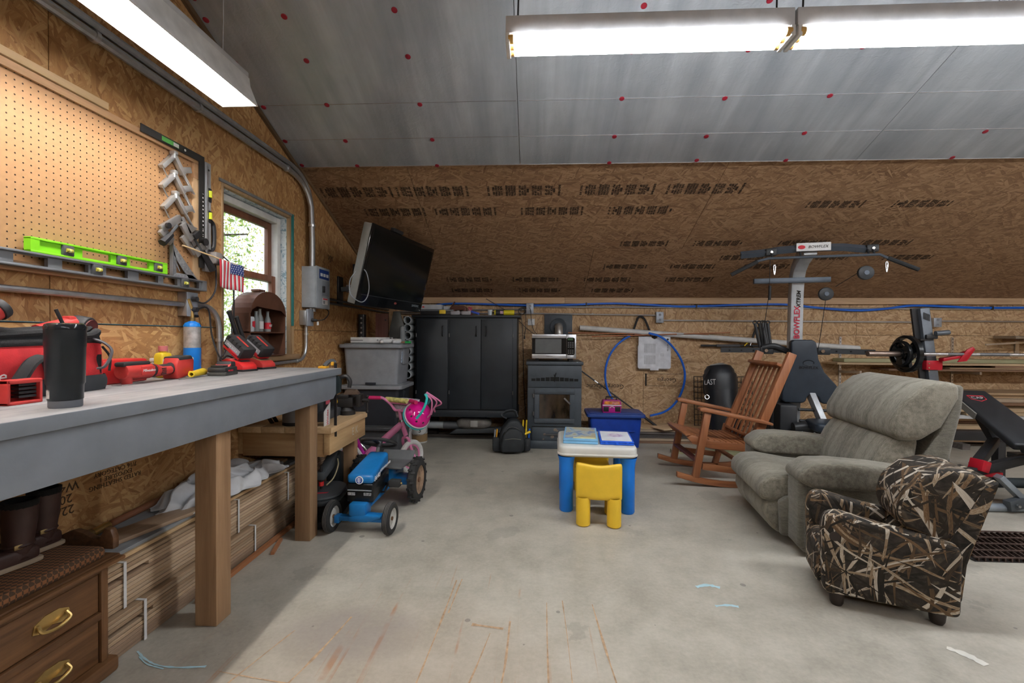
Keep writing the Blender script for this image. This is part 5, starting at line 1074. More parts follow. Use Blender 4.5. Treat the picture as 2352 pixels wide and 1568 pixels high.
s0 = ht+Vector((-.015, 0, .09)); up = Vector((0, 0, 1))
bar = [s0-fd*.07+fa*.24+up*.10, s0-fd*.04+fa*.16+up*.10, s0+fa*.10+up*.045, s0+fa*.05, s0, s0-fa*.05, s0-fa*.10+up*.045, s0-fd*.04-fa*.16+up*.10, s0-fd*.07-fa*.24+up*.10]
M().tube(smooth(bar), .0115, 9).o('handlebar', PK, t)
for s in (-1, 1): M().cyl(s0-fd*.045+fa*.17*s+up*.10, s0-fd*.09+fa*.27*s+up*.10, .0165, n=12).o('grip', mat('hot_pink_grip', (.62, .02, .14), .5), t)
M().cyl(s0+fa*.15+up*.085, s0-fa*.09+up*.085, .022, n=14).o('handlebar_pad', mat('yellow_pad', (.68, .62, .22), .7, var=.4, scale=30), t); M().cyl(s0+fa*.1+up*.06, s0-fa*.1+up*.06, .008).o('cross_bar', PK, t)
bk_ = s0+fd*.085
bm_ = M()
for zz, w_, d_ in ((.09, .115, .06), (-.06, .085, .045)):
    pass
def bask(u, v):
    a = 2*PI*u; k = 1-.28*v; e = .45; x_ = math.copysign(abs(math.cos(a))**e, math.cos(a)); y_ = math.copysign(abs(math.sin(a))**e, math.sin(a)); return bk_+fa*(.115*k*x_)+fd*(.065*k*y_)+up*(.085-.16*v)
bm_.grid(bask, 40, 8, True); bm_.o('basket', mat('white_wicker', (.52, .48, .54), .8, var=.5, scale=110, bump=.9, bscale=90), t, solid=.006)
M().cyl((.14, -.05, .17), (.14, .05, .17), .028, n=16).o('crank', MG, t)
for s in (-1, 1): M().bar((.14, s*.05, .17), (.14+.07*s, s*.06, .13), .012, .01).o('crank_arm', CHR, t); M().box((.14+.07*s, s*.09, .13), (.06, .05, .016)).o('pedal', mat('pink_pedal', (.5, .1, .25), .5), t, bev=.003)
M().tube(arc((0, 0, R_), R_+.02, 20, 150, 12, 'XZ'), .014, 6, flat=.35).o('rear_guard', CHR, t)
# helmet hanging from the handlebar
t = thing('bike_helmet', 'hot pink childrens helmet hanging from the bicycle handlebar', 'helmet', (-.95, 3.64, .535), rot=(math.radians(38), math.radians(40), .2)); t.scale = (1.2, 1.2, 1.2); HP = mat('hot_pink_shell', (.68, .006, .24), .12, coat=.5)
def hel(u, v):
    a = 2*PI*u; b_ = v*PI*.5; return Vector((.088*math.cos(a)*math.cos(b_), .105*math.sin(a)*math.cos(b_), .085*math.sin(b_)-(.025*(1-v)**2)*(1+.3*math.sin(a))))
M().grid(hel, 40, 12, True).o('shell', HP, t, solid=.01); M().tube([hel(k/40, .02) for k in range(40)], .009, 6, True).o('rim', mat('teal_strap', (.03, .50, .48), .6), t); M().tube([hel(k/40, .12)*1.02 for k in range(40)], .007, 6, True).o('band', mat('white_band', (.62, .55, .60), .5), t)
for k in range(4):
    p = hel(.58+.10*k, .38); M().ball(p, (.009, .009, .009), 8).o('vent', BLACK, t)
for k in range(2): M().tube(smooth([hel(.25+.5*k, .0), Vector((.0, .06-.12*k, .11)), Vector((-.03, .02-.04*k, .19)), Vector((-.06, .0, .20))]), .008, 6, flat=.35).o('strap', mat('teal_strap', (.03, .50, .48), .6), t)
for k in range(3): M().tube(smooth([(-.06, .01*k, .20), (-.0+.03*k, .02*k, .19), (.05, .03*k-.02, .12), (.055+.01*k, .04*k-.03, .075)]), .005, 6).o('streamer', PK, t)

# ------------------------------------------------------------------ blue pedal tractor
TBL = mat('tractor_blue', (.010, .155, .42), .3, var=.18, scale=8); TBK = mat('tractor_black', (.008, .010, .012), .25)
t = thing('pedal_tractor', 'blue and black toy pedal tractor beside the workbench', 'toy tractor', (-1.05, 2.66, 0), -.055)
wh = mat('wheel_white', (.50, .49, .45), .55); tyr = mat('ribbed_tyre', (.024, .024, .024), .8)
def twheel(c, r, w, rimm, lugs=0, par=None):
    o = M().lathe([(r*.66, -w/2), (r*.9, -w/2), (r, -w*.32), (r, w*.32), (r*.9, w/2), (r*.66, w/2), (r*.66, -w/2)], c, 30, (0, PI/2, 0)).o('wheel', tyr, par)
    M().lathe([(0, -w*.18), (r*.3, -w*.25), (r*.5, -w*.12), (r*.67, -w*.4), (r*.67, w*.4), (r*.5, w*.12), (r*.3, w*.25), (0, w*.18)], c, 26, (0, PI/2, 0)).o('rim', rimm, o); M().cyl((c[0]-w*.4, c[1], c[2]), (c[0]+w*.4, c[1], c[2]), r*.12, n=12).o('hub', mat('rusty_hub', (.22, .12, .07), .6, .4), o)
    if lugs:
        for k in range(lugs):
            a = 2*PI*k/lugs
            for s in (-1, 1): p = Vector((c[0]+s*w*.22, c[1]+(r+.002)*math.cos(a+s*.06), c[2]+(r+.002)*math.sin(a+s*.06))); M().box(p, (w*.52, .014, .012), Euler((a+PI/2, 0, s*.35))).o('lug', tyr, o)
    else:
        for k in (-.2, 0, .2): M().tube([(c[0]+k*w, c[1]+(r+.0005)*math.cos(2*PI*i/30), c[2]+(r+.0005)*math.sin(2*PI*i/30)) for i in range(30)], .0018, 4, True).o('groove', mat('tyre_dust', (.12, .11, .10), .9), o)
    return o
twheel((-.165, -.01, .092), .092, .042, wh, 0, t); twheel((.195, .0, .092), .092, .042, wh, 0, t)
twheel((.185, .54, .155), .152, .055, mat('rust_white_rim', (.30, .20, .13), .65, var=.5, scale=14), 15, t); twheel((-.235, .54, .155), .152, .055, mat('rust_white_rim', (.30, .20, .13), .65, var=.5, scale=14), 15, t)
m = M(); m.bb(-.14, .17, -.022, .022, .070, .098); m.bb(-.145, -.115, -.025, .025, .055, .10); m.bb(.15, .178, -.025, .025, .055, .11); m.o('front_axle', TBL, t, bev=.004); M().prism([(-.05, .07), (.06, .07), (.15, .10), (.15, .11), (.05, .115), (-.05, .10)], -.03, .03, 'Y').o('axle_bracket', TBL, t, bev=.005)
M().bb(-.052, .055, -.03, .06, .10, .178).o('nose_block', TBL, t, bev=.012)
# hood: tapering, sloping forward
def hood(z_lo, z_hi_f, z_hi_r, wf, wr, y0, y1): return [(-wf, y0, z_lo), (wf, y0, z_lo), (wr, y1, z_lo+.04), (-wr, y1, z_lo+.04), (-wf, y0, z_hi_f), (wf, y0, z_hi_f), (wr, y1, z_hi_r), (-wr, y1, z_hi_r)]
def hexa(vs, name, m_, bev):
    b_ = M(); V = [b_.bm.verts.new(p) for p in vs]
    for f in ((3, 2, 1, 0), (4, 5, 6, 7), (0, 1, 5, 4), (1, 2, 6, 5), (2, 3, 7, 6), (3, 0, 4, 7)): b_.bm.faces.new([V[i] for i in f])
    return b_.o(name, m_, t, bev=bev, seg=3)
hexa(hood(.172, .285, .31, .082, .076, .015, .29), 'grille', TBK, .008); hexa(hood(.283, .338, .412, .084, .066, .010, .31), 'hood', TBL, .020)
M().bb(-.075, .075, .006, .012, .245, .25).o('grille_line', MIDGREY, t); 
for s in (-1, 1): M().bb(s*.05-.022, s*.05+.022, .004, .012, .218, .234).o('headlamp', mat('lamp_sticker', (.32, .32, .34), .3, var=.8, scale=90), t)
M().cyl((0, .004, .31), (0, .009, .31), .024, n=24).o('emblem', WINK, t); M().cyl((0, .003, .31), (0, .0045, .31), .0195, n=24).o('emblem_field', mat('emblem_blue', (.03, .07, .35), .5), t)
m = M(); m.bb(-.0012, .0012, .002, .0034, .293, .327)
for s in (-1, 1):
    for z in (.297, .306, .315): m.prism([(s*.001, z), (s*.012, z+.008), (s*.012, z+.011), (s*.001, z+.004)], .002, .0034, 'Y')
m.o('emblem_leaf', WINK, t)
text('8640', .042, WINK, t, (.0835, .075, .312), (PI/2, -.16, PI/2-.055), shear=.2); text('NEW HOLLAND', .022, WINK, t, (.0795, .215, .338), (PI/2, -.13, PI/2-.035), shear=.2)
M().prism([(.0, .12), (.42, .14), (.66, .14), (.66, .22), (.50, .22), (.44, .28), (.34, .28), (.28, .18)], -.045, .045).o('chassis', TBL, t, bev=.006); M().bb(-.20, .16, .48, .60, .13, .185).o('rear_axle_housing', TBL, t, bev=.008)
M().prism([(.34, .28), (.58, .27), (.65, .33), (.64, .34), (.57, .285), (.34, .295)], -.10, .14).o('seat', mat('grey_tin_seat', (.15, .155, .16), .5, .4), t, bev=.008)
sc_ = Vector((-.01, .33, .462)); ax = Vector((0, .42, .9)).normalized(); xx = Vector((1, 0, 0)); yy = ax.cross(xx)
M().tube([sc_+xx*.112*math.cos(2*PI*k/36)+yy*.112*math.sin(2*PI*k/36) for k in range(36)], .0115, 8, True).o('steering_wheel', BLACK, t); m = M()
for a in (.5, 2.6, 4.7): m.bar(sc_-ax*.01, sc_+xx*.108*math.cos(a)+yy*.108*math.sin(a), .026, .008, ax)
m.cyl(sc_-ax*.03, sc_+ax*.012, .022); m.o('wheel_spokes', BLACK, t); M().cyl(sc_-ax*.14, sc_-ax*.01, .012).o('steering_column', mat('grey_column', (.2, .2, .2), .5), t)
for s in (-1, 1):
    M().tube([(s*.05, .22, .17), (s*.075, .22, .17), (s*.085, .24+.01*s, .19+.03*s), (s*.10, .24, .20+.02*s), (s*.15, .24, .20+.02*s)], .008, 7).o('crank', BLACK, t); M().box((s*.135, .24, .203+.02*s), (.075, .055, .045)).o('pedal', RUBBER, t, bev=.008)
M().cyl((.165, .24, .223), (.182, .24, .223), .006).o('pedal_nut', BRASS, t)

# ------------------------------------------------------------------ scroll saw on the floor
t = thing('scroll_saw', 'grey black scroll saw with red knob on the floor behind the bench leg', 'power tool', (-1.355, 2.90, 0), .15); t.scale = (.88, .9, 1)
SG = mat('saw_grey', (.070, .078, .084), .5); SB = mat('saw_black', (.02, .024, .027), .5)
M().prism(rrect(.28, .52, .12, 6), .0, .045, 'Z').o('base', SB, t, bev=.006); M().bb(-.07, .07, -.12, .12, .045, .15).o('lower_arm', SB, t, bev=.01)
M().prism(rrect(.30, .40, .13, 7, 0, -.10), .150, .185, 'Z').o('table_body', SB, t, bev=.012); M().prism(rrect(.285, .385, .125, 7, 0, -.10), .185, .20, 'Z').o('table', SG, t, bev=.006); M().prism([(-.05, -.20), (.05, -.185), (.06, -.165), (-.04, -.175)], .2005, .2012, 'Z').o('red_marking', RINK, t)
M().prism([(.13, .10), (.26, .10), (.26, .36), (.18, .385), (.13, .36)], -.05, .05).o('column', SB, t, bev=.012); M().prism([(-.16, .27), (.16, .30), (.20, .385), (.13, .385), (-.16, .32)], -.03, .03).o('upper_arm', SG, t, bev=.01)
M().cyl((0, .20, .385), (0, .20, .405), .034, n=18).o('red_collar', RED, t); M().cyl((0, .20, .405), (0, .20, .425), .020, n=14).o('cap', BLACK, t); M().cyl((0, -.14, .36), (0, -.14, .215), .010).o('blade_holder', BLACK, t); M().cyl((.0, -.14, .235), (.0, -.14, .26), .018, n=12).o('red_knob', RED, t); M().bb(-.06, -.035, -.16, -.14, .20, .30).o('hold_down', BLACK, t, bev=.003); M().tube(smooth([(.04, .12, .34), (.06, .06, .31), (.05, -.02, .25), (.02, -.09, .222)]), .005, 7).o('blower_hose', mat('cream_hose', (.50, .42, .25), .5), t)

# ------------------------------------------------------------------ paint buckets by the totes
def bucket(x_, y_, r, h_, label, word, wm):
    t = thing('paint_bucket', label, 'bucket', (x_, y_, 0)); M().lathe([(0, 0), (r*.95, 0), (r, .01), (r, h_-.02), (r*1.05, h_-.02), (r*1.05, h_), (r*.95, h_+.004), (0, h_)], n=26).o('pail', mat('bucket_white', (.60, .60, .58), .4), t); M().lathe([(r*1.004, h_*.08), (r*1.004, h_*.5)], n=26).o('label_wrap', wm, t); text(word, h_*.33, INK, t, (r*.25, -r*.99, h_*.70), FY); M().tube(smooth([(-r, 0, h_*.8), (-r*.9, -r*.6, h_*.55), (0, -r*1.1, h_*.45), (r*.9, -r*.6, h_*.55), (r, 0, h_*.8)]), .003, 6).o('bail', CHR, t)
bucket(-1.275, 4.98, .085, .20, 'white paint bucket with a large number three beside the cabinet', '3', mat('tan_label', (.30, .19, .09), .6)); bucket(-1.45, 4.95, .10, .26, 'white paint bucket with green lid partly hidden by the bicycle', 'Z', mat('pale_label', (.55, .48, .46), .6))
# ------------------------------------------------------------------ pellet stove, flue and microwave
SV = mat('stove_grey_steel', (.058, .070, .084), .5, .1, var=.15, scale=10)
t = thing('pellet_stove', 'charcoal grey pellet stove with glass door against the back wall', 'stove', (.21, 4.78, 0))
M().bb(-.285, .285, 0.012, .50, .08, .88).o('body', SV, t, bev=.004); M().bb(-.30, .30, -.012, .52, .882, .918).o('top_plate', SV, t, bev=.006)
M().bb(-.278, .278, .0, .012, .645, .875).o('upper_panel', SV, t, bev=.002); M().bb(-.278, .278, .0, .012, .235, .64).o('door_surround', SV, t, bev=.002); M().prism([(-.32, 0), (.32, 0), (.32, .03), (.30, .06), (.285, .085), (-.285, .085), (-.30, .06), (-.32, .03)], -.02, .5, 'Y').o('base', SV, t, bev=.006)
for k in range(10):
    w_ = .042; hh = .026+.020*(1-abs(k-4.5)/4.5); x_ = -.225+k*.05-w_/2+ .002; M().bb(x_, x_+w_, -.0015, .003, .712, .712+hh).o('vent_slot', mat('gap_black', (.004, .004, .004), .8), t)
M().tube(smooth([(.0, -.002, .705), (.004, -.002, .755), (.012, -.002, .785), (.016, -.002, .80)]), .004, 6).o('vine_cutout', mat('gap_black', (.004, .004, .004), .8), t); M().tube(smooth([(.005, -.002, .755), (-.006, -.002, .78)]), .004, 6).o('vine_cutout', mat('gap_black', (.004, .004, .004), .8), t)
d = thing('x', 'x', 'x'); bpy.data.objects.remove(d)
m = M(); m.bb(-.212, .212, -.022, 0, .575, .625); m.bb(-.212, .212, -.022, 0, .27, .32); m.bb(-.212, -.158, -.022, 0, .32, .575); m.bb(.158, .212, -.022, 0, .32, .575); d = m.o('door', SV, t, bev=.006)
sg = NT('sooty_glass'); sg.set(Base_Color=sg.ramp(sg.noise(sg.coord('Object', (6, 6, 2)), 2, 3), [(.35, (.010, .008, .006)), (.7, (.085, .058, .038))]), Roughness=.08); M().bb(-.16, .16, -.010, -.006, .32, .575).o('glass', sg.m, d)
M().bar((.10, -.04, .54), (.165, -.045, .475), .010, .016).o('handle', CHR, d)
for z in (.56, .37): M().cyl((-.222, -.016, z-.02), (-.222, -.016, z+.02), .011).o('hinge', mat('worn_hinge', (.16, .16, .16), .4, .7), d)
M().bb(-.235, .245, -.006, .0, .085, .225).o('ash_drawer', SV, t, bev=.004); M().bb(-.10, .10, -.022, -.008, .145, .155).o('drawer_pull', mat('worn_hinge', (.16, .16, .16), .4, .7), t); M().bb(-.235, .245, -.004, .004, .226, .236).o('shadow_gap', mat('gap_black', (.004, .004, .004), .8), t)  # the black bar stands in for shade in the gap above the drawer
m = M()
for (x_, z, s) in ((.01, .20, .02), (.03, .19, .012), (-.10, .15, .016), (-.02, .125, .02), (-.115, .10, .009), (.16, .13, .008)): m.ball((x_, -.0065, z), (s, .0008, s*.8), 9)
m.o('bare_patch', mat('chipped_paint', (.20, .15, .12), .8), t)
t = thing('flue', 'silver flue elbow through a dark wall plate behind the microwave', 'flue', (.285, YB, 1.32))
M().bb(-.17, .17, -.012, 0, -.20, .135).o('wall_plate', SV, t, bev=.003); M().lathe([(.105, 0), (.105, .008), (.095, .014), (.07, .01)], (.0, -.012, -.02), 28, (PI/2, 0, 0)).o('collar', SV, t)
FLU = mat('flue_steel', (.50, .49, .46), .3, .6); M().tube([(.0, -.01, -.02), (.0, -.10, -.02), (.0, -.14, -.04), (.0, -.16, -.08), (.0, -.16, -.42)], .047, 18).o('elbow', FLU, t)
for z in (-.10, -.125): M().cyl((0, -.16, z-.006), (0, -.16, z+.006), .050, n=20).o('crimp_ring', FLU, t)
t = thing('microwave_oven', 'stainless and black microwave oven on top of the stove', 'microwave', (.205, 4.80, .92))
STN = mat('stainless_front', (.52, .53, .55), .3, .7); M().bb(-.235, .23, .01, .34, .03, .285).o('case', BLACK, t, bev=.006)
for x_ in (-.18, .18): M().bb(x_-.02, x_+.02, .04, .30, 0, .03).o('foot', BLACK, t)
M().bb(-.235, .125, -.012, .01, .245, .285).o('door_top_band', STN, t, bev=.003); M().bb(-.235, .125, -.012, .01, .03, .075).o('door_bottom_band', STN, t, bev=.003); d = M().bb(-.235, .125, -.01, .01, .075, .245).o('door', mat('black_glass', (.012, .014, .016), .1), t); M().bb(-.20, .075, -.0115, -.009, .085, .237).o('window', mat('grey_mesh_window', (.12, .125, .125), .3), d)
M().bb(.127, .23, -.010, .01, .03, .285).o('control_frame', STN, t, bev=.004); cp = M().prism(rrect(.085, .185, .02, 4, .172, .16), -.013, -.009, 'Y').o('control_panel', mat('black_glass', (.012, .014, .016), .1), t); M().bb(.14, .195, -.0145, -.0125, .225, .245).o('display', mat('green_display', (.05, .12, .05), .3), cp)
m = M()
for i in range(3):
    for j in range(8):
        if j in (3,): continue
        m.bb(.142+i*.023, .156+i*.023, -.0145, -.0125, .085+j*.016, .0895+j*.016)
m.o('buttons', mat('button_grey', (.28, .29, .30), .5), cp); M().bb(.135, .205, -.0125, -.008, .036, .064).o('open_button', STN, t, bev=.003); text('EMERSON', .014, INK, t, (-.05, -.0125, .052), FY)

# ------------------------------------------------------------------ back wall services
def cond(label, pts, r, clips=()): return conduit('electrical_conduit', label, pts, r, 'conduits along the back wall', ZINC, [((x_, YB-.018, z), (1, 0, 0)) for x_, z in clips])
yw = YB-.018
cond('upper conduit on the back wall right of the first outlet box', [(-.03, yw, 1.545), (8.0, yw, 1.525)], .010, ((1.62, 1.541), (4.50, 1.534)))
cond('conduit on the back wall above the cabinet', [(-1.75, yw, 1.475), (-1.0, yw, 1.50), (-.09, yw, 1.512)], .010)
cond('lower conduit on the back wall ending at the second outlet box', [(-1.70, yw, 1.455), (0, yw, 1.462), (1.47, yw, 1.445)], .010, ((.70, 1.457),))
cond('conduit on the back wall between the second and third outlet boxes', [(1.53, yw, 1.385), (4.64, yw, 1.375)], .010, ()); cond('conduit on the back wall right of the third outlet box', [(4.71, yw, 1.39), (8.0, yw, 1.38)], .010, ())
outlet('outlet_box', 'grey outlet box on the back wall above the cabinet corner', (-.062, YB, 1.52), 0, .085, .13); outlet('outlet_box', 'grey outlet box on the back wall above the hanging carton', (1.497, YB, 1.42), 0, .085, .13); outlet('outlet_box', 'weathered grey outlet box on the back wall behind the barbell rack', (4.668, YB, 1.372), 0, .085, .105, .07)
t = thing('switch_plate', 'small white square switch plate on the back wall left of the flue', 'switch', (-.046, YB, 1.358)); M().bb(-.043, .043, -.014, 0, -.04, .04).o('plate', WHITE, t, bev=.004); M().bb(-.015, .015, -.0146, -.0135, .026, .030).o('lettering_bar', INK, t)
t = thing('hanging_wires', 'thin black cords hanging from the outlet box beside the cabinet', 'cord', (-.10, YB-.02, 1.48))
for pts in ([(.05, -.04, .0), (.06, -.03, -.12), (.09, -.03, -.23), (.16, -.04, -.30)], [(.05, -.04, .0), (.03, -.03, .05), (-.05, -.03, .05), (-.07, -.03, -.02), (-.05, -.03, -.2), (-.04, -.03, -.5), (-.03, -.04, -.9), (0, -.06, -1.3)], [(-.015, -.03, .02), (-.01, -.03, -.15), (-.025, -.03, -.30)], [(-.5, -.02, .16), (-.2, -.03, -.02), (.0, -.03, -.2), (.14, -.03, -.30)]): M().tube(smooth(pts), .004, 5).o('cord', BLACK, t)
M().cyl((-.025, -.03, -.33), (-.025, -.03, -.29), .010, .006).o('plug', BLACK, t); M().tube(arc((-.06, -.03, .01), .04, 0, 360, 16, 'XZ')[:-1], .005, 5, True).o('coil', BLACK, t)
# blue air hose along the wall
HB = mat('blue_air_hose', (.012, .14, .68), .35)
t = thing('air_line', 'blue air hose clipped along the back wall under the trim', 'hose', (-1.3, YB-.03, 1.5)); hz = [(-1.36, 1.50), (-1.236, 1.555), (-1.05, 1.58), (-.693, 1.578), (-.2, 1.562), (.3, 1.565), (.905, 1.587), (1.35, 1.572), (1.739, 1.552), (2.1, 1.56), (2.458, 1.575), (2.95, 1.58), (3.35, 1.54), (3.769, 1.511), (4.1, 1.53), (4.412, 1.569), (4.8, 1.56), (5.194, 1.545), (6.0, 1.55), (8.0, 1.55)]
M().tube(smooth([(a+1.3, .0, b_-1.5) for a, b_ in hz]), .014, 9).o('hose', HB, t)
for x_, z in ((-.02, 1.565), (.62, 1.577), (1.93, 1.556), (5.3, 1.546)): M().bb(x_+1.292, x_+1.308, -.017, .02, z-1.522, z-1.48).o('clip', BLACK, t)
t = thing('hose_loop', 'open ring of blue air hose hanging on the back wall', 'hose', (1.31, YB-.115, .73)); M().tube(smooth([(.47*math.cos(math.radians(a)), .02*math.sin(a*.02), .50*math.sin(math.radians(a))) for a in [112+9*k for k in range(0, 15)]], 3)[:-6], .013, 9).o('left_run', HB, t); M().tube(smooth([(.04, 0, .50), (.17, -.01, .46), (.30, -.01, .36), (.42, 0, .19), (.468, 0, .0), (.43, 0, -.2), (.34, 0, -.35), (.22, 0, -.44), (.06, -.02, -.48)]), .013, 9).o('right_run', HB, t)
# white pipe and rods lying on hooks
t = thing('plastic_pipe', 'long white plastic pipe resting on wall hooks, sloping down to the right', 'pipe', (.54, YB-.07, 1.29)); M().cyl((0, 0, 0), (3.25, 0, -.225), .031, n=20).o('pipe', mat('white_pipe', (.66, .66, .65), .4), t); M().cyl((-.002, 0, 0), (0, 0, 0), .024, n=18).o('open_end', BLACK, t); M().bb(1.0, 1.08, -.0325, -.03, -.08, -.07).o('pipe_print', INK, t)
for k, (a, b_, lab) in enumerate((((.40, 1.228), (2.06, 1.215), 'upper thin copper rod resting below the white pipe'), ((.68, 1.185), (2.3, 1.24), 'lower thin copper rod crossing below the white pipe'))):
    t = thing('copper_rod', lab, 'rod', (a[0], YB-.085-.02*k, a[1]), 0, 'copper rods on the wall hooks'); M().cyl((0, 0, 0), (b_[0]-a[0], 0, b_[1]-a[1]), .0075, n=10).o('rod', COPPER, t); M().cyl((1.0, 0, (b_[1]-a[1])*1.0/(b_[0]-a[0])), (1.08, 0, (b_[1]-a[1])*1.08/(b_[0]-a[0])), .0078, n=10).o('bright_band', ZINC, t)
def hook(x_, z, label):
    t = thing('wall_hook', label, 'hook', (x_, YB-.01, z), 0, 'black wall hooks'); M().tube(smooth([(-.095, -.05, -.13), (-.05, -.03, -.01), (-.03, -.02, .03), (.0, -.015, .045), (.03, -.02, .03), (.055, -.03, -.01), (.10, -.05, -.13)]), .013, 8).o('arch', BLACK, t)
    for s in (-1, 1): M().cyl((s*.098, -.05, -.13), (s*.108, -.055, -.165), .010).o('tip', CHR, t); M().tube([(s*.10, -.055, -.16), (s*.10, -.09, -.19), (s*.095, -.10, -.17)], .008, 6).o('peg', BLACK, t)
hook(1.275, 1.385, 'black wall hook above the hanging carton'); hook(2.66, 1.255, 'black wall hook behind the exercise machine')
t = thing('dark_rod', 'dark rod with grips hung under the white pipe near the exercise machine', 'rod', (1.98, YB-.06, 1.085)); M().cyl((0, 0, 0), (.82, 0, .0), .013).o('rod', BLACK, t); M().cyl((.18, 0, 0), (.45, 0, 0), .018).o('grip', mat('grey_grip', (.08, .08, .085), .6), t); M().tube([(.50, -.01, .0), (.54, -.01, .04), (.56, -.01, .06)], .007, 6).o('yellow_tie', YELLOW, t)
t = thing('black_tie', 'short black strap tied around the blue hose ring', 'strap', (1.10, YB-.085, 1.21)); M().bar((-.06, 0, -.06), (.05, 0, .05), .012, .01).o('strap', BLACK, t)
# hanging carton
t = thing('hanging_carton', 'flat white carton with printed text hung on the back wall inside the hose ring', 'carton', (1.43, YB-.062, 1.190)); CW = mat('carton_white', (.76, .78, .83), .6)
M().prism([(-.195, -.37), (-.18, -.385), (.18, -.385), (.195, -.37), (.195, -.10), (.187, -.09), (.187, 0), (.04, 0), (.03, -.02), (0, -.032), (-.03, -.02), (-.04, 0), (-.187, 0), (-.187, -.10), (-.195, -.12)], -.012, .012, 'Y').o('front_panel', CW, t); M().bb(-.18, .18, .014, .05, -.40, -.02).o('box_body', mat('carton_kraft', (.42, .34, .25), .7), t); M().bb(-.05, .05, -.016, -.010, -.405, -.375).o('tab', CW, t)
for z in (-.14, -.28): text('\n'.join(['iiii lili illi iili liii ilil lill'] * 7), .017, mat('grey_print', (.25, .26, .28), .7), t, (-.055, -.0126, z+.0), FY)
text('IlIIlI lII IlIlII', .022, INK, t, (.155, -.0126, -.13), (PI/2, PI/2, 0)); text('ilil liil\nlili ilil\nilli lil', .017, mat('grey_print', (.25, .26, .28), .7), t, (.09, -.0126, -.22), (PI/2, PI/2, 0)); M().cyl((.155, -.013, -.035), (.155, -.012, -.035), .012, n=12).o('mark', INK, t)
M().bar((0, -.02, .05), (0, -.01, -.03), .016, .012).o('hanger_hook', BLACK, t); M().bb(-.01, .01, -.03, -.014, .03, .05).o('yellow_tip', YELLOW, t)

# ------------------------------------------------------------------ floor things near the stove
t = thing('backpack', 'black tool backpack with pencils in the pockets on the floor beside the stove', 'backpack', (-.225, 4.60, 0), .12); BP = mat('black_nylon', (.018, .021, .024), .65, var=.3, scale=16, bump=.2)
M().prism([(-.155, .01), (.135, .01), (.15, .10), (.13, .24), (.06, .335), (-.03, .335), (-.10, .25), (-.145, .12)], -.05, .11, 'Y').o('main_body', BP, t, bev=.03, seg=3); M().prism([(-.115, .02), (.10, .02), (.12, .12), (.10, .22), (.04, .265), (-.04, .265), (-.10, .20), (-.125, .10)], -.12, -.05, 'Y').o('front_pocket', BP, t, bev=.025, seg=3)
M().tube(smooth([(-.09, -.09, .20), (-.05, -.10, .262), (.0, -.10, .275), (.06, -.10, .25), (.10, -.09, .19)]), .004, 6).o('zip', mat('zip_grey', (.07, .07, .07), .5), t); M().tube(smooth([(-.08, -.122, .155), (0, -.126, .165), (.08, -.122, .155)]), .003, 5).o('zip', mat('zip_tan', (.16, .15, .12), .5), t)
M().tube(smooth([(-.05, .08, .33), (-.10, .10, .36), (-.05, .11, .40), (.03, .11, .40), (.06, .09, .34)]), .018, 8, flat=.6).o('carry_strap', BP, t); M().bb(-.20, -.13, -.06, .05, .02, .16).o('side_pocket', BP, t, bev=.02); M().bb(.12, .185, -.06, .05, .02, .15).o('side_pocket', BP, t, bev=.02)
for x_, m_, z in ((-.185, MIDGREY, .235), (-.165, mat('pencil_orange', (.70, .34, .03), .5), .24), (.10, YELLOW, .33), (.135, YELLOW, .33), (.165, BLUE, .24)): M().cyl((x_, -.01, .10), (x_+.012, -.01, z), .0075, n=8).o('pencil', m_, t)
M().cyl((.12, -.03, .19), (.185, -.03, .215), .012, n=10).o('yellow_handle', YELLOW, t)
tb = tote('storage_tote', 'bright blue storage tote with lid behind the play table', (.875, 5.05, 0), -.03, .62, .42, .365, mat('tote_blue', (.008, .05, .36), .42), mat('tote_blue_lid', (.022, .065, .30), .45), ribs=False)
M().bb(-.20, .20, -.185, -.178, .17, .185).o('front_ledge', mat('tote_blue', (.008, .05, .36), .42), tb, bev=.003)
t = thing('tackle_box', 'small pink and white tackle box on the blue tote', 'tackle box', (.83, 4.95, .366)); PKB = mat('tackle_pink', (.48, .02, .24), .35)
M().prism([(-.095, 0), (.095, 0), (.105, .085), (-.105, .085)], -.055, .055, 'Y').o('base', PKB, t, bev=.008); M().prism([(-.105, .085), (.105, .085), (.09, .135), (-.09, .135)], -.058, .058, 'Y').o('lid', PKB, t, bev=.008); M().bb(-.10, .10, -.062, -.05, .078, .088).o('white_rim', WHITE, t, bev=.002); M().prism([(-.085, .092), (.085, .092), (.078, .125), (-.078, .125)], -.0605, -.056, 'Y').o('sticker', mat('fiery_sticker', (.75, .22, .03), .5, var=.7, scale=30), t); M().bb(.0, .07, -.0612, -.0604, .102, .114).o('sticker_stripe', mat('sticker_pink', (.75, .30, .35), .5), t)
for s in (-1, 1): M().bb(s*.062-.028, s*.062+.028, -.0585, -.053, .015, .068).o('dark_panel', BLACK, t, bev=.002)
M().tube(arc((0, -.06, .045), .024, 20, 160, 8, 'XZ'), .006, 6).o('latch', mat('pale_pink_latch', (.75, .50, .60), .4), t); M().tube([(-.055, 0, .132), (-.055, 0, .165), (.055, 0, .165), (.055, 0, .132)], .008, 7).o('carry_handle', BLACK, t)

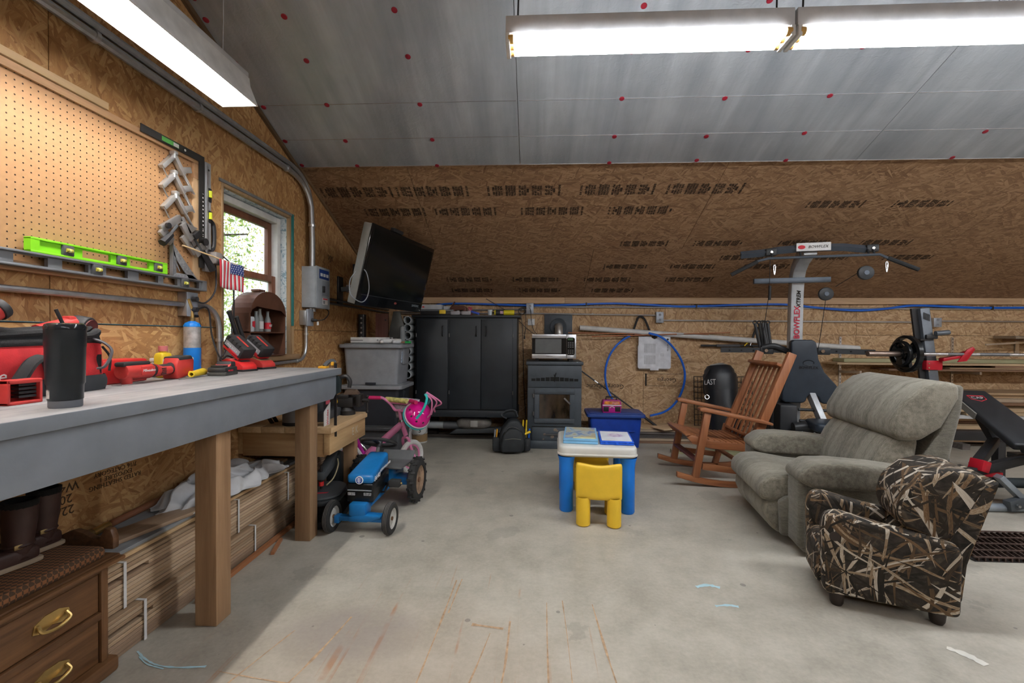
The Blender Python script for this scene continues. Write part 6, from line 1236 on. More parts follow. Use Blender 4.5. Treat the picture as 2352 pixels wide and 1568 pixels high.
# ------------------------------------------------------------------ play table, books and chairs
LB = mat('play_blue', (.008, .20, .76), .38, var=.06); LW = mat('play_white', (.66, .65, .61), .4, var=.05); LY = mat('play_yellow', (.78, .50, .035), .4, var=.06, bump=.1)
t = thing('play_table', 'small childrens table with white top and chunky blue legs', 'table', (.435, 3.285, 0), -.045)
M().prism(rrect(.525, .53, .06, 6), .375, .448, 'Z').o('top', LW, t, bev=.018, seg=3); M().prism(rrect(.535, .54, .06, 6), .385, .40, 'Z').o('rim_band', LW, t, bev=.006)
for sx in (-1, 1):
    for sy in (-1, 1):
        c_ = (sx*.205, sy*.205); M().lathe([(0, 0), (.04, 0), (.046, .01), (.046, .30), (.05, .34), (.06, .376)], (c_[0], c_[1], 0), 24).o('leg', LB, t)
def book(label, loc, w, d, h_, m_, cm, rz, extra):
    t = thing('activity_case', label, 'case', loc, rz); M().bb(-w/2, w/2, -d/2, d/2, 0, h_*.5).o('lower_shell', m_, t, bev=.004); M().bb(-w/2, w/2, -d/2, d/2, h_*.52, h_).o('upper_shell', m_, t, bev=.004); M().bb(-w/2+.012, w/2-.012, -d/2+.012, d/2-.012, h_, h_+.0015).o('cover_picture', cm, t); return t
def pic(name, cols, s):
    q = NT(name); v = q.coord(); n = q.noise(v, s, 3, .6, .8); q.set(Base_Color=q.ramp(n, cols), Roughness=.35); return q.m
b1 = book('light blue plastic activity case on the play table, left one', (.335, 3.30, .449), .235, .40, .036, mat('case_light_blue', (.20, .46, .72), .35), pic('cover_left', [(.30, (.32, .20, .45)), (.42, (.10, .22, .42)), (.5, (.45, .50, .48)), (.6, (.45, .36, .18)), (.7, (.5, .5, .5))], 9), -.10, 0); M().bb(-.05, .10, -.19, -.17, .0365, .042).o('buckle_strip', mat('pale_yellow_strip', (.70, .66, .38), .4), b1)
b2 = book('royal blue plastic case with a white drawing on it on the play table', (.575, 3.25, .449), .225, .33, .026, mat('case_royal_blue', (.01, .10, .62), .35), mat('white_paper', (.68, .69, .74), .7), -.09, 0); m = M()
M().ball((0, .02, .0275), (.055, .06, .0008), 14).o('drawing', pic('drawing_ink', [(.35, (.30, .18, .45)), (.5, (.60, .50, .66)), (.62, (.68, .68, .72))], 45), b2)
for x_ in (-.07, .0, .07): M().bb(x_-.008, x_+.008, -.171, -.160, .004, .022).o('rib', mat('case_royal_blue', (.01, .10, .62), .35), b2)
def pchair(name_label, loc, rz):
    t = thing('play_chair', name_label, 'chair', loc, rz, 'yellow childrens chairs')
    def bkf(u, v):
        x_ = (u-.5)*.285; return Vector((x_, -.02*math.cos(x_/.285*PI)+.0, .165+.225*v+.006*math.cos(u*2*PI)*v))
    M().grid(bkf, 16, 8).o('backrest', LY, t, solid=.034, ss=1)
    M().prism([(-.135, .0), (.135, .0), (.13, .23), (-.13, .23)], .165, .20, 'Z').o('seat', LY, t, bev=.012, seg=3)
    for sx in (-1, 1):
        for y_ in (0.0, .205): M().lathe([(0, 0), (.036, 0), (.044, .008), (.044, .165), (.040, .18)], (sx*.095, y_, 0), 20).o('leg', LY, t)
    return t
ch = pchair('yellow plastic childrens chair pushed up to the near side of the play table', (.405, 2.845, 0), -.08)
dup(ch, (.46, 3.69, 0), PI-.05, 'yellow plastic childrens chair on the far side, seen under the play table')

# ------------------------------------------------------------------ wooden rocking chair
RW = wood('rocker_wood', (.22, .075, .028), (.36, .14, .058), 'Z', .42, 50, rnd=.12); RWX = wood('rocker_wood_long', (.22, .075, .028), (.38, .15, .062), 'X', .42, 50, rnd=.12)
t = thing('rocking_chair', 'reddish brown slatted wooden rocking chair between the punching bag and the recliner', 'rocking chair', (1.58, 3.92, 0)); hw = .275
def P2(x_, z): return (x_-1.58, z)
for s in (-1, 1):
    y_ = s*hw; a = [(x_, .022+.30*(x_-1.60)**2*1.15) for x_ in [1.13+.94*k/16 for k in range(17)]]
    M().prism([P2(x_, z+.022) for x_, z in a]+[P2(x_, z-.022) for x_, z in reversed(a)], y_-.018, y_+.018, 'Y').o('rocker', RWX, t, bev=.005)
    M().bar((1.275-1.58, y_, .07), (1.365-1.58, y_, .585), .055, .036, (0, 1, 0)).o('front_leg', RW, t, bev=.004); M().bar((1.64-1.58, y_, .03), (1.745-1.58, y_, .40), .05, .036, (0, 1, 0)).o('rear_leg', RW, t, bev=.004)
    M().bar((1.70-1.58, y_*.93, .26), (2.02-1.58, y_*.93, 1.06), .065, .036, (0, 1, 0)).o('back_post', RW, t, bev=.005)
    M().prism([P2(1.295, .625), P2(1.33, .632), P2(1.80, .535), P2(1.86, .515), P2(1.86, .495), P2(1.30, .602)], y_-.035, y_+.035, 'Y').o('armrest', RWX, t, bev=.008)
    M().prism([P2(1.215, .385), P2(1.25, .405), P2(1.40, .365), P2(1.55, .345), P2(1.70, .335), P2(1.76, .33), P2(1.76, .265), P2(1.60, .285), P2(1.40, .30), P2(1.26, .335)], y_*.9-.014, y_*.9+.014, 'Y').o('seat_rail', RWX, t, bev=.004)
    M().bar((1.33-1.58, y_, .16), (1.68-1.58, y_, .12), .045, .022, (0, 1, 0)).o('side_stretcher', RWX, t, bev=.003)
for k in range(12):
    u = k/11; x_ = 1.225+.50*u; z = .405-.055*math.sin(u*PI*.62)-.012*u; M().box((x_-1.58, 0, z), (.038, hw*2-.04, .014), Euler((0, .12 if u > .1 else -.2, 0))).o('seat_slat', RWX, t, bev=.003)
for k in range(6): y_ = -.185+k*.074; M().bar((1.735-1.58, y_, .345), (1.975-1.58, y_, .965), .030, .013, (1, 0, 0)).o('back_slat', RW, t, bev=.003)
M().bar((1.957-1.58, -hw*.9, .96), (1.957-1.58, hw*.9, .96), .10, .026, Vector((.36, 0, .93))).o('top_rail', RWX, t, bev=.006); M().bar((1.74-1.58, -hw*.9, .38), (1.74-1.58, hw*.9, .38), .05, .024, Vector((.36, 0, .93))).o('lower_rail', RWX, t, bev=.004)
M().bar((1.295-1.58, -hw, .205), (1.295-1.58, hw, .205), .05, .022).o('front_stretcher', wood('dark_red_stretcher', (.10, .03, .03), (.16, .055, .05), 'Y'), t, bev=.004); M().bar((1.67-1.58, -hw, .17), (1.67-1.58, hw, .17), .04, .022).o('rear_stretcher', RW, t, bev=.004)

# ------------------------------------------------------------------ punching bag and crate panel
t = thing('punching_bag', 'black punching bag with yellow base leaning against the back wall', 'punching bag', (2.03, 4.90, 0), 0, rot=(math.radians(-11), math.radians(-1), 0)); PBK = mat('black_vinyl', (.016, .018, .022), .32, bump=.25, bscale=12)
M().lathe([(.0, .0), (.12, .0), (.158, .03), (.165, .10)], n=32).o('base', mat('dull_yellow_vinyl', (.38, .26, .035), .5), t); M().lathe([(.165, .10), (.168, .25), (.163, .45), (.166, .60), (.162, .75), (.15, .84), (.12, .885), (.0, .895)], n=32).o('cover', PBK, t)
M().lathe([(.167, .62), (.170, .66), (.170, .78), (.164, .80)], n=32).o('upper_band', mat('black_vinyl_band', (.02, .022, .026), .4), t); text('LAST', .085, WINK, t, (-.145, -.096, .70), (PI/2, .06, -.98), xs=.75)
M().tube(smooth([(-.13, -.08, .84), (-.20, -.08, .72), (-.21, -.08, .60), (-.185, -.07, .56)]), .014, 7, flat=.4).o('strap', BLACK, t); M().tube(arc((-.18, -.075, .545), .022, 0, 360, 14, 'XZ')[:-1], .005, 6, True).o('ring', CHR, t); M().tube(smooth([(-.10, -.02, .885), (.0, -.04, .905), (.08, -.02, .89)]), .012, 6).o('white_cord', mat('off_white_cord', (.5, .5, .48), .7), t)
t = thing('wire_crate_panel', 'black folding wire crate panel leaning behind the punching bag', 'wire panel', (1.88, 5.40, .0)); m = M()
for k in range(17): m.cyl((k*.042, 0, .02), (k*.042, .05, .72), .003, n=5)
for k in range(12): z = .02+k*.0636; m.cyl((0, .05*z/.72, z), (.67, .05*z/.72, z), .0038, n=5)
m.o('wire_mesh', BLACK, t); m = M()
for k in range(17): m.cyl((k*.042+.012, .03, .02), (k*.042+.012, .08, .70), .003, n=5)
m.o('wire_mesh', BLACK, t); M().tube([(0, 0, .02), (0, .05, .72), (.67, .05, .72), (.67, 0, .02)], .006, 6, True).o('frame', BLACK, t)
# ------------------------------------------------------------------ home gym
GS = mat('gym_silver', (.50, .52, .54), .38, .3); GB = mat('gym_black', (.025, .027, .030), .42); GBL = mat('gym_bluegrey', (.10, .12, .15), .42, .3); VIN = mat('gym_vinyl', (.026, .036, .050), .36)
t = thing('home_gym', 'tall home exercise machine with silver post and black padded seat', 'exercise machine', (2.57, 4.60, 0), -.22)
def strip_prof(pts, w, th):   # bent rectangular tube in the y-z plane
    L = []; R_ = []
    for i, p in enumerate(pts):
        a = Vector(pts[max(i-1, 0)]); b_ = Vector(pts[min(i+1, len(pts)-1)]); d = (b_-a).normalized(); n = Vector((-d.y, d.x)); q = Vector(p); L.append(tuple(q+n*th/2)); R_.append(tuple(q-n*th/2))
    return L+R_[::-1]
post = [(.10, .0), (.08, .4), (.05, .9), (.03, 1.3), (.02, 1.60), (.0, 1.76), (-.05, 1.86), (-.15, 1.93), (-.28, 1.975), (-.36, 1.99)]
M().prism(strip_prof(post, .1, .11), -.055, .055).o('post', GS, t, bev=.008); text('BOWFLEX', .070, mat('gym_red_letter', (.50, .02, .05), .5), t, (.0, -.0315, 1.335), (PI/2+.02, -PI/2, 0), bold=.002); text('XTREME', .050, INK, t, (.010, -.040, 1.575), (PI/2+.03, -PI/2, 0), bold=.001, shear=.2)
hd = (.0, -.38, 1.995)
M().tube([(-.58, -.38, 1.955), (-.40, -.38, 1.965), (-.25, -.38, 1.985), (.0, -.38, 1.998), (.25, -.38, 1.99), (.42, -.38, 1.965)], .034, 4).o('top_beam', GBL, t); M().bb(-.13, .14, -.425, -.335, 2.028, 2.034).o('top_clamp', GS, t); M().bb(-.13, .14, -.425, -.41, 1.962, 2.03).o('name_plate', mat('plate_white', (.66, .66, .66), .4), t); M().ball((-.09, -.4255, 1.997), (.03, .002, .018), 12).o('emblem', RINK, t); text('BOWFLEX', .034, INK, t, (.04, -.4262, 1.997), FY, shear=.25)
for x_ in (-.33, .46): M().bb(x_-.045, x_+.045, -.42, -.34, 1.935, 2.0).o('end_bracket', GB, t, bev=.008); M().cyl((x_, -.425, 1.965), (x_, -.43, 1.965), .012, n=10).o('bolt', CHR, t)
M().tube([(-.66, -.44, 1.77), (-.44, -.44, 1.885), (-.36, -.44, 1.905), (.40, -.44, 1.905), (.50, -.44, 1.905), (.58, -.44, 1.86)], .012, 8).o('pulldown_bar', GBL, t); M().tube([(.56, -.44, 1.872), (.78, -.44, 1.765)], .018, 8).o('bar_grip', GB, t); M().tube([(-.45, -.44, 1.88), (-.67, -.44, 1.765)], .018, 8).o('bar_grip', GB, t)
for x_ in (-.33, -.10, .42, .46): M().cyl((x_, -.42, 1.955), (x_, -.44, 1.905), .008).o('hanger', GB, t)
M().bb(-.40, .26, -.10, -.05, 1.715, 1.765).o('rear_crossbar', GBL, t, bev=.004)
for x_, z, y_ in ((.43, 1.76, -.36), (.21, 1.60, -.12)): M().cyl((x_, y_-.02, z), (x_, y_+.02, z), .062, n=24).o('pulley', GB, t, bev=.006); M().cyl((x_, y_-.026, z), (x_, y_+.026, z), .02, n=12).o('pulley_hub', GBL, t)
for x_, z, y_ in ((-.31, 1.80, -.44), (.56, 1.80, -.42)): M().tube([(x_+.012*math.cos(a)*(.6+.4*math.sin(a)), y_, z+.045*math.sin(a)) for a in [2*PI*k/14 for k in range(14)]], .0055, 6, True).o('snap_hook', CHR, t)
M().tube([(-.335, -.40, 1.95), (-.335, -.38, 1.60), (-.335, -.2, 1.25)], .003, 5).o('cable', BLACK, t); M().cyl((-.335, -.40, 1.66), (-.335, -.39, 1.53), .012).o('cable_stop', BLACK, t); M().tube([(.21, -.12, 1.55), (.19, -.06, 1.2), (.17, 0, .9)], .003, 5).o('cable', BLACK, t); M().tube([(.43, -.36, 1.80), (.26, -.2, 1.66)], .003, 5).o('cable', BLACK, t)
M().bar((-.68, .0, 1.055), (-.12, .0, 1.06), .04, .05, (0, 0, 1)).o('side_arm', GB, t); M().bar((.12, .0, 1.06), (.66, .0, 1.05), .04, .05, (0, 0, 1)).o('side_arm', GB, t); m = M()
for x_ in (-.60, -.49, -.38, .34, .46, .58): m.cyl((x_, -.026, 1.055), (x_, -.024, 1.055), .008, n=8)
m.o('adjust_hole', mat('hole_black', (.003, .003, .003), .9), t)
for x_ in (-.27, .22): M().cyl((x_, -.03, 1.055), (x_, -.045, 1.055), .016, n=12).o('adjust_knob', CHR, t); M().bb(x_-.05, x_+.07, -.03, .04, 1.02, 1.09).o('arm_clamp', GB, t, bev=.008)
M().tube(smooth([(-.30, -.01, 1.08), (-.20, -.03, 1.10), (-.08, -.02, 1.05)]), .03, 10).o('resistance_hub', GB, t)
for k, (dx, dy) in enumerate(((0, 0), (.035, .02), (.07, 0), (.10, .03), (.05, -.03))): M().cyl((-.31+dx, .02+dy, 1.08), (-.36+dx*1.25, .03+dy, 1.33), .018, .014, n=10).o('power_rod', GB, t); M().tube(arc((-.36+dx*1.25, .03+dy, 1.335), .017, 0, 360, 10, 'XZ')[:-1], .006, 5, True).o('rod_hook', GB, t)
# padded backrest
pad = [(-.115, .56), (-.10, .60), (-.075, .54), (-.06, .52)]
pd = [(-.085, 1.14), (-.06, 1.165), (.10, 1.165), (.13, 1.14), (.15, .98), (.20, .86), (.30, .74), (.345, .66), (.345, .585), (.325, .56), (.20, .56), (.17, .575), (.155, .62), (.13, .64), (.08, .64), (.06, .62), (.045, .575), (.02, .56), (-.13, .56), (-.155, .585), (-.155, .66), (-.13, .76), (-.095, .88), (-.08, 1.0)]
M().prism(pd, -.15, -.06, 'Y').o('backrest', VIN, t, bev=.036, seg=5); text('BOWFLEX', .035, mat('embossed_black', (.006, .008, .011), .3), t, (.065, -.1512, .90), FY, bold=.001); M().tube([(.065+.045*math.cos(a), -.151, .945+.025*math.sin(a)) for a in [2*PI*k/20 for k in range(20)]], .003, 5, True).o('emblem', mat('embossed_black', (.006, .008, .011), .3), t)
M().bar((.10, -.10, .65), (.20, -.30, .25), .10, .05, (1, 0, 0)).o('seat_strut', GS, t, bev=.006)
for z, y_ in ((.50, -.16), (.40, -.20)): M().cyl((-.02, y_, z), (.25, y_, z), .014, n=10).o('cross_pin', GB, t)
M().sbox((.20, -.42, .40), (.42, .34, .09), .35, 14).o('seat', VIN, t); M().cyl((-.12, -.36, .36), (.30, -.30, .40), .045, n=16).o('roller_pad', GB, t)
M().bb(-.20, -.05, -.25, .25, 0, .55).o('base_tower', GB, t, bev=.02); M().prism([(-.28, 0), (.25, 0), (.25, .06), (-.05, .12), (-.10, .60), (-.20, .60), (-.25, .1)], -.05, .02, 'Y').o('base_frame', GB, t, bev=.01); M().bb(-.25, .35, -.5, .4, 0, .06).o('floor_frame', GB, t, bev=.01)
M().cyl((.02, -.34, .24), (.02, -.38, .24), .15, n=28).o('flywheel_cover', GB, t, bev=.01); m = M(); m.bar((-.07, -.385, .32), (.06, -.385, .17), .045, .006, (0, 1, 0)); m.bar((.06, -.385, .32), (-.07, -.385, .17), .045, .006, (0, 1, 0)); m.o('x_emblem', mat('pale_blue_print', (.55, .66, .74), .5), t); text('2', .06, RINK, t, (.13, -.386, .27), FY)

# ------------------------------------------------------------------ squat stand with barbell
RK = mat('rack_grey', (.13, .145, .165), .4, .4); RKB = mat('rack_black', (.02, .02, .022), .45)
t = thing('squat_stand', 'grey leaning rack upright with red bar hook behind the recliner', 'weight rack', (3.72, 4.30, 0))
M().bar((0, .02, .02), (-.20, .02, 1.46), .085, .085, (1, 0, 0)).o('upright', RK, t, bev=.006); M().bar((-.05, .02, .0), (-.248, .02, 1.46), .02, .088, (1, 0, 0)).o('upright_side', RKB, t); m = M()
for k in range(5): m.bb(-.215+k*.012, -.211+k*.012, -.029, -.026, 1.36-.005*k, 1.42-.005*k)
m.o('decal', INK, t); M().bb(-.20, -.10, -.045, -.02, 1.18, 1.22).o('saddle', RKB, t, bev=.008); M().cyl((-.13, -.05, 1.23), (-.02, -.055, 1.24), .022, n=12).o('catch_peg', RK, t); M().bb(-.24, -.13, -.03, .06, 1.165, 1.18).o('sleeve_edge', RKB, t)
RDM = mat('red_steel', (.42, .008, .02), .38); M().bb(-.19, -.05, -.035, .085, .90, .985).o('hook_collar', RDM, t, bev=.004); M().prism([(-.09, .98), (.10, 1.02), (.15, 1.055), (.12, 1.075), (.02, 1.03), (-.09, 1.01)], -.09, -.035, 'Y').o('bar_hook', RDM, t, bev=.006); M().prism([(.02, .975), (.10, .985), (.17, 1.09), (.15, 1.115), (.10, 1.09)], -.10, -.088, 'Y').o('hook_lip', RDM, t, bev=.005)
for z in (.92, .96, .89): M().cyl((-.17, -.037, z), (-.17, -.040, z), .007, n=8).o('bolt', CHR, t)
M().bb(-.06, .06, -.5, .5, 0, .05).o('foot', RKB, t)
u2 = dup(t, (4.82, 4.30, 0), None, 'grey leaning rack upright at the far right, mostly out of frame')
t = thing('barbell', 'chrome barbell resting on the red rack hooks', 'barbell', (2.98, 4.215, 1.045)); BRS = mat('barbell_steel', (.55, .55, .56), .28, .95); M().cyl((0, 0, 0), (.40, 0, 0), .025, n=18).o('sleeve', mat('bronze_sleeve', (.34, .26, .22), .35, .9), t); M().cyl((.40, 0, 0), (1.76, 0, 0), .0145, n=14).o('shaft', BRS, t); M().cyl((1.76, 0, 0), (2.18, 0, 0), .025, n=18).o('sleeve', mat('bronze_sleeve', (.34, .26, .22), .35, .9), t); M().cyl((.395, 0, 0), (.425, 0, 0), .038, n=18).o('collar', BRS, t)
for a, b_ in ((.68, .85), (.95, 1.2)): M().cyl((a, 0, 0), (b_, 0, 0), .0152, n=14).o('knurling', mat('knurled_steel', (.22, .22, .23), .5, .9), t)
PLT = mat('cast_plate_black', (.012, .013, .014), .25, .3)
def plate(x_, r, w, label, holes=True, rs=''):
    t = thing('weight_plate', label, 'weight plate', (x_, 4.215, 1.045), 0, 'weight plates on the barbell')
    M().lathe([(r*.86, -w*.5), (r, -w*.35), (r, w*.35), (r*.86, w*.5), (r*.86, -w*.5)], n=40, rot=(0, PI/2, 0)).o('rim', PLT, t); M().lathe([(.027, -w*.45), (r*.42, -w*.45), (r*.44, 0), (r*.42, w*.45), (.027, w*.45), (.027, -w*.45)], n=32, rot=(0, PI/2, 0)).o('hub', PLT, t)
    for k in range(3):
        a = 2*PI*k/3+.5; M().prism([(r*.40*math.cos(a-.6), r*.40*math.sin(a-.6)), (r*.9*math.cos(a-.36), r*.9*math.sin(a-.36)), (r*.9*math.cos(a), r*.9*math.sin(a)), (r*.9*math.cos(a+.36), r*.9*math.sin(a+.36)), (r*.40*math.cos(a+.6), r*.40*math.sin(a+.6))], -w*.3, w*.3).o('spoke', PLT, t)
plate(3.315, .165, .05, 'larger black weight plate on the barbell'); plate(3.265, .118, .04, 'smaller black weight plate outside the larger one on the barbell')

# ------------------------------------------------------------------ weight bench
t = thing('weight_bench', 'adjustable black weight bench with silver frame at the right edge', 'weight bench', (2.85, 3.25, 0)); WB = mat('bench_black_vinyl', (.02, .022, .025), .45); ST = mat('bench_silver', (.30, .34, .38), .38, .5)
pt, pb = Vector((.75, .72, .735)), Vector((.63, .06, .425)); pdv = (pb-pt).normalized(); pn = Vector((0, 0, 1)); pn = (pn-pdv*pn.dot(pdv)).normalized(); px_ = pdv.cross(pn).normalized()*-1
if px_.x < 0: px_ = -px_
M().bar(pt, pb, .26, .055, pn).o('back_pad', WB, t, bev=.018, seg=3); M().bar(pt-px_*.133-pn*.003, pt+(pb-pt)*.48-px_*.133-pn*.003, .010, .05, pn).o('pad_edge', mat('pad_edge_grey', (.20, .19, .17), .6), t)
pc = pt+pdv*.13+pn*.0285
M().tube([pc+px_*a+pdv*b_ for a, b_ in ((-.055, -.03), (.055, -.03), (.05, .02), (.0, .05), (-.05, .02))], .003, 5, True).o('shield_emblem', RINK, t)
tx_ = text('CAP', .045, mat('dim_white', (.45, .45, .47), .5), t, (0, 0, 0), (0, 0, 0)); tx_.matrix_local = Matrix.Translation(pc+pn*.001) @ Matrix((px_, -pdv, pn)).transposed().to_4x4()
M().bar(pb+Vector((.0, -.02, .0)), pb+Vector((-.03, -.40, -.0)), .26, .06).o('seat_pad', WB, t, bev=.018)
M().bar((.31, .16, .26), (.70, .42, .40), .06, .06).o('main_beam', RKB, t, bev=.006); M().bar((.70, .42, .40), (.72, .60, .62), .05, .05).o('strut', RKB, t); M().bar((.20, .12, .22), (.9, .12, .42), .055, .06).o('lower_beam', RKB, t, bev=.006)
M().box((.31, .12, .285), (.07, .09, .08), Euler((0, .3, .2))).o('red_joint', RDM, t, bev=.006); M().box((.38, .14, .225), (.14, .08, .03)).o('red_bracket', RDM, t)
M().bar((.34, .02, .24), (.52, .0, .05), .06, .035).o('front_brace', ST, t, bev=.004); M().cyl((.42, .12, .165), (.95, .12, .165), .035, n=14).o('foam_roller', mat('slate_foam', (.035, .045, .05), .7), t); M().bar((.36, -.02, .05), (.95, .05, .17), .05, .07).o('foot_link', mat('foot_link_grey', (.075, .085, .095), .4), t, bev=.005); M().cyl((.40, -.05, .062), (.40, -.065, .062), .010).o('bolt', CHR, t)
M().cyl((-.12, .0, .028), (1.0, .02, .028), .028, n=14).o('foot_tube', ST, t)
M().bar((.05, .85, .36), (1.2, .80, .36), .09, .08).o('rear_rail', RKB, t, bev=.006); M().bar((1.1, .80, 0.001), (1.1, .80, .33), .06, .06).o('rear_leg', RKB, t); M().bar((.1, .84, 0.001), (.1, .84, .33), .06, .06).o('rear_leg', RKB, t); M().bar((.62, -.25, 0.001), (.62, -.25, .39), .06, .06).o('front_leg', RKB, t)

# ------------------------------------------------------------------ lumber along the back wall
LW1 = [wood('lumber_%d' % k, a, b_, 'X', .7, rnd=.22) for k, (a, b_) in enumerate((((.36, .23, .13), (.55, .38, .22)), ((.48, .33, .19), (.64, .47, .29)), ((.20, .11, .065), (.34, .20, .12)), ((.30, .22, .15), (.46, .36, .26))))]; GRN = wood('treated_lumber', (.36, .36, .20), (.52, .50, .30), 'X', .7); DKW = wood('dark_weathered_board', (.07, .06, .055), (.18, .155, .14), 'X', .8)
def board(x0, x1, y0, y1, z0, z1, m_, label, grp): o = M().bb(x0, x1, y0, y1, 0, z1-z0).o('lumber_board', m_, None, bev=.002, seg=1); o.location.z = z0; return tag(o, label, 'board', grp)
t = thing('shelf_standard', 'slotted steel shelf standard on the back wall', 'bracket', (4.89, YB-.012, .55)); M().bb(-.012, .012, 0, .012, 0, .65).o('channel', ZINC, t)
m = M()
for k in range(16): m.bb(-.003, .003, -.001, .001, .02+k*.04, .04+k*.04)
m.o('slot', BLACK, t)['kind'] = 'stuff'; M().bar((0, 0, .24), (0, -.34, .255), .02, .03).o('bracket_arm', ZINC, t)
t2 = dup(t, (3.62, YB-.012, .55), None, 'slotted steel shelf standard hidden behind the exercise machine'); t2 = dup(t, (6.2, YB-.012, .55), None, 'slotted steel shelf standard near the right edge')
g1 = 'boards on the wall brackets'; zs = .822; ords = ['bottom', 'second', 'third', 'fourth', 'fifth', 'sixth', 'seventh', 'eighth', 'ninth', 'tenth', 'eleventh', 'twelfth', 'thirteenth', 'fourteenth', 'fifteenth', 'sixteenth', 'seventeenth', 'eighteenth', 'nineteenth', 'twentieth', 'twenty-first', 'twenty-second', 'twenty-third', 'twenty-fourth']
for k, (x0, x1, d, th, m_) in enumerate(((3.95, 7.2, .28, .020, LW1[2]), (4.62, 7.0, .26, .018, LW1[0]), (5.1, 7.2, .26, .02, LW1[2]), (3.40, 7.0, .27, .022, LW1[1]), (3.52, 7.2, .20, .04, GRN))):
    board(x0, x1, YB-.03-d, YB-.03, zs, zs+th, m_, ('greenish treated board, top one' if k == 4 else ords[k]+' board up')+' on the wall brackets behind the barbell', g1); zs += th+.002
board(5.40, 7.5, YB-.30, YB-.05, 1.16, 1.185, LW1[2], 'lower of two dark boards on the high bracket at the right edge', 'boards on the high bracket'); board(5.30, 7.5, YB-.30, YB-.05, 1.187, 1.215, LW1[3], 'upper of two boards on the high bracket at the right edge', 'boards on the high bracket'); t = thing('shelf_bracket', 'thin steel arm under the high boards at the right edge', 'bracket', (5.2, YB-.02, 1.12)); M().bar((-.14, -.2, .0), (.4, -.18, .035), .012, .02).o('arm', ZINC, t); M().bar((.4, 0, .02), (.4, -.28, .038), .012, .02).o('arm', ZINC, t); M().bb(.38, .42, .0, .012, -.1, .1).o('wall_plate', ZINC, t)
# big mixed stack on the floor at the right
g2 = 'mixed lumber stack at the right'; z = 0.0; k = 0
t = thing('stack_bearer', 'dark timber bearer under the lumber stack on the right', 'timber', (4.6, YB-.30, 0)); M().bb(-.04, .04, -.22, .22, 0, .06).o('timber', DKW, t); dup(t, (6.3, YB-.30, 0), None, 'dark timber bearer under the lumber stack near the right wall')
z = .06
while z < .59:
    th = random.choice((.02, .024, .03, .038)); x0 = 4.05+random.uniform(-.35, .55); y0 = YB-.50+random.uniform(-.05, .12)
    m_ = random.choice(LW1+[LW1[1], LW1[0], GRN if k % 5 == 0 else LW1[1]]); board(x0 if k != 9 else 3.62, x0+random.uniform(1.9, 3.0), y0 if k != 9 else YB-.52, YB-.06, z, z+th, m_ if k != 9 else mat('white_painted_board', (.60, .60, .60), .5), '%s board up from the floor in the mixed lumber stack behind the weight bench' % ords[k], g2); z += th+.0015; k += 1
# low stack left of the rocker
g3 = 'low stack of weathered boards'; z = .0
for k, (x0, x1, d, th, m_) in enumerate(((.95, 2.9, .45, .022, LW1[2]), (1.05, 2.8, .42, .024, LW1[3]), (1.0, 2.85, .40, .02, DKW), (1.1, 2.9, .38, .022, DKW), (1.05, 2.7, .40, .018, DKW), (1.15, 2.8, .36, .02, LW1[3]), (1.2, 2.4, .30, .014, LW1[1]))):
    board(x0, x1, YB-.03-d, YB-.03, z, z+th, m_, (ords[k]+' board up in the low weathered stack behind the rocking chair'), g3); z += th+.001
o = tag(M().bb(-.16, .16, -.11, .11, 0, .012).o('lumber_board', LW1[1], None, bev=.002), 'short pale board lying askew on the low weathered stack', 'board', g3); o.location = (1.52, YB-.33, z+.001); o.rotation_euler = (0, 0, .5)
o = tag(M().bb(-.35, .35, -.045, .045, 0, .035).o('lumber_board', GRN, None, bev=.003), 'greenish treated board on the floor behind the rocking chair', 'board', g3); o.location = (1.75, 4.68, 0); o.rotation_euler = (0, 0, -.06)
t = thing('black_pole', 'thin black pole leaning from the stove down behind the blue tote', 'pole', (.52, 5.50, .0)); M().cyl((0, 0, .80), (.80, -.08, .22), .009, n=8).o('pole', BLACK, t); M().cyl((.20, -.02, .655), (.24, -.024, .626), .010, n=8).o('silver_band', ZINC, t); M().cyl((.78, -.08, .235), (.92, -.10, .13), .016, n=8).o('foot', BLACK, t)

# ------------------------------------------------------------------ grey recliner
RF = fabric_mat('recliner_chenille', (.115, .103, .078), (.285, .262, .208), 0, 16, .5); RFS = fabric_mat('recliner_side_cloth', (.10, .093, .073), (.20, .188, .153), 2, 10, .5)
t = thing('recliner', 'large grey green fabric recliner armchair', 'recliner', (1.875, 2.90, 0), math.radians(-97.8))
M().bb(-.30, .30, -.34, .36, .05, .30).o('base', RFS, t, bev=.02); 
for x_ in (-.24, .24): M().bar((x_, -.30, .02), (x_, .38, .02), .06, .04).o('runner', wood('pale_runner', (.3, .2, .1), (.42, .29, .16), 'Y'), t)
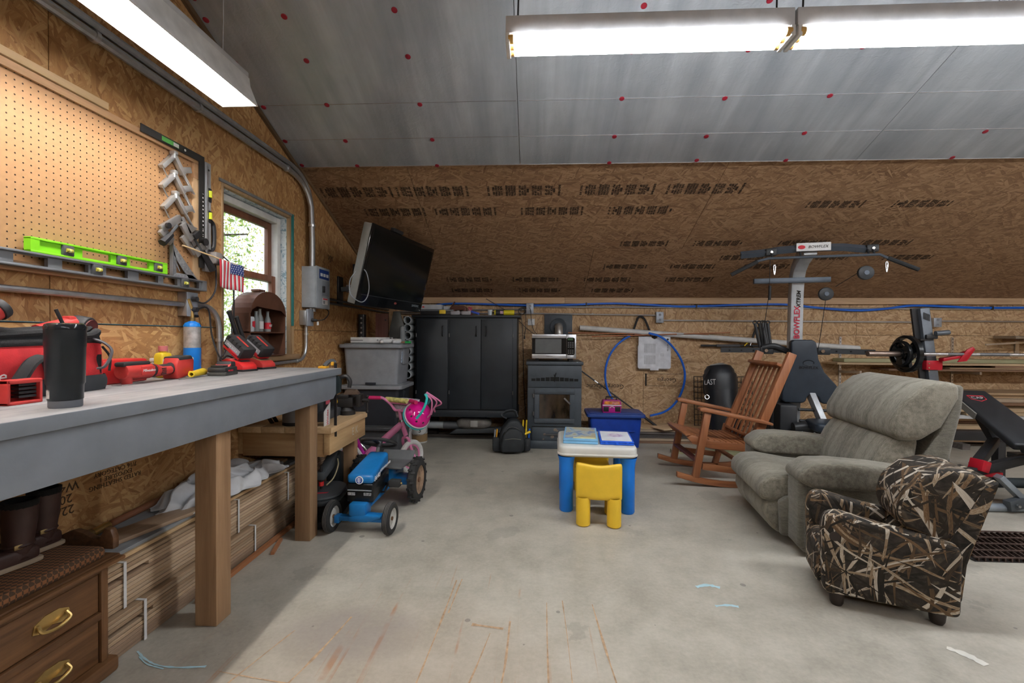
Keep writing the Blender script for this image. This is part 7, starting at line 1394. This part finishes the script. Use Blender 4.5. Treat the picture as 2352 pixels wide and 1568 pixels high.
# seat and roll-over front
sp_ = [(.25, .36), (.05, .352), (-.20, .366), (-.38, .392), (-.47, .385), (-.525, .345), (-.54, .29), (-.525, .245), (-.47, .235), (-.40, .25), (-.10, .26), (.25, .26)]
M().prism(sp_, -.295, .295).o('seat_cushion', RF, t, bev=.05, seg=4); M().prism([(-.44, .255), (-.50, .235), (-.505, .17), (-.475, .09), (-.42, .05), (-.38, .06), (-.37, .24)], -.295, .285).o('footrest', RF, t, bev=.035, seg=4)
M().prism([(-.40, .28), (-.44, .25), (-.43, .06), (-.36, .05), (-.35, .28)], .285, .33).o('footrest_side', RFS, t, bev=.012)
for s in (-1, 1):
    ap = [(-.40, .455), (-.33, .51), (-.20, .518), (.0, .508), (.22, .485), (.32, .46), (.33, .40), (.28, .37), (-.33, .38), (-.40, .41)]
    M().prism(ap, s*.275, s*.475).o('arm_pad', RF, t, bev=.055, seg=5); M().prism([(-.37, .02), (.33, .02), (.33, .44), (-.34, .44), (-.37, .40)], s*.31, s*.455).o('arm_side', RFS, t, bev=.022, seg=3); M().prism([(-.395, .05), (-.35, .05), (-.35, .42), (-.395, .42)], s*.305, s*.46).o('arm_front', RFS, t, bev=.018, seg=3)
bw = .40
M().prism([(.10, .30), (.20, .33), (.36, .72), (.42, .93), (.47, .935), (.46, .80), (.36, .30), (.30, .25)], -bw+.03, bw-.09).o('back_shell', RFS, t, bev=.03, seg=3)
for x0, x1 in ((-bw, -.02), (.02, bw)): pass
M().prism([(.02, .34), (.035, .45), (.09, .57), (.15, .655), (.28, .66), (.26, .50), (.18, .32)], -bw, bw-.10).o('lower_back_cushion', RF, t, bev=.055, seg=5)
M().prism([(.115, .655), (.12, .73), (.18, .84), (.28, .925), (.38, .955), (.44, .935), (.44, .86), (.36, .70), (.26, .625), (.16, .62)], -bw-.02, bw-.08).o('headrest_pillow', RF, t, bev=.06, seg=5)
M().tube([(.028, .048+.10*k/8, .43+.20*k/8) for k in range(9)], .004, 6).o('back_seam', RFS, t)

# ------------------------------------------------------------------ child's camouflage recliner
t = thing('kids_recliner', 'small childrens recliner in brown and black reed camouflage fabric', 'recliner', (1.565, 2.150, 0), math.radians(-109.1))
for s in (-1, 1):
    M().prism([(-.235, .055), (.235, .045), (.24, .30), (.225, .345), (.0, .38), (-.19, .42), (-.235, .40), (-.245, .34)], s*.105, s*.185).o('arm', CAMO, t, bev=.03, seg=4, uv='box')
M().prism([(-.25, .06), (.20, .06), (.20, .25), (-.22, .26), (-.255, .22)], -.115, .115).o('seat_cushion', CAMO, t, bev=.03, seg=3, uv='box')
M().prism([(.10, .24), (.06, .30), (.09, .36), (.16, .38), (.22, .30)], -.125, .125).o('lumbar_roll', CAMO, t, bev=.035, seg=4, uv='box')
M().prism([(.06, .37), (.035, .44), (.055, .535), (.12, .61), (.21, .645), (.29, .635), (.335, .60), (.295, .45), (.24, .34), (.15, .33)], -.15, .145).o('head_cushion', CAMO, t, bev=.045, seg=4, uv='box')
M().prism([(.19, .32), (.31, .58), (.36, .612), (.355, .585), (.265, .26), (.25, .10), (.21, .10)], -.155, .15).o('back_panel', CAMO, t, bev=.012, seg=2, uv='box')
FT = mat('dark_turned_foot', (.025, .016, .012), .45)
for x_ in (-.14, .145):
    for y_ in (-.18, .17): M().lathe([(0, 0), (.020, 0), (.026, .012), (.030, .05), (.030, .062)], (x_, y_, 0), 16).o('foot', FT, t)
M().cyl((.183, -.20, .315), (.19, -.20, .315), .02, n=16).o('arm_front_button', mat('camo_dark', (.04, .03, .025), .8), t)

# ------------------------------------------------------------------ steel floor grate
GRT = mat('rusty_grate', (.10, .062, .05), .75, .3, var=.4, scale=20)
t = thing('floor_grate', 'rusty expanded steel grate lying on the floor at the right edge', 'grate', (2.36, 2.51, 0)); m = M()
for k in range(22): m.bar((k*.028*1.2, 0, .012), (k*.028*1.2+.10, .36, .012), .005, .016)
m.o('bearing_bars', GRT, t); m = M()
for k in range(5): m.bar((-.02+k*.024, .01+k*.085, .022), (.78, .01+k*.085, .022), .010, .005)
m.o('cross_bars', GRT, t); M().bb(-.02, .8, .0, .38, 0.001, .004).o('shadow_base', mat('grate_shade', (.02, .016, .014), .9), t)  # dark sheet standing in for the shade beneath the bars
